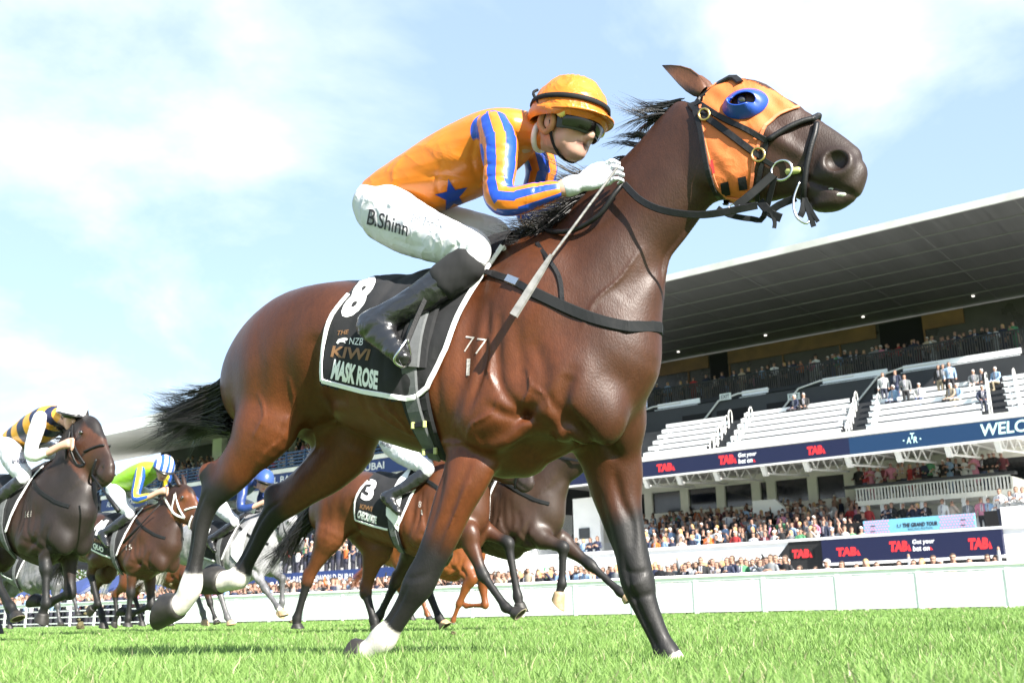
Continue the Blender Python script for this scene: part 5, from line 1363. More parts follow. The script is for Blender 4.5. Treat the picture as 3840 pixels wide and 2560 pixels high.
JS = {}
def build_jockey():
    fr = FR; P = fr.px
    J = fr.empty('person', 'jockey in orange silks with blue stars crouched on the leading bay horse', 'jockey')
    def st(rows): # (px,py,halfwidth_px,y,flat)
        o = []
        for r in rows:
            c = P(r[0], r[1], r[3]); h = r[2] * fr.mpp(c); o.append([*c, h, h * r[4] if len(r) > 4 else h])
        return np.array(o)
    # --- shirt
    tor = st([(1445, 745, 88, 0, 1.35), (1500, 718, 102, 0, 1.25), (1580, 682, 120, 0, 1.15), (1670, 640, 136, 0, 1.1), (1770, 590, 138, 0, 1.15), (1860, 535, 114, 0, 1.4), (1930, 500, 84, 0, 1.5), (1985, 490, 62, 0, 1.2)])
    nar = st([(1850, 475, 62, -.17, .9), (1870, 540, 74, -.215, .85), (1872, 620, 70, -.25, .85), (1868, 690, 64, -.27, .9), (1880, 748, 58, -.28, .9), (1940, 752, 56, -.27, .9), (2010, 732, 50, -.25, .9), (2060, 718, 42, -.235, .9), (2086, 712, 36, -.228, .9)])
    far = st([(1960, 480, 60, .17, .9), (2010, 560, 62, .22, .85), (2030, 640, 62, .26, .85), (2010, 720, 56, .28, .9), (1985, 800, 50, .28, .9), (2040, 790, 44, .26), (2110, 760, 38, .22)])
    col = st([(1965, 500, 64, -.005, 1.0), (2010, 505, 54, -.01, 1.0), (2034, 515, 50, -.012, 1.0)])
    JS.update(tor=tor, nar=nar, far=far, col=col)
    F = field_for([tor, nar, far, col], .007)
    F.loft(tor, .02, 5); F.loft(nar, .05, 5); F.loft(far, .05, 5); F.loft(col, .03, 4)
    F.blur(2)
    wrinkle(F, .005, 22, 3, (.5, .3, 2.0))
    e = lambda a, b, y=-.2: [P(a, b, y)[0], P(a, b, y)[2]]
    for pts, w_, d in (([(1835, 520), (1845, 600), (1850, 690), (1845, 760)], .012, .012), ([(1820, 640), (1720, 680), (1580, 690)], .012, .008), ([(1810, 610), (1690, 630), (1560, 640)], .010, .006), ([(1560, 760), (1660, 790), (1760, 790)], .014, .007), ([(1860, 720), (1900, 700), (1950, 700)], .010, .008), ([(1790, 480), (1740, 560), (1720, 640), (1700, 700)], .009, .006), ([(1640, 590), (1600, 650), (1570, 720)], .009, .006), ([(1500, 690), (1560, 740), (1620, 780)], .009, .007), ([(1740, 800), (1800, 760), (1840, 720)], .009, .007), ([(1850, 560), (1900, 590), (1930, 580)], .008, .006), ([(1850, 640), (1900, 660), (1935, 650)], .008, .006), ([(2040, 690), (2050, 720), (2045, 750)], .006, .005), ([(2062, 690), (2068, 715), (2064, 740)], .005, .004)):
        F.engrave([e(*q) for q in pts], w_, d, 1, 0, (-.5, -.03))
    me, v = F.mesh('silk_shirt')
    pn, an, dn = axis_coord(v, nar); pf, af, df = axis_coord(v, far); pt, at, dt = axis_coord(v, tor)
    near = dn < df
    sl = np.where(near, np.minimum((.10 - dn) * 12, (-.135 - v[:, 1]) * 12), np.minimum((.10 - df) * 12, (v[:, 1] - .15) * 12)) + .5
    set_float(me, sl, 'sleeve'); set_float(me, np.where(near, an * 5.0 + math.pi, af * 5.0), 'stripe')
    SH = link('silk_shirt', me, SILK, J); SB = bvh_of(me)
    BLUE = mat('blue_silk', (.008, .035, .26), .4)
    def star(cx, cy, R, rot, sx=1.0):
        pts = []
        for k in range(10):
            r = R if k % 2 == 0 else R * .40; q = rot + math.pi * k / 5
            pts.append((cx + sx * r * math.sin(q), cy - r * math.cos(q)))
        decal_px(fr, SB, pts, 'star', BLUE, SH, .003, 3)
    star(1696, 735, 66, -.22)
    mb = MB(); cc_ = P(2030, 512, -.012); mb.tube([cc_ + np.array([.022 * math.cos(t_) * .9, .058 * math.sin(t_), .052 * math.cos(t_)]) for t_ in np.linspace(0, 2 * math.pi, 25)], .012, 8, caps=False); link('collar', mb.mesh('collar', True), mat('white_collar', (.74, .70, .70), .6), SH)
    # --- breeches
    pel = st([(1425, 745, 70, 0, 1.5), (1440, 790, 96, 0, 1.5), (1470, 812, 90, 0, 1.4)])
    nth = st([(1452, 800, 112, -.10, .85), (1530, 848, 106, -.145, .85), (1620, 888, 94, -.19, .85), (1700, 915, 84, -.225, .9), (1765, 932, 76, -.24, .9), (1775, 960, 62, -.25, .9), (1735, 1010, 54, -.255, .9)])
    fth = st([(1470, 790, 100, .10, .85), (1600, 830, 86, .16, .85), (1740, 855, 72, .21), (1850, 885, 62, .24), (1850, 950, 52, .25)])
    JS.update(pel=pel, nth=nth, fth=fth, boots=[])
    F = field_for([pel, nth, fth], .007); F.loft(pel, .02, 4); F.loft(nth, .05, 5); F.loft(fth, .05, 5); F.blur(2)
    wrinkle(F, .003, 34, 11, (1.6, .5, .5))
    for pts, w_, d in (([(1410, 760), (1470, 790), (1540, 790)], .010, .008), ([(1700, 1000), (1740, 960), (1800, 940)], .006, .006), ([(1720, 1010), (1770, 975), (1820, 960)], .006, .006), ([(1690, 980), (1720, 930), (1760, 890)], .008, .006), ([(1660, 960), (1680, 900), (1700, 850)], .008, .005), ([(1400, 700), (1440, 740), (1470, 800)], .008, .006), ([(1390, 760), (1420, 800), (1430, 850)], .008, .005), ([(1480, 900), (1560, 930), (1640, 945)], .010, .005), ([(1550, 780), (1600, 830), (1620, 880)], .010, .004), ([(1770, 890), (1800, 930), (1790, 980)], .007, .006), ([(1740, 900), (1770, 950), (1750, 990)], .007, .005)):
        F.engrave([e(*q) for q in pts], w_, d, 1, 0, (-.6, -.05))
    me, v = F.mesh('breeches'); BRE = link('breeches', me, BREECH, J); BB = bvh_of(me)
    INK = mat('black_print', (.01, .01, .012), .7); GREYP = mat('grey_print', (.30, .31, .34), .7)
    for txt, quad, mt, bold in (('B.Shinn', [(1382, 840), (1534, 888), (1540, 836), (1392, 786)], INK, .012), ('THE TRACK', [(1548, 822), (1668, 850), (1672, 826), (1554, 798)], GREYP, .012)):
        uv, f = text_tris(txt, 1, bold); decal(fr, BB, uv, f, quad, 'lettering', mt, BRE, .010)
    # --- boots
    for sg, rows, foot, cuff in ((-1, [(1742, 1000, 70, -.255, .85), (1690, 1040, 70, -.265, .85), (1620, 1090, 68, -.28, .85), (1550, 1135, 62, -.30, .85), (1480, 1172, 56, -.32, .85), (1425, 1205, 52, -.33, .85)],
                                  [(1375, 1215, 50, -.335, .8), (1400, 1225, 60, -.335, .8), (1440, 1265, 54, -.345, .8), (1478, 1305, 44, -.35, .85), (1512, 1345, 34, -.355, .9)], [(1752, 990, 76, -.255, .85), (1715, 1020, 78, -.26, .85), (1672, 1052, 77, -.268, .85)]),
                                 (1, [(1820, 1000, 62, .255, .85), (1700, 1070, 60, .28), (1580, 1140, 52, .31), (1510, 1180, 46, .32)], [(1470, 1190, 46, .33, .8), (1530, 1250, 42, .33, .8), (1580, 1310, 32, .34, .9)], None)):
        a_, b_ = st(rows), st(foot); JS['boots'].append((a_, b_)); F = field_for([a_, b_], .006); F.loft(a_, .02, 5); F.loft(b_, .03, 4); F.blur(1); wrinkle(F, .008, 34, 21, (.5, .5, 1.6))
        me, v = F.mesh('boot'); bo = link('boot', me, BOOT, J)
        if cuff is not None:
            c_ = st(cuff); F = field_for([c_], .007); F.loft(c_, .01, 4); wrinkle(F, .004, 60, 2); me, v = F.mesh('boot_cuff'); link('boot_cuff', me, SOCKB, J)
    # stirrup iron and leather on the near side
    t0 = P(1508, 1335, -.36); strap(fr, [CB], [(1600, 1110, -.325), (1560, 1200, -.345), (1525, 1285, -.365)], .020, .004, 'stirrup_leather', LEATHER, J)
    mb = MB(); mb.tube(cr_resample([P(1528, 1270, -.37), P(1500, 1310, -.40), P(1478, 1352, -.40), P(1512, 1375, -.36), P(1540, 1345, -.32), P(1528, 1270, -.37)], 4), .005, 8); link('stirrup_iron', mb.mesh('s', True), STEEL, J)
    # --- head, neck, forearms: the body itself, one skin running under the clothes
    hs = 1.27; c0 = P(2142, 440, -.02); ax = np.array([math.cos(math.radians(-15)), -.33, math.sin(math.radians(-15))]); ax /= np.linalg.norm(ax)   # where the face looks
    up = np.array([.30, -.02, .95]); up -= ax * (up @ ax); up /= np.linalg.norm(up); lf = np.cross(up, ax)
    H = lambda f, l, u: c0 + (ax * f + lf * l + up * u) * hs
    JS.update(ax=ax, lf=lf, up=up, c0=c0, hs=hs)
    neck = np.array([[*P(1960, 520, 0), .060, .060], [*P(2010, 505, -.005), .056, .056], [*H(-.035, 0, -.07), .054, .056], [*H(-.02, 0, -.02), .058, .06]])
    F = field_for([neck, tor[2:], nar, far, np.array([[*c0, .16, .16]])], .006)
    F.loft(neck, .02, 4)
    M = np.array([ax, lf, up])
    _ell, _loft = F.ell, F.loft
    def FE(c, r, k, M_, cut=False): _ell(c, np.array(r) * hs, k * hs, M_, cut)
    def FL(S, k, sub, lat=None, cut=False): S = S.copy(); S[:, 3:] *= hs; _loft(S, k * hs, sub, lat=lat, cut=cut)
    FE(H(-.015, 0, .035), (.098, .076, .090), .02, M)           # skull
    FE(H(.022, 0, -.050), (.062, .056, .085), .03, M)          # face
    FE(H(.048, 0, -.118), (.033, .034, .026), .025, M)        # chin
    for s_ in (-1, 1):
        FE(H(.004, s_ * .046, -.088), (.045, .016, .03), .025, M)     # jaw
        FE(H(.052, s_ * .035, -.052), (.022, .022, .018), .02, M)     # cheekbone
        FE(H(-.014, s_ * .074, -.034), (.020, .010, .030), .006, M)   # ear
        FE(H(.085, s_ * .030, -.014), (.016, .017, .012), .010, M, cut=True)
    FL(np.array([[*H(.076, 0, -.022), .009, .009], [*H(.092, 0, -.046), .010, .009], [*H(.102, 0, -.068), .011, .012], [*H(.084, 0, -.076), .008, .015]]), .010, 3, lat=lf)   # nose
    FL(np.array([[*H(.070, -.020, -.092), .006, .006], [*H(.078, 0, -.089), .007, .007], [*H(.070, .020, -.092), .006, .006]]), .010, 3, lat=ax)
    FL(np.array([[*H(.066, -.018, -.104), .006, .006], [*H(.073, 0, -.105), .007, .007], [*H(.066, .018, -.104), .006, .006]]), .010, 3, lat=ax)
    # slimmer body under the silks and the bare wrists
    tb = tor.copy(); tb[:, 3:] -= .03; F.loft(tb[1:-1], .03, 4)
    na = nar.copy(); na[:, 3:] = np.minimum(na[:, 3:] - .016, .042); na[:, 3:] = np.maximum(na[:, 3:], .026)
    na = np.concatenate([na, st([(2120, 703, 34, -.215, .8), (2158, 692, 31, -.20, .8), (2200, 675, 34, -.185, .8)])])
    F.loft(na, .03, 4); fa = far.copy(); fa[:, 3:] = .035; F.loft(np.concatenate([fa, st([(2200, 720, 30, .18, .8), (2290, 690, 34, .14, .8)])]), .03, 4)
    me, v = F.mesh('body')
    r_ = (v - c0) / hs; q = np.stack([r_ @ ax, r_ @ lf, r_ @ up], 1)
    lip = np.exp(-((q[:, 2] + .098) / .011) ** 2 - (q[:, 1] / .020) ** 2) * (q[:, 0] > .065)
    colr = np.tile(np.array([.50, .29, .22]), (len(v), 1)); colr += (np.array([.36, .12, .10]) - colr) * (.95 * lip)[:, None]
    slit = np.exp(-((q[:, 2] + .098 - .1 * np.abs(q[:, 1])) / .0055) ** 2) * (np.abs(q[:, 1]) < .026) * (q[:, 0] > .06); colr *= (1 - .8 * slit)[:, None]
    red = np.exp(-((q[:, 2] + .06) / .03) ** 2 - ((np.abs(q[:, 1]) - .045) / .02) ** 2) * (q[:, 0] > .02)
    colr += (np.array([.46, .19, .14]) - colr) * (.5 * red)[:, None]
    stub = smooth01(-q[:, 2], .075, .105) * (q[:, 0] > -.02) * smooth01(np.abs(q[:, 1]) + .4 * q[:, 0], .01, .05)
    colr *= (1 - .22 * stub)[:, None]
    hairm = (q[:, 2] < .02) & (q[:, 2] > -.07) & (q[:, 0] < -.035) & (q[:, 2] - .6 * q[:, 0] > -.02)
    colr[hairm] = (.10, .06, .04)
    set_col(me, np.clip(colr * (1 + .05 * vnoise(v, 60, 9)[:, None]), 0, 1))
    link('body', me, mat('face_skin', (1, 1, 1), .48, spec=.4, attr='Col', bump=.05, bscale=200), J)
    # --- cap
    def shell(rows, n=36):
        V, Fc = [], []
        for f_, l_, u_, a_, b_ in rows:      # rings in the head frame: centre f,l,u and radii along ax, lf
            for k in range(n):
                q_ = 2 * math.pi * k / n; V.append(H(f_ + a_ * math.cos(q_), l_ + b_ * math.sin(q_), u_))
        m = len(rows); Fc = [(i * n + k, i * n + (k + 1) % n, (i + 1) * n + (k + 1) % n, (i + 1) * n + k) for i in range(m - 1) for k in range(n)]
        Fc.append(tuple((m - 1) * n + k for k in range(n)))
        return np.array(V), Fc
    rows = []
    for k in range(15):
        u = -.012 + .142 * math.sin(math.pi / 2 * k / 14); a_ = math.sqrt(max(0, 1 - ((u + .012) / .146) ** 2))
        rows.append((-.012 - .005 * k / 14, 0, u - .002, .134 * a_ ** .9 + .001, .112 * a_ ** .9 + .001))
    V, Fc = shell(rows); V = V + vnoise(V, 60, 3)[:, None] * .004 * up
    rad = np.array([np.array([*(p - H(-.012, 0, .03))]) for p in V]); ang = np.arctan2(rad @ lf, rad @ ax)
    V += (.0022 * np.sin(ang * 17) * smooth01(rad @ up, -.02, .05))[:, None] * (rad / (np.linalg.norm(rad, axis=1)[:, None] + 1e-9))
    CAP = link('cap', mk_mesh('cap', V, Fc, True), mat('cap_silk', (.56, .155, .012), .36, crease=.4, cscale=12), J)
    rows = [(-.012, 0, -.030, .128, .107), (-.012, 0, -.018, .139, .116), (-.012, 0, .0, .139, .116), (-.012, 0, .004, .132, .110)]
    V, Fc = shell(rows); link('cap_skirt', mk_mesh('c', V, Fc[:-1], True), MATS['cap_silk'], CAP)
    rows = [(-.012, 0, .020, .1345, .1125), (-.012, 0, .022, .1385, .1165), (-.012, 0, .036, .1360, .1135), (-.012, 0, .038, .130, .108)]
    V, Fc = shell(rows); link('cap_band', mk_mesh('c', V, Fc[:-1], True), STRAPB, CAP)
    # peak
    V, Fc = [], []; n = 20
    for j, (ex, dz) in enumerate(((0, 0.0), (.024, -.002), (.040, -.006), (.040, -.012), (.022, -.008), (0, -.010))):
        for k in range(n + 1):
            q_ = math.radians(-78 + 156 * k / n); w_ = math.cos(q_) ** .7
            V.append(H(-.012 + (.128 + ex * w_) * math.cos(q_), (.110 + ex * .35 * w_) * math.sin(q_), -.004 + dz))
    for j in range(5):
        for k in range(n): Fc.append((j * (n + 1) + k, j * (n + 1) + k + 1, (j + 1) * (n + 1) + k + 1, (j + 1) * (n + 1) + k))
    link('peak', mk_mesh('peak', V, Fc, True), MATS['cap_silk'], CAP)
    # goggles: frame and lens wrapped round the face
    def wrap(u0, u1, a0, a1, R, name, mt, bulge=.0, par=J):
        V, Fc = [], []; n = 22; rows_ = 6
        for j in range(rows_ + 1):
            for k in range(n + 1):
                q_ = math.radians(a0 + (a1 - a0) * k / n); u = u0 + (u1 - u0) * j / rows_; rr = R + bulge * math.sin(math.pi * j / rows_)
                V.append(H(-.006 + rr * 1.10 * math.cos(q_), rr * .86 * math.sin(q_), u - .006 * math.cos(q_)))
        nn = len(V)
        for p in list(V): V.append(H(*(np.array([(p - c0) @ ax, (p - c0) @ lf, (p - c0) @ up]) / hs * [.94, .94, 1])))
        for j in range(rows_):
            for k in range(n):
                a = j * (n + 1) + k; Fc += [(a, a + 1, a + n + 2, a + n + 1), (nn + a, nn + a + n + 1, nn + a + n + 2, nn + a + 1)]
        return link(name, mk_mesh(name, V, Fc, True), mt, par)
    GG = wrap(-.062, .006, -70, 70, .099, 'goggles', BLACKP, .006); wrap(-.056, .000, -60, 60, .105, 'goggle_lens', GLASS, .008, GG)
    mb = MB()
    for s_ in (-1, 1):
        mb.tube(cr_resample([H(.045, s_ * .083, -.024), H(-.02, s_ * .105, -.004), H(-.09, s_ * .094, .05), H(-.115, s_ * .06, .08)], 4), .006, 6)
    link('goggle_strap', mb.mesh('gs', True), STRAPB, GG)
    for s_ in (-1, 1):
        mb = MB(); mb.tube([H(.050, s_ * .080, -.024), H(.052, s_ * .094, -.023)], .019, 14); link('goggle_button', mb.mesh('b', True), YELLOW, GG)
        mb = MB(); mb.tube(cr_resample([H(-.034, s_ * .086, -.01), H(-.040, s_ * .084, -.05), H(-.014, s_ * .078, -.076), H(.012, s_ * .078, -.052), H(.006, s_ * .084, -.01)], 4), .013, 8); link('ear_pad', mb.mesh('e', True), TAN, CAP)
    mb = MB(); mb.tube(cr_resample([H(.0, -.080, -.04), H(.008, -.068, -.095), H(.018, -.035, -.134), H(.022, 0, -.142), H(.018, .035, -.134), H(.008, .068, -.095), H(.0, .080, -.04)], 5), .006, 6); link('chin_strap', mb.mesh('c', True), STRAPB, CAP)
    # --- gloves with fingers closed round the rein and whip
    for sg in (-1, 1):
        if sg < 0: wr, kn, y0 = P(2160, 692, -.20), P(2275, 655, -.165), -.165
        else: wr, kn, y0 = P(2215, 715, .17), P(2310, 680, .14), .14
        d = (kn - wr) / np.linalg.norm(kn - wr); n = np.cross(d, [0, 1, 0]); n /= np.linalg.norm(n)      # n points up
        if n[2] < 0: n = -n
        lat = np.array([0, -1.0, 0]) if sg < 0 else np.array([0, 1.0, 0])
        Lh = np.linalg.norm(kn - wr)
        A = np.array([[*(wr - d * .02), .033, .030], [*(wr + d * .02), .034, .030], [*(wr + d * Lh * .5), .042, .026], [*kn, .044, .024]])
        F = field_for([A, np.array([[*(kn + d * .06), .08, .08]])], .0035)
        F.loft(A, .012, 4, lat=lat)
        for i, (off, ln) in enumerate(((.037, .92), (.013, 1.0), (-.012, .95), (-.036, .80))):
            b = kn + n * off + lat * .006
            p1 = b + d * .040 * ln + lat * .010; p2 = p1 + d * .012 - lat * .030 * ln - n * .004; p3 = p2 - d * .026 * ln - lat * .012
            finger(F, [b - d * .015, b, p1, p2, p3], .0108 * (.92 if i == 3 else 1), .003)
        th = [wr + d * Lh * .35 + n * .030, wr + d * Lh * .7 + n * .050 - lat * .01, kn + d * .015 + n * .046 - lat * .018, kn + d * .040 + n * .034 - lat * .022]
        finger(F, th, .0145)
        F.loft(np.array([[*(wr - d * .028), .038, .034], [*(wr - d * .012), .039, .035]]), .008, 3, lat=lat)
        me, v = F.mesh('glove'); link('glove', me, GLOVE, J)
    return J
JOCKEY = build_jockey()
# whip in the right hand
mb = MB(); a_, b_, c_ = FR.px(2300, 648, -.185), FR.px(2058, 975, -.30), FR.px(1926, 1184, -.345)
sh = [a_ + (a_ - b_) * .06, a_, a_ + (b_ - a_) * .5, b_]
WH = FR.empty('whip', 'silver-grey padded whip held in the leading jockey\'s gloved hand', 'whip')
mb.tube(cr_resample(sh, 5), .0050, 8); link('shaft', mb.mesh('shaft', True), mat('whip_grip', (.18, .175, .17), .45, noise=.4, nscale=70), WH)
d_ = (c_ - b_) / np.linalg.norm(c_ - b_)
V, Fc = ribbon([b_ - d_ * .02, b_ + d_ * .05, (b_ + c_) / 2, c_], [[.2, -1, .1]] * 4, [.012, .024, .030, .034], .010, 3); link('paddle', mk_mesh('paddle', V, Fc, False), mat('whip_pad', (.20, .195, .19), .4, noise=.3, nscale=30), WH)
# ------------------------------------------------------------------ the rest of the field
def rot2(v, a, s):   # rotate in x-z, scale
    c_, s_ = math.cos(a), math.sin(a); v = np.asarray(v, float)
    o = v.copy(); o[..., 0] = s * (c_ * v[..., 0] - s_ * v[..., 2]); o[..., 2] = s * (s_ * v[..., 0] + c_ * v[..., 2]); o[..., 1] = s * v[..., 1]; return o
def frame_at(px, py, eps, zw=1.57):
    d = ray(px, py); t = (zw - CAM_H) / d[2]; p = CP + d * t; f = Frame(p[0], p[1], eps)
    off = f.X * .05; f.O = f.O - off; return f
DEF_LEGS = dict(nf=[(.02, .80), (-.10, .50), (-.02, .22), (-.08, .13), (-.12, .06)], ff=[(.20, .80), (.48, .62), (.50, .30), (.44, .22), (.42, .14)], nh=[(-.98, .85), (-1.28, .62), (-1.20, .28), (-1.24, .18), (-1.27, .10)], fh=[(-.90, .85), (-1.10, .60), (-.92, .28), (-.88, .17), (-.86, .08)])
HEADS = MAIN['head']; NECKS = MAIN['neck']
STR_T = {}
for nm, pts in (('cheekpiece', [(2606, 399), (2644, 439), (2759, 523), (2845, 585), (2907, 628)]), ('noseband', [(2883, 525), (2950, 487), (3022, 454), (3060, 449)]), ('noseband_drop', [(3041, 556), (3028, 628), (3020, 700), (3018, 750)]), ('browband', [(2610, 400), (2640, 340), (2690, 306), (2735, 298)]), ('throat_lash', [(2610, 437), (2634, 494), (2649, 580), (2668, 652), (2696, 714)])):
    STR_T[nm] = [FR.hit(HB, a, b, .008)[0] for a, b in pts]; STR_T[nm] = [p for p in STR_T[nm] if p is not None]
EYE_T = FR.hit(HB, 2785, 390, -.006)[0]; NOS_T = FR.px(3128, 593, -.079)
def bg_horse(name, label, wpx, poll, muz, legs, pal, socks, eps=30, vox=.018, mane=HAIR, tailmat=HAIR, points=True, bridle=LEATHER, hoofm=None, cloth=True, grp='field of racehorses chasing the leader', dapple=False, tail=True, pad=None):
    fr = frame_at(wpx[0], wpx[1], math.radians(eps)); P = fr.px
    b0 = NECKS[0, :3]; pl = P(poll[0], poll[1], 0) - [.02, 0, .13]; mz = P(muz[0], muz[1], 0)
    tv = NECKS[-1, :3] - b0; nv = pl - b0; an = math.atan2(nv[2], nv[0]) - math.atan2(tv[2], tv[0]); sn = float(np.clip(np.linalg.norm(nv[[0, 2]]) / np.linalg.norm(tv[[0, 2]]), .55, 1.15))
    N = NECKS.copy()
    for i in range(len(N)): 
        t = i / (len(N) - 1); N[i, :3] = b0 + rot2(NECKS[i, :3] - b0, an * min(1, t * 2.2), 1 + (sn - 1) * t)
    p0 = NECKS[-1, :3]; p1 = N[-1, :3]; th = HEADS[-1, :3] - p0; nh_ = mz - p1
    ah = math.atan2(nh_[2], nh_[0]) - math.atan2(th[2], th[0]); sh = float(np.clip(np.linalg.norm(nh_[[0, 2]]) / np.linalg.norm(th[[0, 2]]), .85, 1.08))
    HT = lambda v: p1 + rot2(np.asarray(v, float) - p0, ah, sh)
    Hd = HEADS.copy(); Hd[:, :3] = HT(HEADS[:, :3]); Hd[:, 3:] *= sh
    LL = []
    for key, prof, sd in (('nh', HIND_P, -1), ('fh', HIND_P, 1), ('nf', FORE_P, -1), ('ff', FORE_P, 1)):
        y = sd * (.13 if key[1] == 'h' else .145)
        J = [P(x, yy, y) for x, yy in legs[key]] if key in legs else [np.array([a, y, b]) for a, b in DEF_LEGS[key]]
        S = joints_leg(J[:4], prof, 1.18)
        if key[1] == 'h':      # thigh root inside the quarter
            S = np.concatenate([[[-1.0, sd * .10, 1.22, .24, .11]], S])
        else: S = np.concatenate([[[.06, sd * .12, 1.0, .14, .08]], S])
        d = dict(S=S, kind=key[1], side=sd, toe=J[4], cr=J[3])
        if key[1] == 'h':
            v1 = J[0] - J[1]; v2 = J[2] - J[1]; bis = -(v1 / np.linalg.norm(v1) + v2 / np.linalg.norm(v2)); bis = bis / (np.linalg.norm(bis) + 1e-6); 
            if bis[0] > 0: bis = -bis
            tip = J[1] + bis * .05 + v1 / np.linalg.norm(v1) * .075; d['hock'] = (J[1], tip, .033)
            d['achil'] = np.array([[*(J[1] + v1 * .45 + bis * .03), .028, .026], [*tip, .026, .022]])
        LL.append(d)
    def extra(F):
        MAIN['relief'](F)
        for sg in (-1, 1):
            c = HT(FR.px(2740, 610, 0)); c[1] = sg * .055; F.ell(c, (.10, .035, .11), .04)
            c = HT(NOS_T); c[1] = sg * .075; F.ell(c, (.03, .034, .036), .01, cut=True)
            c = HT(EYE_T); c[1] = sg * .07; F.ell(c, (.05, .028, .036), .03)
        F.engrave([(lambda p: [p[0], p[2]])(HT(FR.px(a, b, 0))) for a, b in ((3215, 738), (3150, 722), (3080, 705), (3010, 672))], .010, .012)
    sp = dict(torso=MAIN['torso'], neck=N, head=Hd, legs=LL, extra=extra, mass=MAIN['mass'])
    F = build_body(sp, vox); me, v = F.mesh('horse_body')
    col = coat_colours(v, sp, pal, socks)
    if dapple:
        dn = vnoise(v, 38, 31) * vnoise(v, 55, 32); col *= (1 + .22 * np.clip(dn * 2, -1, 1))[:, None]
    set_col(me, col); root = fr.empty(name, label, 'horse', grp); link('body', me, COAT, root); bv = bvh_of(me)
    for l in LL:
        hm = hoof_mesh(l['cr'], l['toe'], .050); [hm.materials.append(m_) for m_ in (hoofm or HOOF, HOOFL, SOLE)]; link('hoof', hm, None, root)
    v0, n0, f0 = mesh_arrays(me); fc = v0[f0].mean(1); cb = bv
    if cloth:
        sel = in_poly(fc[:, 0], fc[:, 2], cl) & (fc[:, 2] > .9) & (fc[:, 0] < .12)
        cm = patch(v0, f0, n0, sel, .012, .006, 'saddle_cloth'); co = link('saddle_cloth', cm, CLOTHB, root); cb = bvh_of(cm)
        lat_strap(bv, cl[4:9], .022, .004, 'cloth_binding', CLOTHW, co, .019, .06); lat_strap(bv, cl[8:12], .022, .004, 'cloth_binding', CLOTHW, co, .019, .06); lat_strap(bv, cl[:5], .022, .004, 'cloth_binding', CLOTHW, co, .019, .06)
    else: co = None
    g = XZ([(1602, 1150), (1566, 1257), (1550, 1376), (1562, 1495), (1600, 1614), (1648, 1700)]); lat_strap(bv, g, .11, .006, 'girth', CLOTHB, root, .022, .06); lat_strap(bv, g, .07, .005, 'girth_elastic', ELASTIC, root, .029, .06)
    bs = XZ([(1850, 1030), (1925, 1056), (2016, 1107), (2191, 1184), (2332, 1221)]); lat_strap(bv, bs, .035, .005, 'breast_girth', STRAPB, root, .006, .06)
    for nm, pts in STR_T.items():
        for sg in (1, -1):
            q = np.array([HT(p) for p in pts]) * [1, sg, 1]; mb = MB(); mb.tube(cr_resample(q, 3), .011, 6); link(nm, mb.mesh(nm, True), bridle, root)
    for sg in (-1, 1):
        e = HT(EYE_T); e[1] = sg * (abs(e[1]) + .004); bm = bmesh.new(); bmesh.ops.create_uvsphere(bm, u_segments=12, v_segments=8, radius=.021); em = bpy.data.meshes.new('eye'); bm.to_mesh(em); bm.free(); [setattr(p, 'use_smooth', True) for p in em.polygons]; o = link('eye', em, EYE, root); o.location = e
        a, b = HT(STR_T['cheekpiece'][-1]), JS['nar'][-1, :3] + [.12, 0, -.02]; a = a * [1, -1 if sg > 0 else 1, 1]; b = np.array([b[0], sg * .13, b[2]])
        V, Fc = ribbon(cr_resample([a, (a + b) / 2 - [0, 0, .07], b], 3), [[0, sg, 0]] * 7, .026, .005, 1); link('rein', mk_mesh('rein', V, Fc, False), bridle, root)
        # ears
        pb = HT(FR.px(2625, 338, 0)); pb[1] = sg * .045; d = rot2(FR.px(2482, 247, 0) - FR.px(2625, 338, 0), ah * .6, 1); d[1] = sg * .03; d[2] += .05; d /= np.linalg.norm(d); tip = pb + d * .17
        mb = MB(); mb.tube(cr_resample([pb - d * .03, pb + d * .04, pb + d * .10, tip], 3), [.024, .027, .029, .030, .030, .028, .024, .018, .011, .003], 8); em = mb.mesh('ear', True); set_col(em, np.tile(np.array(pal[1]), (len(em.vertices), 1))); link('ear', em, COAT, root)
    cst = [N[i, :3] + np.array([-.6, 0, .8]) * N[i, 3] * .97 for i in range(len(N))]
    strands(cst, 300, lambda u: .15, lambda u, rg: (-.8 + rg.normal() * .15, -.35 + rg.normal() * .2, .1 + rg.normal() * .2), .006, 'mane', root, mane, 6, 31, .014, 24)
    if tail:
        trr = [np.array(p) for p in ((-1.36, 0, 1.32), (-1.42, 0, 1.22), (-1.44, 0, 1.10))]
        strands(trr, 420, lambda u: .75, lambda u, rg: (-.75, rg.normal() * .05, -.60 + rg.normal() * .05), .006, 'tail', root, tailmat, 8, 33, .035, 26, (0, 0, -.35))
    if pad: decal_px(fr, [bv, cb], pad, 'saddle_pad', CLOTHW, root, .024, 3)
    return dict(fr=fr, root=root, bv=bv, cb=cb, cloth=co)
def cloth_text(h, items):
    for txt, quad, mt, bold in items:
        uv, f = text_tris(txt, 1, bold); decal(h['fr'], h['cb'], uv, f, quad, 'lettering', mt, h['cloth'] or h['root'], .006)
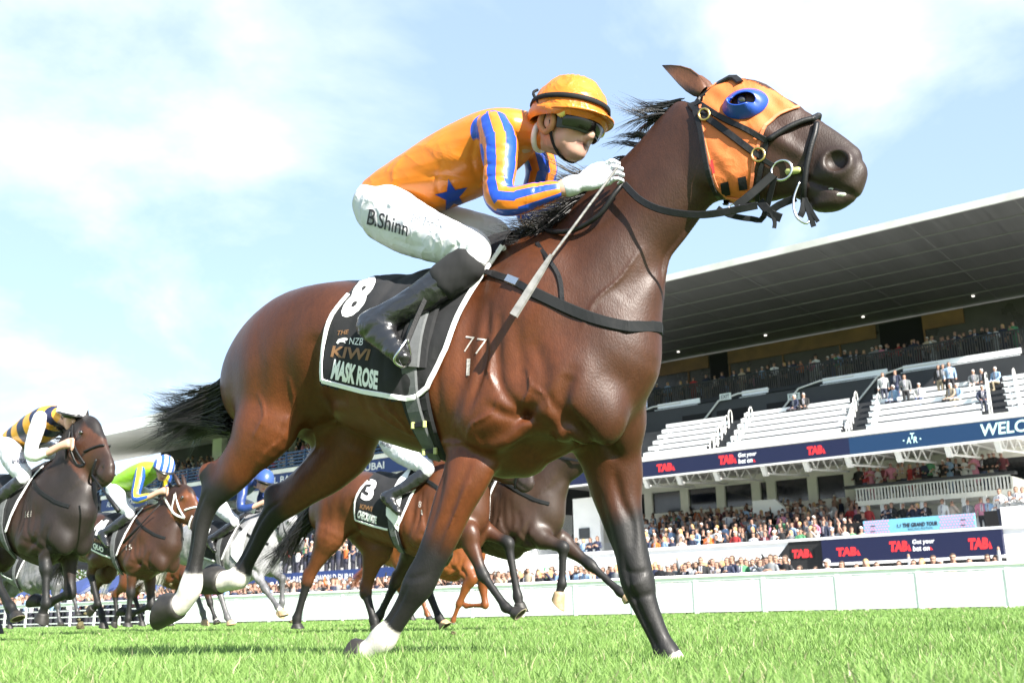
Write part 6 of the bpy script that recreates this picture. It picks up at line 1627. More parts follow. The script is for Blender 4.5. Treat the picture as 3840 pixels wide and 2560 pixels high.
def silks(name, a, b, mode):
    """two-colour jacket: stripes along the sleeves or hoops round the body"""
    m = bpy.data.materials.new(name); m.use_nodes = True; t = m.node_tree; bs = t.nodes['Principled BSDF']; bs.inputs['Roughness'].default_value = .4
    at = t.nodes.new('ShaderNodeAttribute'); at.attribute_name = 'stripe'; sn = t.nodes.new('ShaderNodeMath'); sn.operation = 'SINE'; t.links.new(at.outputs['Fac'], sn.inputs[0])
    g = t.nodes.new('ShaderNodeMath'); g.operation = 'GREATER_THAN'; g.inputs[1].default_value = 0; t.links.new(sn.outputs[0], g.inputs[0])
    mx_ = t.nodes.new('ShaderNodeMixRGB'); t.links.new(g.outputs[0], mx_.inputs[0]); mx_.inputs[1].default_value = (*a, 1); mx_.inputs[2].default_value = (*b, 1); t.links.new(mx_.outputs[0], bs.inputs['Base Color']); return m
def bg_jockey(h, label, body, sleeve, cap, dy=(0, 0, 0), vox=.013, look=None):
    """body, sleeve, cap: (colour a, colour b)"""
    fr = h['fr']; J = fr.empty('person', label, 'jockey', 'jockeys of the chasing field'); dv = np.array([*dy, 0, 0]); sh = lambda S: S + dv
    tor, nar, far, col = [sh(JS[k]) for k in ('tor', 'nar', 'far', 'col')]
    def mk(rows, nm, ks=.03, blur=1, wr=.008):
        F = field_for(rows, vox)
        for r in rows: F.loft(r, ks, 4)
        F.blur(blur)
        if wr: wrinkle(F, wr, 22, len(nm))
        return F.mesh(nm)
    me, v = mk([tor, col], 'silk_jacket'); p, a, d = axis_coord(v, tor); set_float(me, p * 3.6, 'stripe'); link('silk_jacket', me, silks('jacket', *body, 0), J)
    for S in (nar, far):
        me, v = mk([S], 'sleeve'); p, a, d = axis_coord(v, S); set_float(me, a * 3.0 + .8, 'stripe'); link('sleeve', me, silks('sleeve', *sleeve, 0), J)
    me, v = mk([sh(JS['pel']), sh(JS['nth']), sh(JS['fth'])], 'breeches', .05); br = link('breeches', me, BREECH, J); h['jb'] = bvh_of(me); h['breeches'] = br
    for a_, b_ in JS['boots']: me, v = mk([sh(a_), sh(b_)], 'boot'); link('boot', me, BOOT, J)
    c0 = JS['c0'] + np.array(dy); ax, lf, up, hs = JS['ax'], JS['lf'], JS['up'], JS['hs'] * .95
    if look is not None:
        ax = np.array(look, float); ax /= np.linalg.norm(ax); up = np.array([.35, 0, .93]); up -= ax * (up @ ax); up /= np.linalg.norm(up); lf = np.cross(up, ax)
    Hh = lambda f, l, u: c0 + (ax * f + lf * l + up * u) * hs; M = np.array([ax, lf, up])
    nk = np.array([[*tor[-2, :3], .06, .06], [*Hh(-.03, 0, -.07), .055, .055], [*Hh(-.02, 0, 0), .06, .06]])
    hn = nar[-1, :3]; h1 = hn + np.array([.10, .03, .04]); h2 = hn + np.array([.18, .06, .06]); ar = np.array([[*nar[-3, :3], .04, .04], [*hn, .034, .032], [*h1, .034, .030], [*h2, .046, .034]]); ar2 = ar * [1, -1, 1, 1, 1]
    F = field_for([nk, np.array([[*c0, .18, .18]]), ar, ar2], .009); F.loft(nk, .02, 3)
    F.ell(Hh(-.015, 0, .04), np.array((.098, .076, .088)) * hs, .02, M); F.ell(Hh(.022, 0, -.05), np.array((.062, .056, .085)) * hs, .03, M); F.ell(Hh(.044, 0, -.112), np.array((.036, .034, .026)) * hs, .025, M)
    F.ell(Hh(.098, 0, -.060), np.array((.016, .013, .022)) * hs, .012, M)
    for s_ in (-1, 1): F.ell(Hh(-.012, s_ * .074, -.015), np.array((.020, .010, .030)) * hs, .006, M)
    F.loft(ar, .03, 3); F.loft(ar2, .03, 3)
    for A in (ar, ar2):
        for k in range(4): q = A[-1, :3] + [.02, 0, .035 - .022 * k]; F.loft(np.array([[*q, .012, .012], [*(q + [.035, 0, -.01]), .012, .012], [*(q + [.03, 0, -.035]), .010, .010]]), .006, 2)
    me, v = F.mesh('body'); q = np.stack([(v - c0) @ ax, (v - c0) @ lf, (v - c0) @ up], 1) / hs
    cc = np.tile(np.array([.48, .28, .21]), (len(v), 1)); lip = np.exp(-((q[:, 2] + .098) / .011) ** 2 - (q[:, 1] / .022) ** 2) * (q[:, 0] > .06); cc += (np.array([.35, .11, .10]) - cc) * lip[:, None]; set_col(me, cc); link('body', me, MATS['face_skin'], J)
    rows = []
    n = 28; V, st_ = [], []
    for k in range(13):
        u = -.016 + .142 * math.sin(math.pi / 2 * k / 12); a_ = math.sqrt(max(0, 1 - ((u + .016) / .146) ** 2))
        for j in range(n): t = 2 * math.pi * j / n; V.append(Hh(-.012 + (.134 * a_ + .001) * math.cos(t), (.112 * a_ + .001) * math.sin(t), u)); st_.append(t * 7 if j else 0)
    Fc = [(i * n + j, i * n + (j + 1) % n, (i + 1) * n + (j + 1) % n, (i + 1) * n + j) for i in range(12) for j in range(n)] + [tuple(12 * n + j for j in range(n))]
    me = mk_mesh('cap', V, Fc, True); r_ = np.array(V) - c0; set_float(me, (r_ @ lf) / hs * 100, 'stripe'); CAP = link('cap', me, silks('cap', *cap, 0), J)
    V, Fc = [], []; n = 16
    for ex, dz in ((0, 0), (.050, -.010), (.050, -.016), (0, -.010)):
        for k in range(n + 1): t = math.radians(-78 + 156 * k / n); w_ = math.cos(t) ** .7; V.append(Hh(-.012 + (.130 + ex * w_) * math.cos(t), (.111 + ex * .35 * w_) * math.sin(t), -.006 + dz))
    for j in range(3):
        for k in range(n): Fc.append((j * (n + 1) + k, j * (n + 1) + k + 1, (j + 1) * (n + 1) + k + 1, (j + 1) * (n + 1) + k))
    link('peak', mk_mesh('peak', V, Fc, True), BLACKP, CAP)
    V, Fc = [], []
    for j in range(5):
        for k in range(n + 1): t = math.radians(-66 + 132 * k / n); R = .100 + .008 * math.sin(math.pi * j / 4); V.append(Hh(-.006 + R * 1.1 * math.cos(t), R * .86 * math.sin(t), -.044 + .052 * j / 4))
    for j in range(4):
        for k in range(n): Fc.append((j * (n + 1) + k, j * (n + 1) + k + 1, (j + 1) * (n + 1) + k + 1, (j + 1) * (n + 1) + k))
    link('goggles', mk_mesh('goggles', V, Fc, True), GLASS, J)
    return J
def whip_px(fr, a, b, label):
    mb = MB(); p, q = fr.px(*a), fr.px(*b); mb.tube([p, p + (q - p) * .55, p + (q - p) * .6, q], [.007, .008, .016, .018], 6); w_ = fr.empty('whip', label, 'whip'); link('shaft', mb.mesh('whip', True), LEATHER, w_)
DARKBAY = [(.026, .013, .009), (.011, .0085, .008), (.007, .007, .007), (.022, .015, .013), (.055, .022, .012)]
BAY = [(.098, .030, .010), (.05, .018, .008), (.008, .0075, .0075), (.03, .02, .018)]
BROWN = [(.060, .023, .011), (.025, .012, .008), (.0075, .007, .007), (.02, .014, .012), (.11, .038, .015)]
GREY = [(.27, .27, .275), (.21, .21, .22), (.09, .09, .095), (.08, .08, .085)]
GREYD = [(.13, .13, .135), (.10, .10, .105), (.04, .04, .042), (.08, .08, .09)]
CHEST = [(.19, .058, .014), (.13, .038, .010), (.15, .046, .013), (.15, .06, .03)]
h1 = bg_horse('racehorse', 'dark brown racehorse ridden by the jockey with white sleeves and gold hoops', (205, 1748), (300, 1600), (412, 1790),
    dict(nf=[(150, 1990), (172, 2131), (172, 2262), (160, 2300), (152, 2338)], ff=[(262, 2030), (262, 2222), (186, 2258), (150, 2252), (112, 2246)], nh=[(-120, 2060), (-20, 2170), (40, 2275), (58, 2302), (70, 2328)]), DARKBAY, [None] * 4, 34, .016, bridle=LEATHER)
bg_jockey(h1, 'jockey in navy and gold hoops with white sleeves and white cap', ((.012, .016, .05), (.62, .30, .03)), ((.74, .74, .76), (.74, .74, .76)), ((.76, .76, .78), (.70, .70, .72)), (-.03, 0, -.03))
h2 = bg_horse('racehorse', 'bay racehorse with a white bridle under the lime-green jockey', (562, 1905), (676, 1838), (752, 1980),
    dict(nf=[(500, 2110), (490, 2222), (480, 2318), (478, 2335), (478, 2352)], ff=[(560, 2130), (567, 2268), (495, 2300), (470, 2292), (446, 2287)], nh=[(370, 2080), (340, 2150), (366, 2262), (350, 2278), (332, 2292)]), BROWN, [None] * 4, 32, .018, bridle=mat('white_leather', (.72, .71, .68), .5))
bg_jockey(h2, 'jockey in lime green with yellow and blue striped sleeves and striped cap', ((.22, .45, .02), (.22, .45, .02)), ((.58, .46, .03), (.015, .07, .32)), ((.70, .70, .62), (.02, .08, .35)), (-.02, 0, 0), look=(.75, -.45, -.45))
h3 = bg_horse('racehorse', 'dapple grey racehorse under the jockey in navy silks', (938, 1938), (1062, 1930), (1125, 2048),
    dict(nf=[(945, 2120), (995, 2208), (1042, 2275), (1054, 2292), (1068, 2316)], ff=[(985, 2118), (1058, 2168), (1058, 2258), (1054, 2282), (1048, 2318)], nh=[(815, 2130), (822, 2215), (852, 2312), (862, 2330), (868, 2348)]), GREY, [None, None, 8.3, None], 30, .018, dapple=True, mane=mat('grey_hair', (.16, .16, .17), .5), tailmat=mat('pale_hair', (.60, .58, .54), .5), hoofm=HPALE,
    pad=[(962, 1945), (900, 2000), (868, 2050), (872, 2085), (900, 2118), (912, 2070), (930, 1990)])
bg_jockey(h3, 'jockey in plain navy silks and navy cap on the grey horse', ((.012, .03, .12), (.012, .03, .12)), ((.014, .035, .14), (.014, .035, .14)), ((.03, .07, .24), (.03, .07, .24)), (0, 0, 0), look=(.80, -.52, -.25))
h4 = bg_horse('racehorse', 'bay racehorse wearing number three cloth, seen under the leader\'s belly', (1632, 1742), (1850, 1665), (1985, 1815),
    dict(nh=[(1240, 2000), (1152, 2180), (1113, 2318), (1113, 2340), (1116, 2362)], fh=[(1410, 2040), (1372, 2222), (1402, 2326), (1406, 2344), (1412, 2362)], nf=[(1745, 1990), (1812, 2155), (1897, 2276), (1925, 2292), (1962, 2310)], ff=[(1780, 1965), (1905, 2035), (1942, 2238), (1948, 2262), (1955, 2300)]), BAY, [None] * 4, 28, .016,
    pad=[(1556, 1742), (1500, 1800), (1452, 1880), (1452, 1930), (1500, 1990), (1502, 1900), (1525, 1810)])
def cloth_marks(h, number, name, kiwi=True):
    T = [(name, [(1240, 1420), (1416, 1462), (1420, 1390), (1256, 1345)], CLOTHW, .05)] if name else []
    if number: T.append((number, [(1270, 1255), (1375, 1265), (1440, 1095), (1345, 1090)], CLOTHW, .04))
    if kiwi: T.append(('KIWI', [(1262, 1335), (1370, 1350), (1380, 1305), (1272, 1292)], BRONZE, .03))
    for txt, quad, mt, bold in T:
        uv, f = text_tris(txt, 2, bold); q = np.array(XZ(quad)); P_, ok = [], []
        for u, v in uv:
            x, z = q[0] * (1 - u) * (1 - v) + q[1] * u * (1 - v) + q[2] * u * v + q[3] * (1 - u) * v
            p, n = lat_cast(h['cb'], x, z, .006); ok.append(p is not None); P_.append(p if p is not None else (0, 0, 0))
        ok = np.array(ok); f = f[ok[f].all(1)]
        if len(f): link('lettering', mk_mesh('lettering', P_, f, False), mt, h['cloth'])
cloth_marks(h4, '3', 'CHECKMATE')
bg_jockey(h4, 'jockey in white breeches on the number three bay horse', ((.10, .12, .30), (.10, .12, .30)), ((.10, .12, .30), (.10, .12, .30)), ((.3, .3, .5), (.3, .3, .5)), (.12, 0, 0))
uv, f = text_tris('WORLD', 1, .01); decal(h4['fr'], h4['jb'], uv, f, [(1425, 1668), (1470, 1680), (1475, 1662), (1430, 1652)], 'lettering', INKD, h4['breeches'], .006)
h5 = bg_horse('racehorse', 'dark brown racehorse with forelegs tucked, half hidden behind the leader', (1915, 1748), (2250, 1580), (2370, 1740),
    dict(nf=[(2010, 2010), (2112, 2052), (2107, 2188), (2098, 2222), (2088, 2285)], ff=[(2090, 2020), (2214, 2117), (2326, 2218), (2346, 2234), (2372, 2258)], nh=[(1560, 2050), (1482, 2185), (1424, 2305), (1412, 2325), (1400, 2345)], fh=[(1640, 2060), (1600, 2200), (1648, 2318), (1660, 2334), (1674, 2352)]), [(.040, .021, .013), (.028, .016, .011), (.009, .0085, .0085), (.015, .012, .011)], [None] * 4, 30, .018, tail=False, hoofm=HPALE, pad=[(1843, 1842), (1812, 1890), (1803, 1915), (1815, 1945), (1843, 1967)])
h6 = bg_horse('racehorse', 'bright chestnut racehorse glimpsed between the other runners\' legs', (1702, 1965), (1850, 1935), (1915, 2010),
    dict(nf=[(1765, 2160), (1722, 2262), (1700, 2322), (1698, 2334), (1697, 2348)], ff=[(1805, 2160), (1820, 2268), (1748, 2270), (1735, 2262), (1722, 2254)], nh=[(1545, 2150), (1580, 2240), (1602, 2300), (1608, 2312), (1612, 2326)]), CHEST, [None] * 4, 30, .02, mane=mat('chestnut_hair', (.16, .05, .02), .5), tailmat=MATS.get('chestnut_hair'))
h7 = bg_horse('racehorse', 'dark grey racehorse behind the dark brown runner', (152, 2045), (235, 2010), (285, 2075),
    dict(nf=[(205, 2190), (215, 2270), (222, 2325), (226, 2335), (228, 2346)], ff=[(240, 2185), (275, 2235), (288, 2285), (291, 2296), (293, 2310)]), GREYD, [None] * 4, 32, .022, mane=MATS['grey_hair'], tailmat=MATS['grey_hair'], dapple=True)
h8 = bg_horse('racehorse', 'bay racehorse with a white-blazed nose between the lime jockey and the grey', (672, 2005), (748, 1955), (802, 2000),
    dict(nf=[(770, 2190), (788, 2260), (806, 2318), (810, 2328), (815, 2340)], ff=[(700, 2180), (640, 2260), (636, 2320), (636, 2334), (640, 2350)]), BAY, [None, None, 9, None], 30, .022, tailmat=MATS['pale_hair'])
bg_jockey(h8, 'jockey in purple and white hidden behind the bay with the white bridle', ((.08, .05, .35), (.08, .05, .35)), ((.7, .7, .72), (.1, .1, .5)), ((.02, .05, .2), (.02, .05, .2)), vox=.018)
cloth_marks(h2, '1', 'QUO'); cloth_marks(h1, '', 'HIST', False); cloth_marks(h3, '2', '')
uv, f = text_tris('A&H MORGAN', 1, .01); decal(h1['fr'], h1['jb'], uv, f, [(44, 1738), (98, 1740), (100, 1722), (46, 1718)], 'lettering', INKD, h1['breeches'], .006)
for h, qs in ((h1, [('161', [(96, 1940), (118, 1936), (120, 1914), (98, 1916)])]), (h2, [('15', [(474, 2062), (496, 2058), (494, 2040), (474, 2042)])]), (h4, [('8', [(1570, 1900), (1580, 1902), (1582, 1880), (1572, 1878)]), ('1', [(1582, 1930), (1586, 1930), (1584, 1910), (1580, 1910)])])):
    for txt, quad in qs: uv, f = text_tris(txt, 1, -.01); decal(h['fr'], h['bv'], uv, f, quad, 'brand_mark', BRAND, h['root'], .006)
whip_px(h1['fr'], (345, 1780, -.2), (445, 1915, -.25), 'thin black whip held by the white-sleeved jockey')
whip_px(h2['fr'], (600, 1890, -.25), (462, 2035, -.35), 'thin black whip held by the lime-green jockey')
CLOD = mat('turf_clod', (.07, .06, .025), .95, noise=.4, nscale=60)
rgc = np.random.default_rng(3)
for i, (x, y, d) in enumerate(((302, 2344, 10.5), (296, 2322, 10.5), (640, 2190, 12), (1090, 2330, 10.8), (318, 2300, 10.5), (1700, 2372, 8.0))):
    p = CP + ray(x, y) * d; bm = bmesh.new(); bmesh.ops.create_icosphere(bm, subdivisions=2, radius=.035 if i == 0 else .015)
    for v_ in bm.verts: v_.co *= rgc.uniform(.6, 1.4)
    me = bpy.data.meshes.new('turf_clod'); bm.to_mesh(me); bm.free(); link('turf_clod', me, CLOD, loc=p, label='clod of turf thrown up by the hooves' , cat='turf clod', group='clods of turf thrown up')
print('field', time.time() - _T0)
# ------------------------------------------------------------------ spectators
def crowd_material():
    m = bpy.data.materials.new('spectator_clothes'); m.use_nodes = True; t = m.node_tree; b = t.nodes['Principled BSDF']; b.inputs['Roughness'].default_value = .75
    a = t.nodes.new('ShaderNodeAttribute'); a.attribute_name = 'Col'; k = t.nodes.new('ShaderNodeAttribute'); k.attribute_name = 'top'; l = t.nodes.new('ShaderNodeAttribute'); l.attribute_name = 'leg'
    oi = t.nodes.new('ShaderNodeObjectInfo'); m1 = t.nodes.new('ShaderNodeMixRGB'); m2 = t.nodes.new('ShaderNodeMixRGB'); cr_ = t.nodes.new('ShaderNodeValToRGB')
    cr_.color_ramp.interpolation = 'CONSTANT'; e = cr_.color_ramp.elements; e[0].color = (.012, .012, .016, 1); e[1].position = .45; e[1].color = (.03, .035, .06, 1)
    for p, c in ((.65, (.22, .18, .12, 1)), (.8, (.45, .43, .40, 1)), (.9, (.05, .07, .14, 1))): q = e.new(p); q.color = c
    t.links.new(oi.outputs['Random'], cr_.inputs[0]); t.links.new(l.outputs['Fac'], m1.inputs[0]); t.links.new(a.outputs['Color'], m1.inputs[1]); t.links.new(cr_.outputs[0], m1.inputs[2])
    t.links.new(k.outputs['Fac'], m2.inputs[0]); t.links.new(m1.outputs[0], m2.inputs[1]); t.links.new(oi.outputs['Color'], m2.inputs[2]); t.links.new(m2.outputs[0], b.inputs['Base Color'])
    return m
CROWDM = crowd_material()
def person_mesh(pose, female, hair, hat=None, skin=(.36, .205, .145)):
    """1.72 m figure facing -y, feet at z=0"""
    female = bool(female); male = not female
    F = Field((-.75, -.75, -.05), (.75, .6, 2.35), .026)
    sit = pose == 'sit'; dz = -.42 if sit else 0
    L = lambda rows, k=.05, lat=(1, 0, 0): F.loft(np.array(rows, float), k, 3, lat=lat)
    sh = .185 if female else .215
    L([[0, .0, .92 + dz, .12, .165], [0, 0, 1.08 + dz, .105, .14 if female else .155], [0, -.005, 1.25 + dz, .12, .17 if female else .185], [0, 0, 1.40 + dz, .10, sh - .02], [0, .005, 1.46 + dz, .06, .10]], .03)
    L([[0, .0, 1.45 + dz, .055, .055], [0, -.01, 1.56 + dz, .052, .052]], .03)
    F.ell((0, -.015, 1.64 + dz), (.078, .098, .118), .02)
    F.ell((0, -.115, 1.62 + dz), (.016, .022, .022), .015)
    for s_ in (-1, 1):
        if sit: L([[s_ * .09, 0, .50, .09, .09], [s_ * .10, -.22, .50, .08, .08], [s_ * .10, -.44, .47, .062, .062], [s_ * .10, -.44, .25, .055, .055], [s_ * .10, -.42, .07, .045, .045], [s_ * .10, -.54, .03, .04, .04]])
        else: L([[s_ * .09, 0, .90, .098, .092], [s_ * .10, 0, .70, .085, .08], [s_ * .10, -.01, .48, .064, .06], [s_ * .10, .01, .25, .056, .052], [s_ * .10, .02, .08, .042, .04], [s_ * .11, -.10, .03, .04, .042]])
    hands = []
    def arm(s_, pts):
        L([[s_ * sh, 0, 1.40 + dz, .062, .062]] + [[s_ * p[0], p[1], p[2] + dz, r, r] for p, r in zip(pts, (.05, .042, .036, .036))], .04); hands.append((s_ * pts[-1][0], pts[-1][1], pts[-1][2] + dz))
    down = [(.26, .02, 1.15), (.27, -.04, .93), (.27, -.07, .85)]; clap = [(.25, -.05, 1.17), (.14, -.26, 1.22), (.03, -.30, 1.28)]; raise_ = [(.32, -.05, 1.55), (.34, -.10, 1.82), (.34, -.10, 1.92)]
    phone = [(.28, -.12, 1.22), (.16, -.30, 1.45), (.08, -.34, 1.55)]; rail = [(.27, -.08, 1.18), (.24, -.30, 1.08), (.22, -.36, 1.06)]; lap = [(.25, -.05, 1.17), (.16, -.22, 1.02), (.08, -.28, 1.0)]
    A, B = dict(stand=(down, down), clap=(clap, clap), cheer=(raise_, clap), phone=(phone, rail), lean=(rail, rail), sit=(lap, lap), face=(phone, phone))[pose]
    arm(1, A); arm(-1, B)
    if female and pose != 'sit': L([[0, .01, .95, .15, .17], [0, .01, .72, .17, .20], [0, .01, .55, .18, .22]], .03)
    hz_ = 1.64 + dz
    if hair == 'long': F.ell((0, .03, hz_ + .02), (.10, .105, .125), .01); F.ell((0, .06, hz_ - .12), (.10, .07, .16), .02)
    elif hair == 'short': F.ell((0, .012, hz_ + .035), (.086, .102, .100), .01)
    if hat == 'brim': F.ell((0, 0, hz_ + .07), (.20, .21, .018), .006); F.ell((0, 0, hz_ + .10), (.095, .105, .07), .01)
    if hat == 'cap': F.ell((0, 0, hz_ + .055), (.092, .108, .075), .01); F.ell((0, -.12, hz_ + .045), (.07, .07, .012), .006)
    me, v = F.mesh('person')
    z = v[:, 2] - dz; n = len(v); col = np.tile(np.array(skin), (n, 1)); armd = np.min([np.linalg.norm(v - np.array(h), axis=1) for h in hands], 0)
    r = np.hypot(v[:, 0], v[:, 1] + .015)
    head = (z > 1.50) & (np.hypot(v[:, 0], v[:, 1]) < .26)
    hy = v[:, 1]
    hairmask = head & ((z > 1.705) | ((hy > -.035) & (z > 1.58)) | ((hair == 'long') & (hy > -.01)))
    hc = {'brown': (.05, .028, .016), 'blonde': (.40, .26, .10), 'black': (.012, .010, .010), 'grey': (.38, .37, .36)}
    top = (~head) & (armd > (.19 if female else .085)); leg = (z < .94) & top if not female else (z < .02)
    shoe = z < .06
    col[hairmask] = hc['blonde' if (female and hat is None and pose in ('phone', 'stand')) else ('grey' if (not female and pose in ('lean', 'sit')) else 'brown')]
    if hat: col[head & (z > 1.70)] = (.62, .60, .56) if hat == 'cap' else (.55, .45, .30)
    gl = head & (np.abs(z - 1.655) < .020) & (hy < -.05) & (r < .14) & (hash((pose, female)) % 2 == 0 or pose in ('clap', 'lean')); col[gl] = (.008, .008, .008)
    shirt = male & (np.abs(v[:, 0]) < .045) & (hy < -.03) & (z > 1.12) & (z < 1.47) & (armd > .09)
    if pose in ('stand', 'clap', 'sit') and not female:
        col[shirt] = (.62, .63, .66); top = top & ~shirt
        tie = shirt & (np.abs(v[:, 0]) < .018); col[tie] = (.05, .04, .09)
    col[shoe] = (.02, .018, .016)
    set_col(me, col); set_float(me, (top & ~leg & ~shoe).astype(float), 'top'); set_float(me, ((leg | ((z < .94) & male & ~head & (armd > .09))) & ~shoe).astype(float), 'leg')
    me.materials.append(CROWDM); return me
PV = [('stand', person_mesh('stand', 0, 'short'), 'standing'), ('clap', person_mesh('clap', 0, 'short'), 'clapping'), ('lean', person_mesh('lean', 0, 'short', 'cap'), 'in a pale cap'),
      ('phone', person_mesh('phone', 0, 'short'), 'holding up a phone'), ('womans', person_mesh('stand', 1, 'long'), 'with long hair'), ('womanc', person_mesh('clap', 1, 'long'), 'with long hair clapping'),
      ('cheer', person_mesh('cheer', 0, 'short'), 'with one arm raised'), ('hat', person_mesh('stand', 1, 'long', 'brim'), 'in a straw hat'), ('face', person_mesh('face', 1, 'long'), 'shading her eyes'), ('sit', person_mesh('sit', 0, 'short'), 'seated')]
PV = {k: (m_, d) for k, m_, d in PV}
TOPS = [('white', (.70, .70, .70), 3.5), ('black', (.012, .012, .014), 7), ('navy', (.016, .024, .06), 5), ('light blue', (.28, .42, .62), 2.5), ('grey', (.20, .21, .22), 2), ('red', (.42, .03, .03), 1), ('pink', (.66, .25, .36), 1), ('green', (.08, .28, .13), .7), ('orange', (.70, .16, .03), .6), ('beige', (.45, .36, .26), 2), ('maroon', (.13, .02, .03), 1), ('floral cream', (.55, .46, .40), 1.5)]
_tw = np.array([t[2] for t in TOPS]); _tw = _tw / _tw.sum()
CR_RNG = np.random.default_rng(11); NPEOPLE = 0
def spectator(u, v, z, where, grp, pose=None, top=None, yaw=None, scale=None):
    global NPEOPLE
    if pose is None: pose = CR_RNG.choice(['stand', 'clap', 'lean', 'phone', 'womans', 'womanc', 'cheer', 'hat', 'face'], p=[.24, .16, .10, .10, .15, .13, .03, .03, .06])
    ti = CR_RNG.choice(len(TOPS), p=_tw) if top is None else [t[0] for t in TOPS].index(top)
    me, d = PV[pose]; o = bpy.data.objects.new('person', me); COL.objects.link(o)
    o.location = SW(u, v, z); s_ = scale or CR_RNG.uniform(.94, 1.06); o.scale = (s_, s_, s_)
    o.rotation_euler = (0, 0, TR + (CR_RNG.uniform(-.5, .3) if yaw is None else yaw))
    c = np.array(TOPS[ti][1]) * CR_RNG.uniform(.6, .9); o.color = (*c, 1)
    gar = 'dress' if pose in ('womans', 'womanc', 'hat', 'face') else 'top'; who = 'woman' if pose in ('womans', 'womanc', 'hat', 'face') else 'man'
    o['label'] = f'{who} in a {TOPS[ti][0]} {gar} {d} {where}'; o['category'] = 'person'; o['group'] = o['label']; NPEOPLE += 1
    return o
# rail crowd behind the white fence
def rail(x0, x1, n, vr, where):
    for i in range(n):
        x = x0 + (x1 - x0) * (i + CR_RNG.uniform(.1, .9)) / n; v = VF + CR_RNG.uniform(*vr); u = UV(x, 2180, v)[0]
        spectator(u, v, 0.0, where, None)
rail(2420, 2960, 30, (.5, 2.2), 'behind the white fence'); rail(1880, 2330, 22, (.5, 2.2), 'behind the white fence')
for x, p_, t_ in ((3000, 'phone', 'grey'), (3060, 'stand', 'navy'), (3105, 'lean', 'white'), (3160, 'clap', 'white'), (3215, 'clap', 'grey'), (3290, 'stand', 'white'), (3375, 'cheer', 'white'), (3430, 'stand', 'white'), (3505, 'stand', 'white'), (3530, 'lean', 'white'), (3580, 'clap', 'black'), (3640, 'clap', 'navy'), (3710, 'cheer', 'white'), (3740, 'womanc', 'white'), (3250, 'womans', 'white'), (3460, 'womans', 'pink')):
    spectator(UV(x, 2150, VF + .9)[0], VF + .9, -.28, 'by the LED screen wall', None, p_, t_)
# terrace crowd
for k in range(6):
    v, z = terrace_floor(k)
    if k < 6: xs = np.arange(2420, 3120, 34)
    else: xs = np.arange(2440, 3100, 44)
    for x in xs:
        if CR_RNG.uniform() < .12: continue
        spectator(UV(x + CR_RNG.uniform(-11, 11), 2000, v)[0], v, z - .02, 'in the packed terrace crowd', None, yaw=CR_RNG.uniform(-.6, .2))
for k in (1, 3):
    v, z = terrace_floor(k)
    for x in np.arange(2160, 2250, 26): spectator(UV(x, 2000, v)[0], v, z - .02, 'on the terrace beside the kiosk window', None)
# under and on the cream balcony
v, z = terrace_floor(3)
for x in (3225, 3262, 3330, 3352, 3395, 3430, 3448, 3480, 3545, 3580, 3640, 3690, 3718, 3750): spectator(UV(x, 1980, v)[0], v, z, 'under the cream balcony', None)
for x in (3762, 3800, 3826, 3850): spectator(UV(x, 1960, V1 + 1.0)[0], V1 + 1.0, FLOOR0 + 1.0, 'beside the black drape', None, 'clap', 'white')
for x in np.arange(3216, 3790, 25):
    spectator(UV(x + CR_RNG.uniform(-8, 8), 1800, VLB + .7)[0], VLB + .7, zb0 + .28, 'at the cream balcony rail', None, CR_RNG.choice(['clap', 'lean', 'womans', 'womanc', 'stand']))
# upper balcony
for x in np.r_[np.arange(2445, 3060, 26), np.arange(3070, 3840, 19)]:
    if CR_RNG.uniform() < .15: continue
    spectator(UV(x + CR_RNG.uniform(-9, 9), 1450, VU + .7)[0], VU + .7, zU0, 'behind the black balusters', None, CR_RNG.choice(['stand', 'clap', 'womans', 'womanc', 'phone', 'lean']))
# people on the white benches
def on_seat(x, k, pose, top):
    v = SV + k * .95; u = UV(x, 1560 - 20 * k, v)[0]
    spectator(u, v + (.02 if pose == 'sit' else -.3), SZ + k * .47 - .42, 'on the white benches', None, pose, top)
for x, k, p_, t_ in ((2975, 5, 'sit', 'navy'), (3010, 5, 'sit', 'black'), (3322, 5, 'stand', 'white'), (3350, 4, 'sit', 'light blue'), (3405, 4, 'stand', 'grey'), (3448, 4, 'sit', 'white'), (3535, 5, 'stand', 'black'), (3552, 5, 'stand', 'grey'), (3575, 5, 'stand', 'light blue'), (3568, 3, 'sit', 'beige'), (3592, 3, 'sit', 'light blue'), (3656, 5, 'sit', 'grey'), (3688, 5, 'sit', 'black'), (3740, 5, 'sit', 'light blue'), (3690, 2, 'sit', 'navy'), (3370, 5, 'stand', 'navy')): on_seat(x, k, p_, t_)
print('people', NPEOPLE)
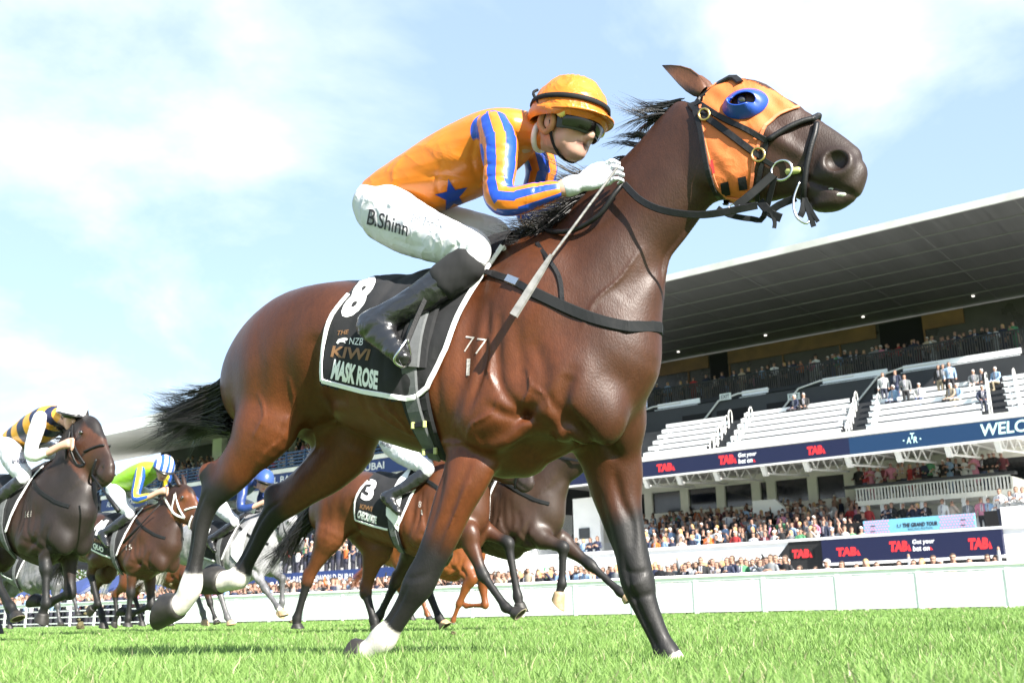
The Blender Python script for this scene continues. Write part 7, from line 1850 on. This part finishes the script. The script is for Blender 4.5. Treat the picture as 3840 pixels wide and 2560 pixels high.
# far crowd of the cream stand: one mass each, far too many to count
def crowd_mass(name, label, pts, seed):
    rg = np.random.default_rng(seed); bm_v, bm_f, bm_c = [], [], []; nv = 0
    for (u, v, z) in pts:
        c = np.array(TOPS[rg.choice(len(TOPS), p=_tw)][1]) * rg.uniform(.55, .9); sk = np.array([.35, .2, .145]) * rg.uniform(.7, 1.1); hr = np.array([.04, .025, .016]) if rg.uniform() < .7 else np.array([.6, .58, .54])
        a = rg.uniform(-.5, .5); h = rg.uniform(.92, 1.05); N = 7
        rings = [(0, .17, .12, (.02, .02, .03)), (.5, .18, .13, (.02, .02, .03)), (.88, .19, .14, (.03, .03, .05)), (.92, .19, .14, c), (1.2, .22, .13, c), (1.40, .20, .11, c), (1.47, .07, .07, sk), (1.53, .06, .065, sk), (1.60, .085, .095, sk), (1.68, .085, .10, sk), (1.70, .09, .105, hr), (1.76, .06, .07, hr), (1.785, .01, .01, hr)]
        for zz_, rx, ry, cc in rings:
            for k in range(N):
                q = 2 * math.pi * k / N + a; bm_v.append((u + rx * math.cos(q), v + ry * math.sin(q), z + zz_ * h)); bm_c.append(cc)
        for i in range(len(rings) - 1):
            for k in range(N): bm_f.append((nv + i * N + k, nv + i * N + (k + 1) % N, nv + (i + 1) * N + (k + 1) % N, nv + (i + 1) * N + k))
        nv += N * len(rings)
        for s_ in (-1, 1):       # forearms
            if rg.uniform() < .5: continue
            ux = u + s_ * .2; up_ = rg.uniform() < .25; p = [(ux, v, z + 1.35 * h), (ux, v - .25, z + (1.6 if up_ else 1.15) * h), (ux - s_ * .12, v - .3, z + (1.85 if up_ else 1.25) * h)]
            mbx = MB(); mbx.tube(p, [.05, .045, .04], 4); bm_v += mbx.v; bm_f += [tuple(i + nv for i in f) for f in mbx.f]; bm_c += [c if rg.uniform() < .5 else sk] * len(mbx.v); nv += len(mbx.v)
    me = mk_mesh(name, np.array(bm_v), bm_f, True); set_col(me, np.array(bm_c)); o = link(name, me, mat('crowd_clothes', (1, 1, 1), .8, attr='Col')); o.rotation_euler = (0, 0, TR); o['label'] = label; o['category'] = 'crowd'; o['kind'] = 'stuff'; return o
rg_ = np.random.default_rng(5)
pts = []
for k in range(7):
    v, z = terrace_floor(k)
    pts += [(UV(x + rg_.uniform(-10, 10), 2000, v)[0], v + rg_.uniform(.35, .6), z - .03) for x in np.arange(2436, 3230, 30) if rg_.uniform() < .85]
crowd_mass('crowd', 'packed standing crowd filling the gaps on the white-fronted terrace', pts, 7)
pts = [(UV(x + rg_.uniform(-8, 8), 2180, VF + q)[0], VF + q, 0) for x in np.arange(1900, 2970, 17) for q in (2.6, 3.5) if rg_.uniform() < .8]
crowd_mass('crowd', 'second line of spectators behind those at the white fence', pts, 8)
pts = [(UV(x + rg_.uniform(-8, 8), 1450, VU + 1.7)[0], VU + 1.7 + rg_.uniform(0, 1.5), zU0) for x in np.arange(2440, 3840, 17) if rg_.uniform() < .6]
crowd_mass('crowd', 'people standing further back on the dark upper balcony', pts, 9)
pts = [(u + rg_.uniform(-.2, .2), 45.8 + k * 1.2, zl + .3 + k * .42) for k in range(9) for u in np.arange(UV(400, 2100, 45)[0], UV(1480, 2100, 45)[0], .62) if rg_.uniform() < .9]
crowd_mass('crowd', 'dense far crowd on the lower terrace of the cream-canopied stand', pts, 1)
pts = [(u + rg_.uniform(-.2, .2), 51.2 + k * 1.5, zu + .3 + k * .55) for k in range(7) for u in np.arange(kl2 - 1, UV(1500, 1800, 50)[0], .75) if rg_.uniform() < (.85 if k < 2 else .5)]
crowd_mass('crowd', 'far crowd on the upper tier under the cream canopy', pts, 2)
pts = [(UV(x, 2240, VF + q)[0], VF + q, 0) for x in np.arange(-40, 1880, 7) for q in (rg_.uniform(.5, 1.2), rg_.uniform(1.3, 3)) if rg_.uniform() < .8]
crowd_mass('crowd', 'far line of spectators along the white fence', pts, 3)
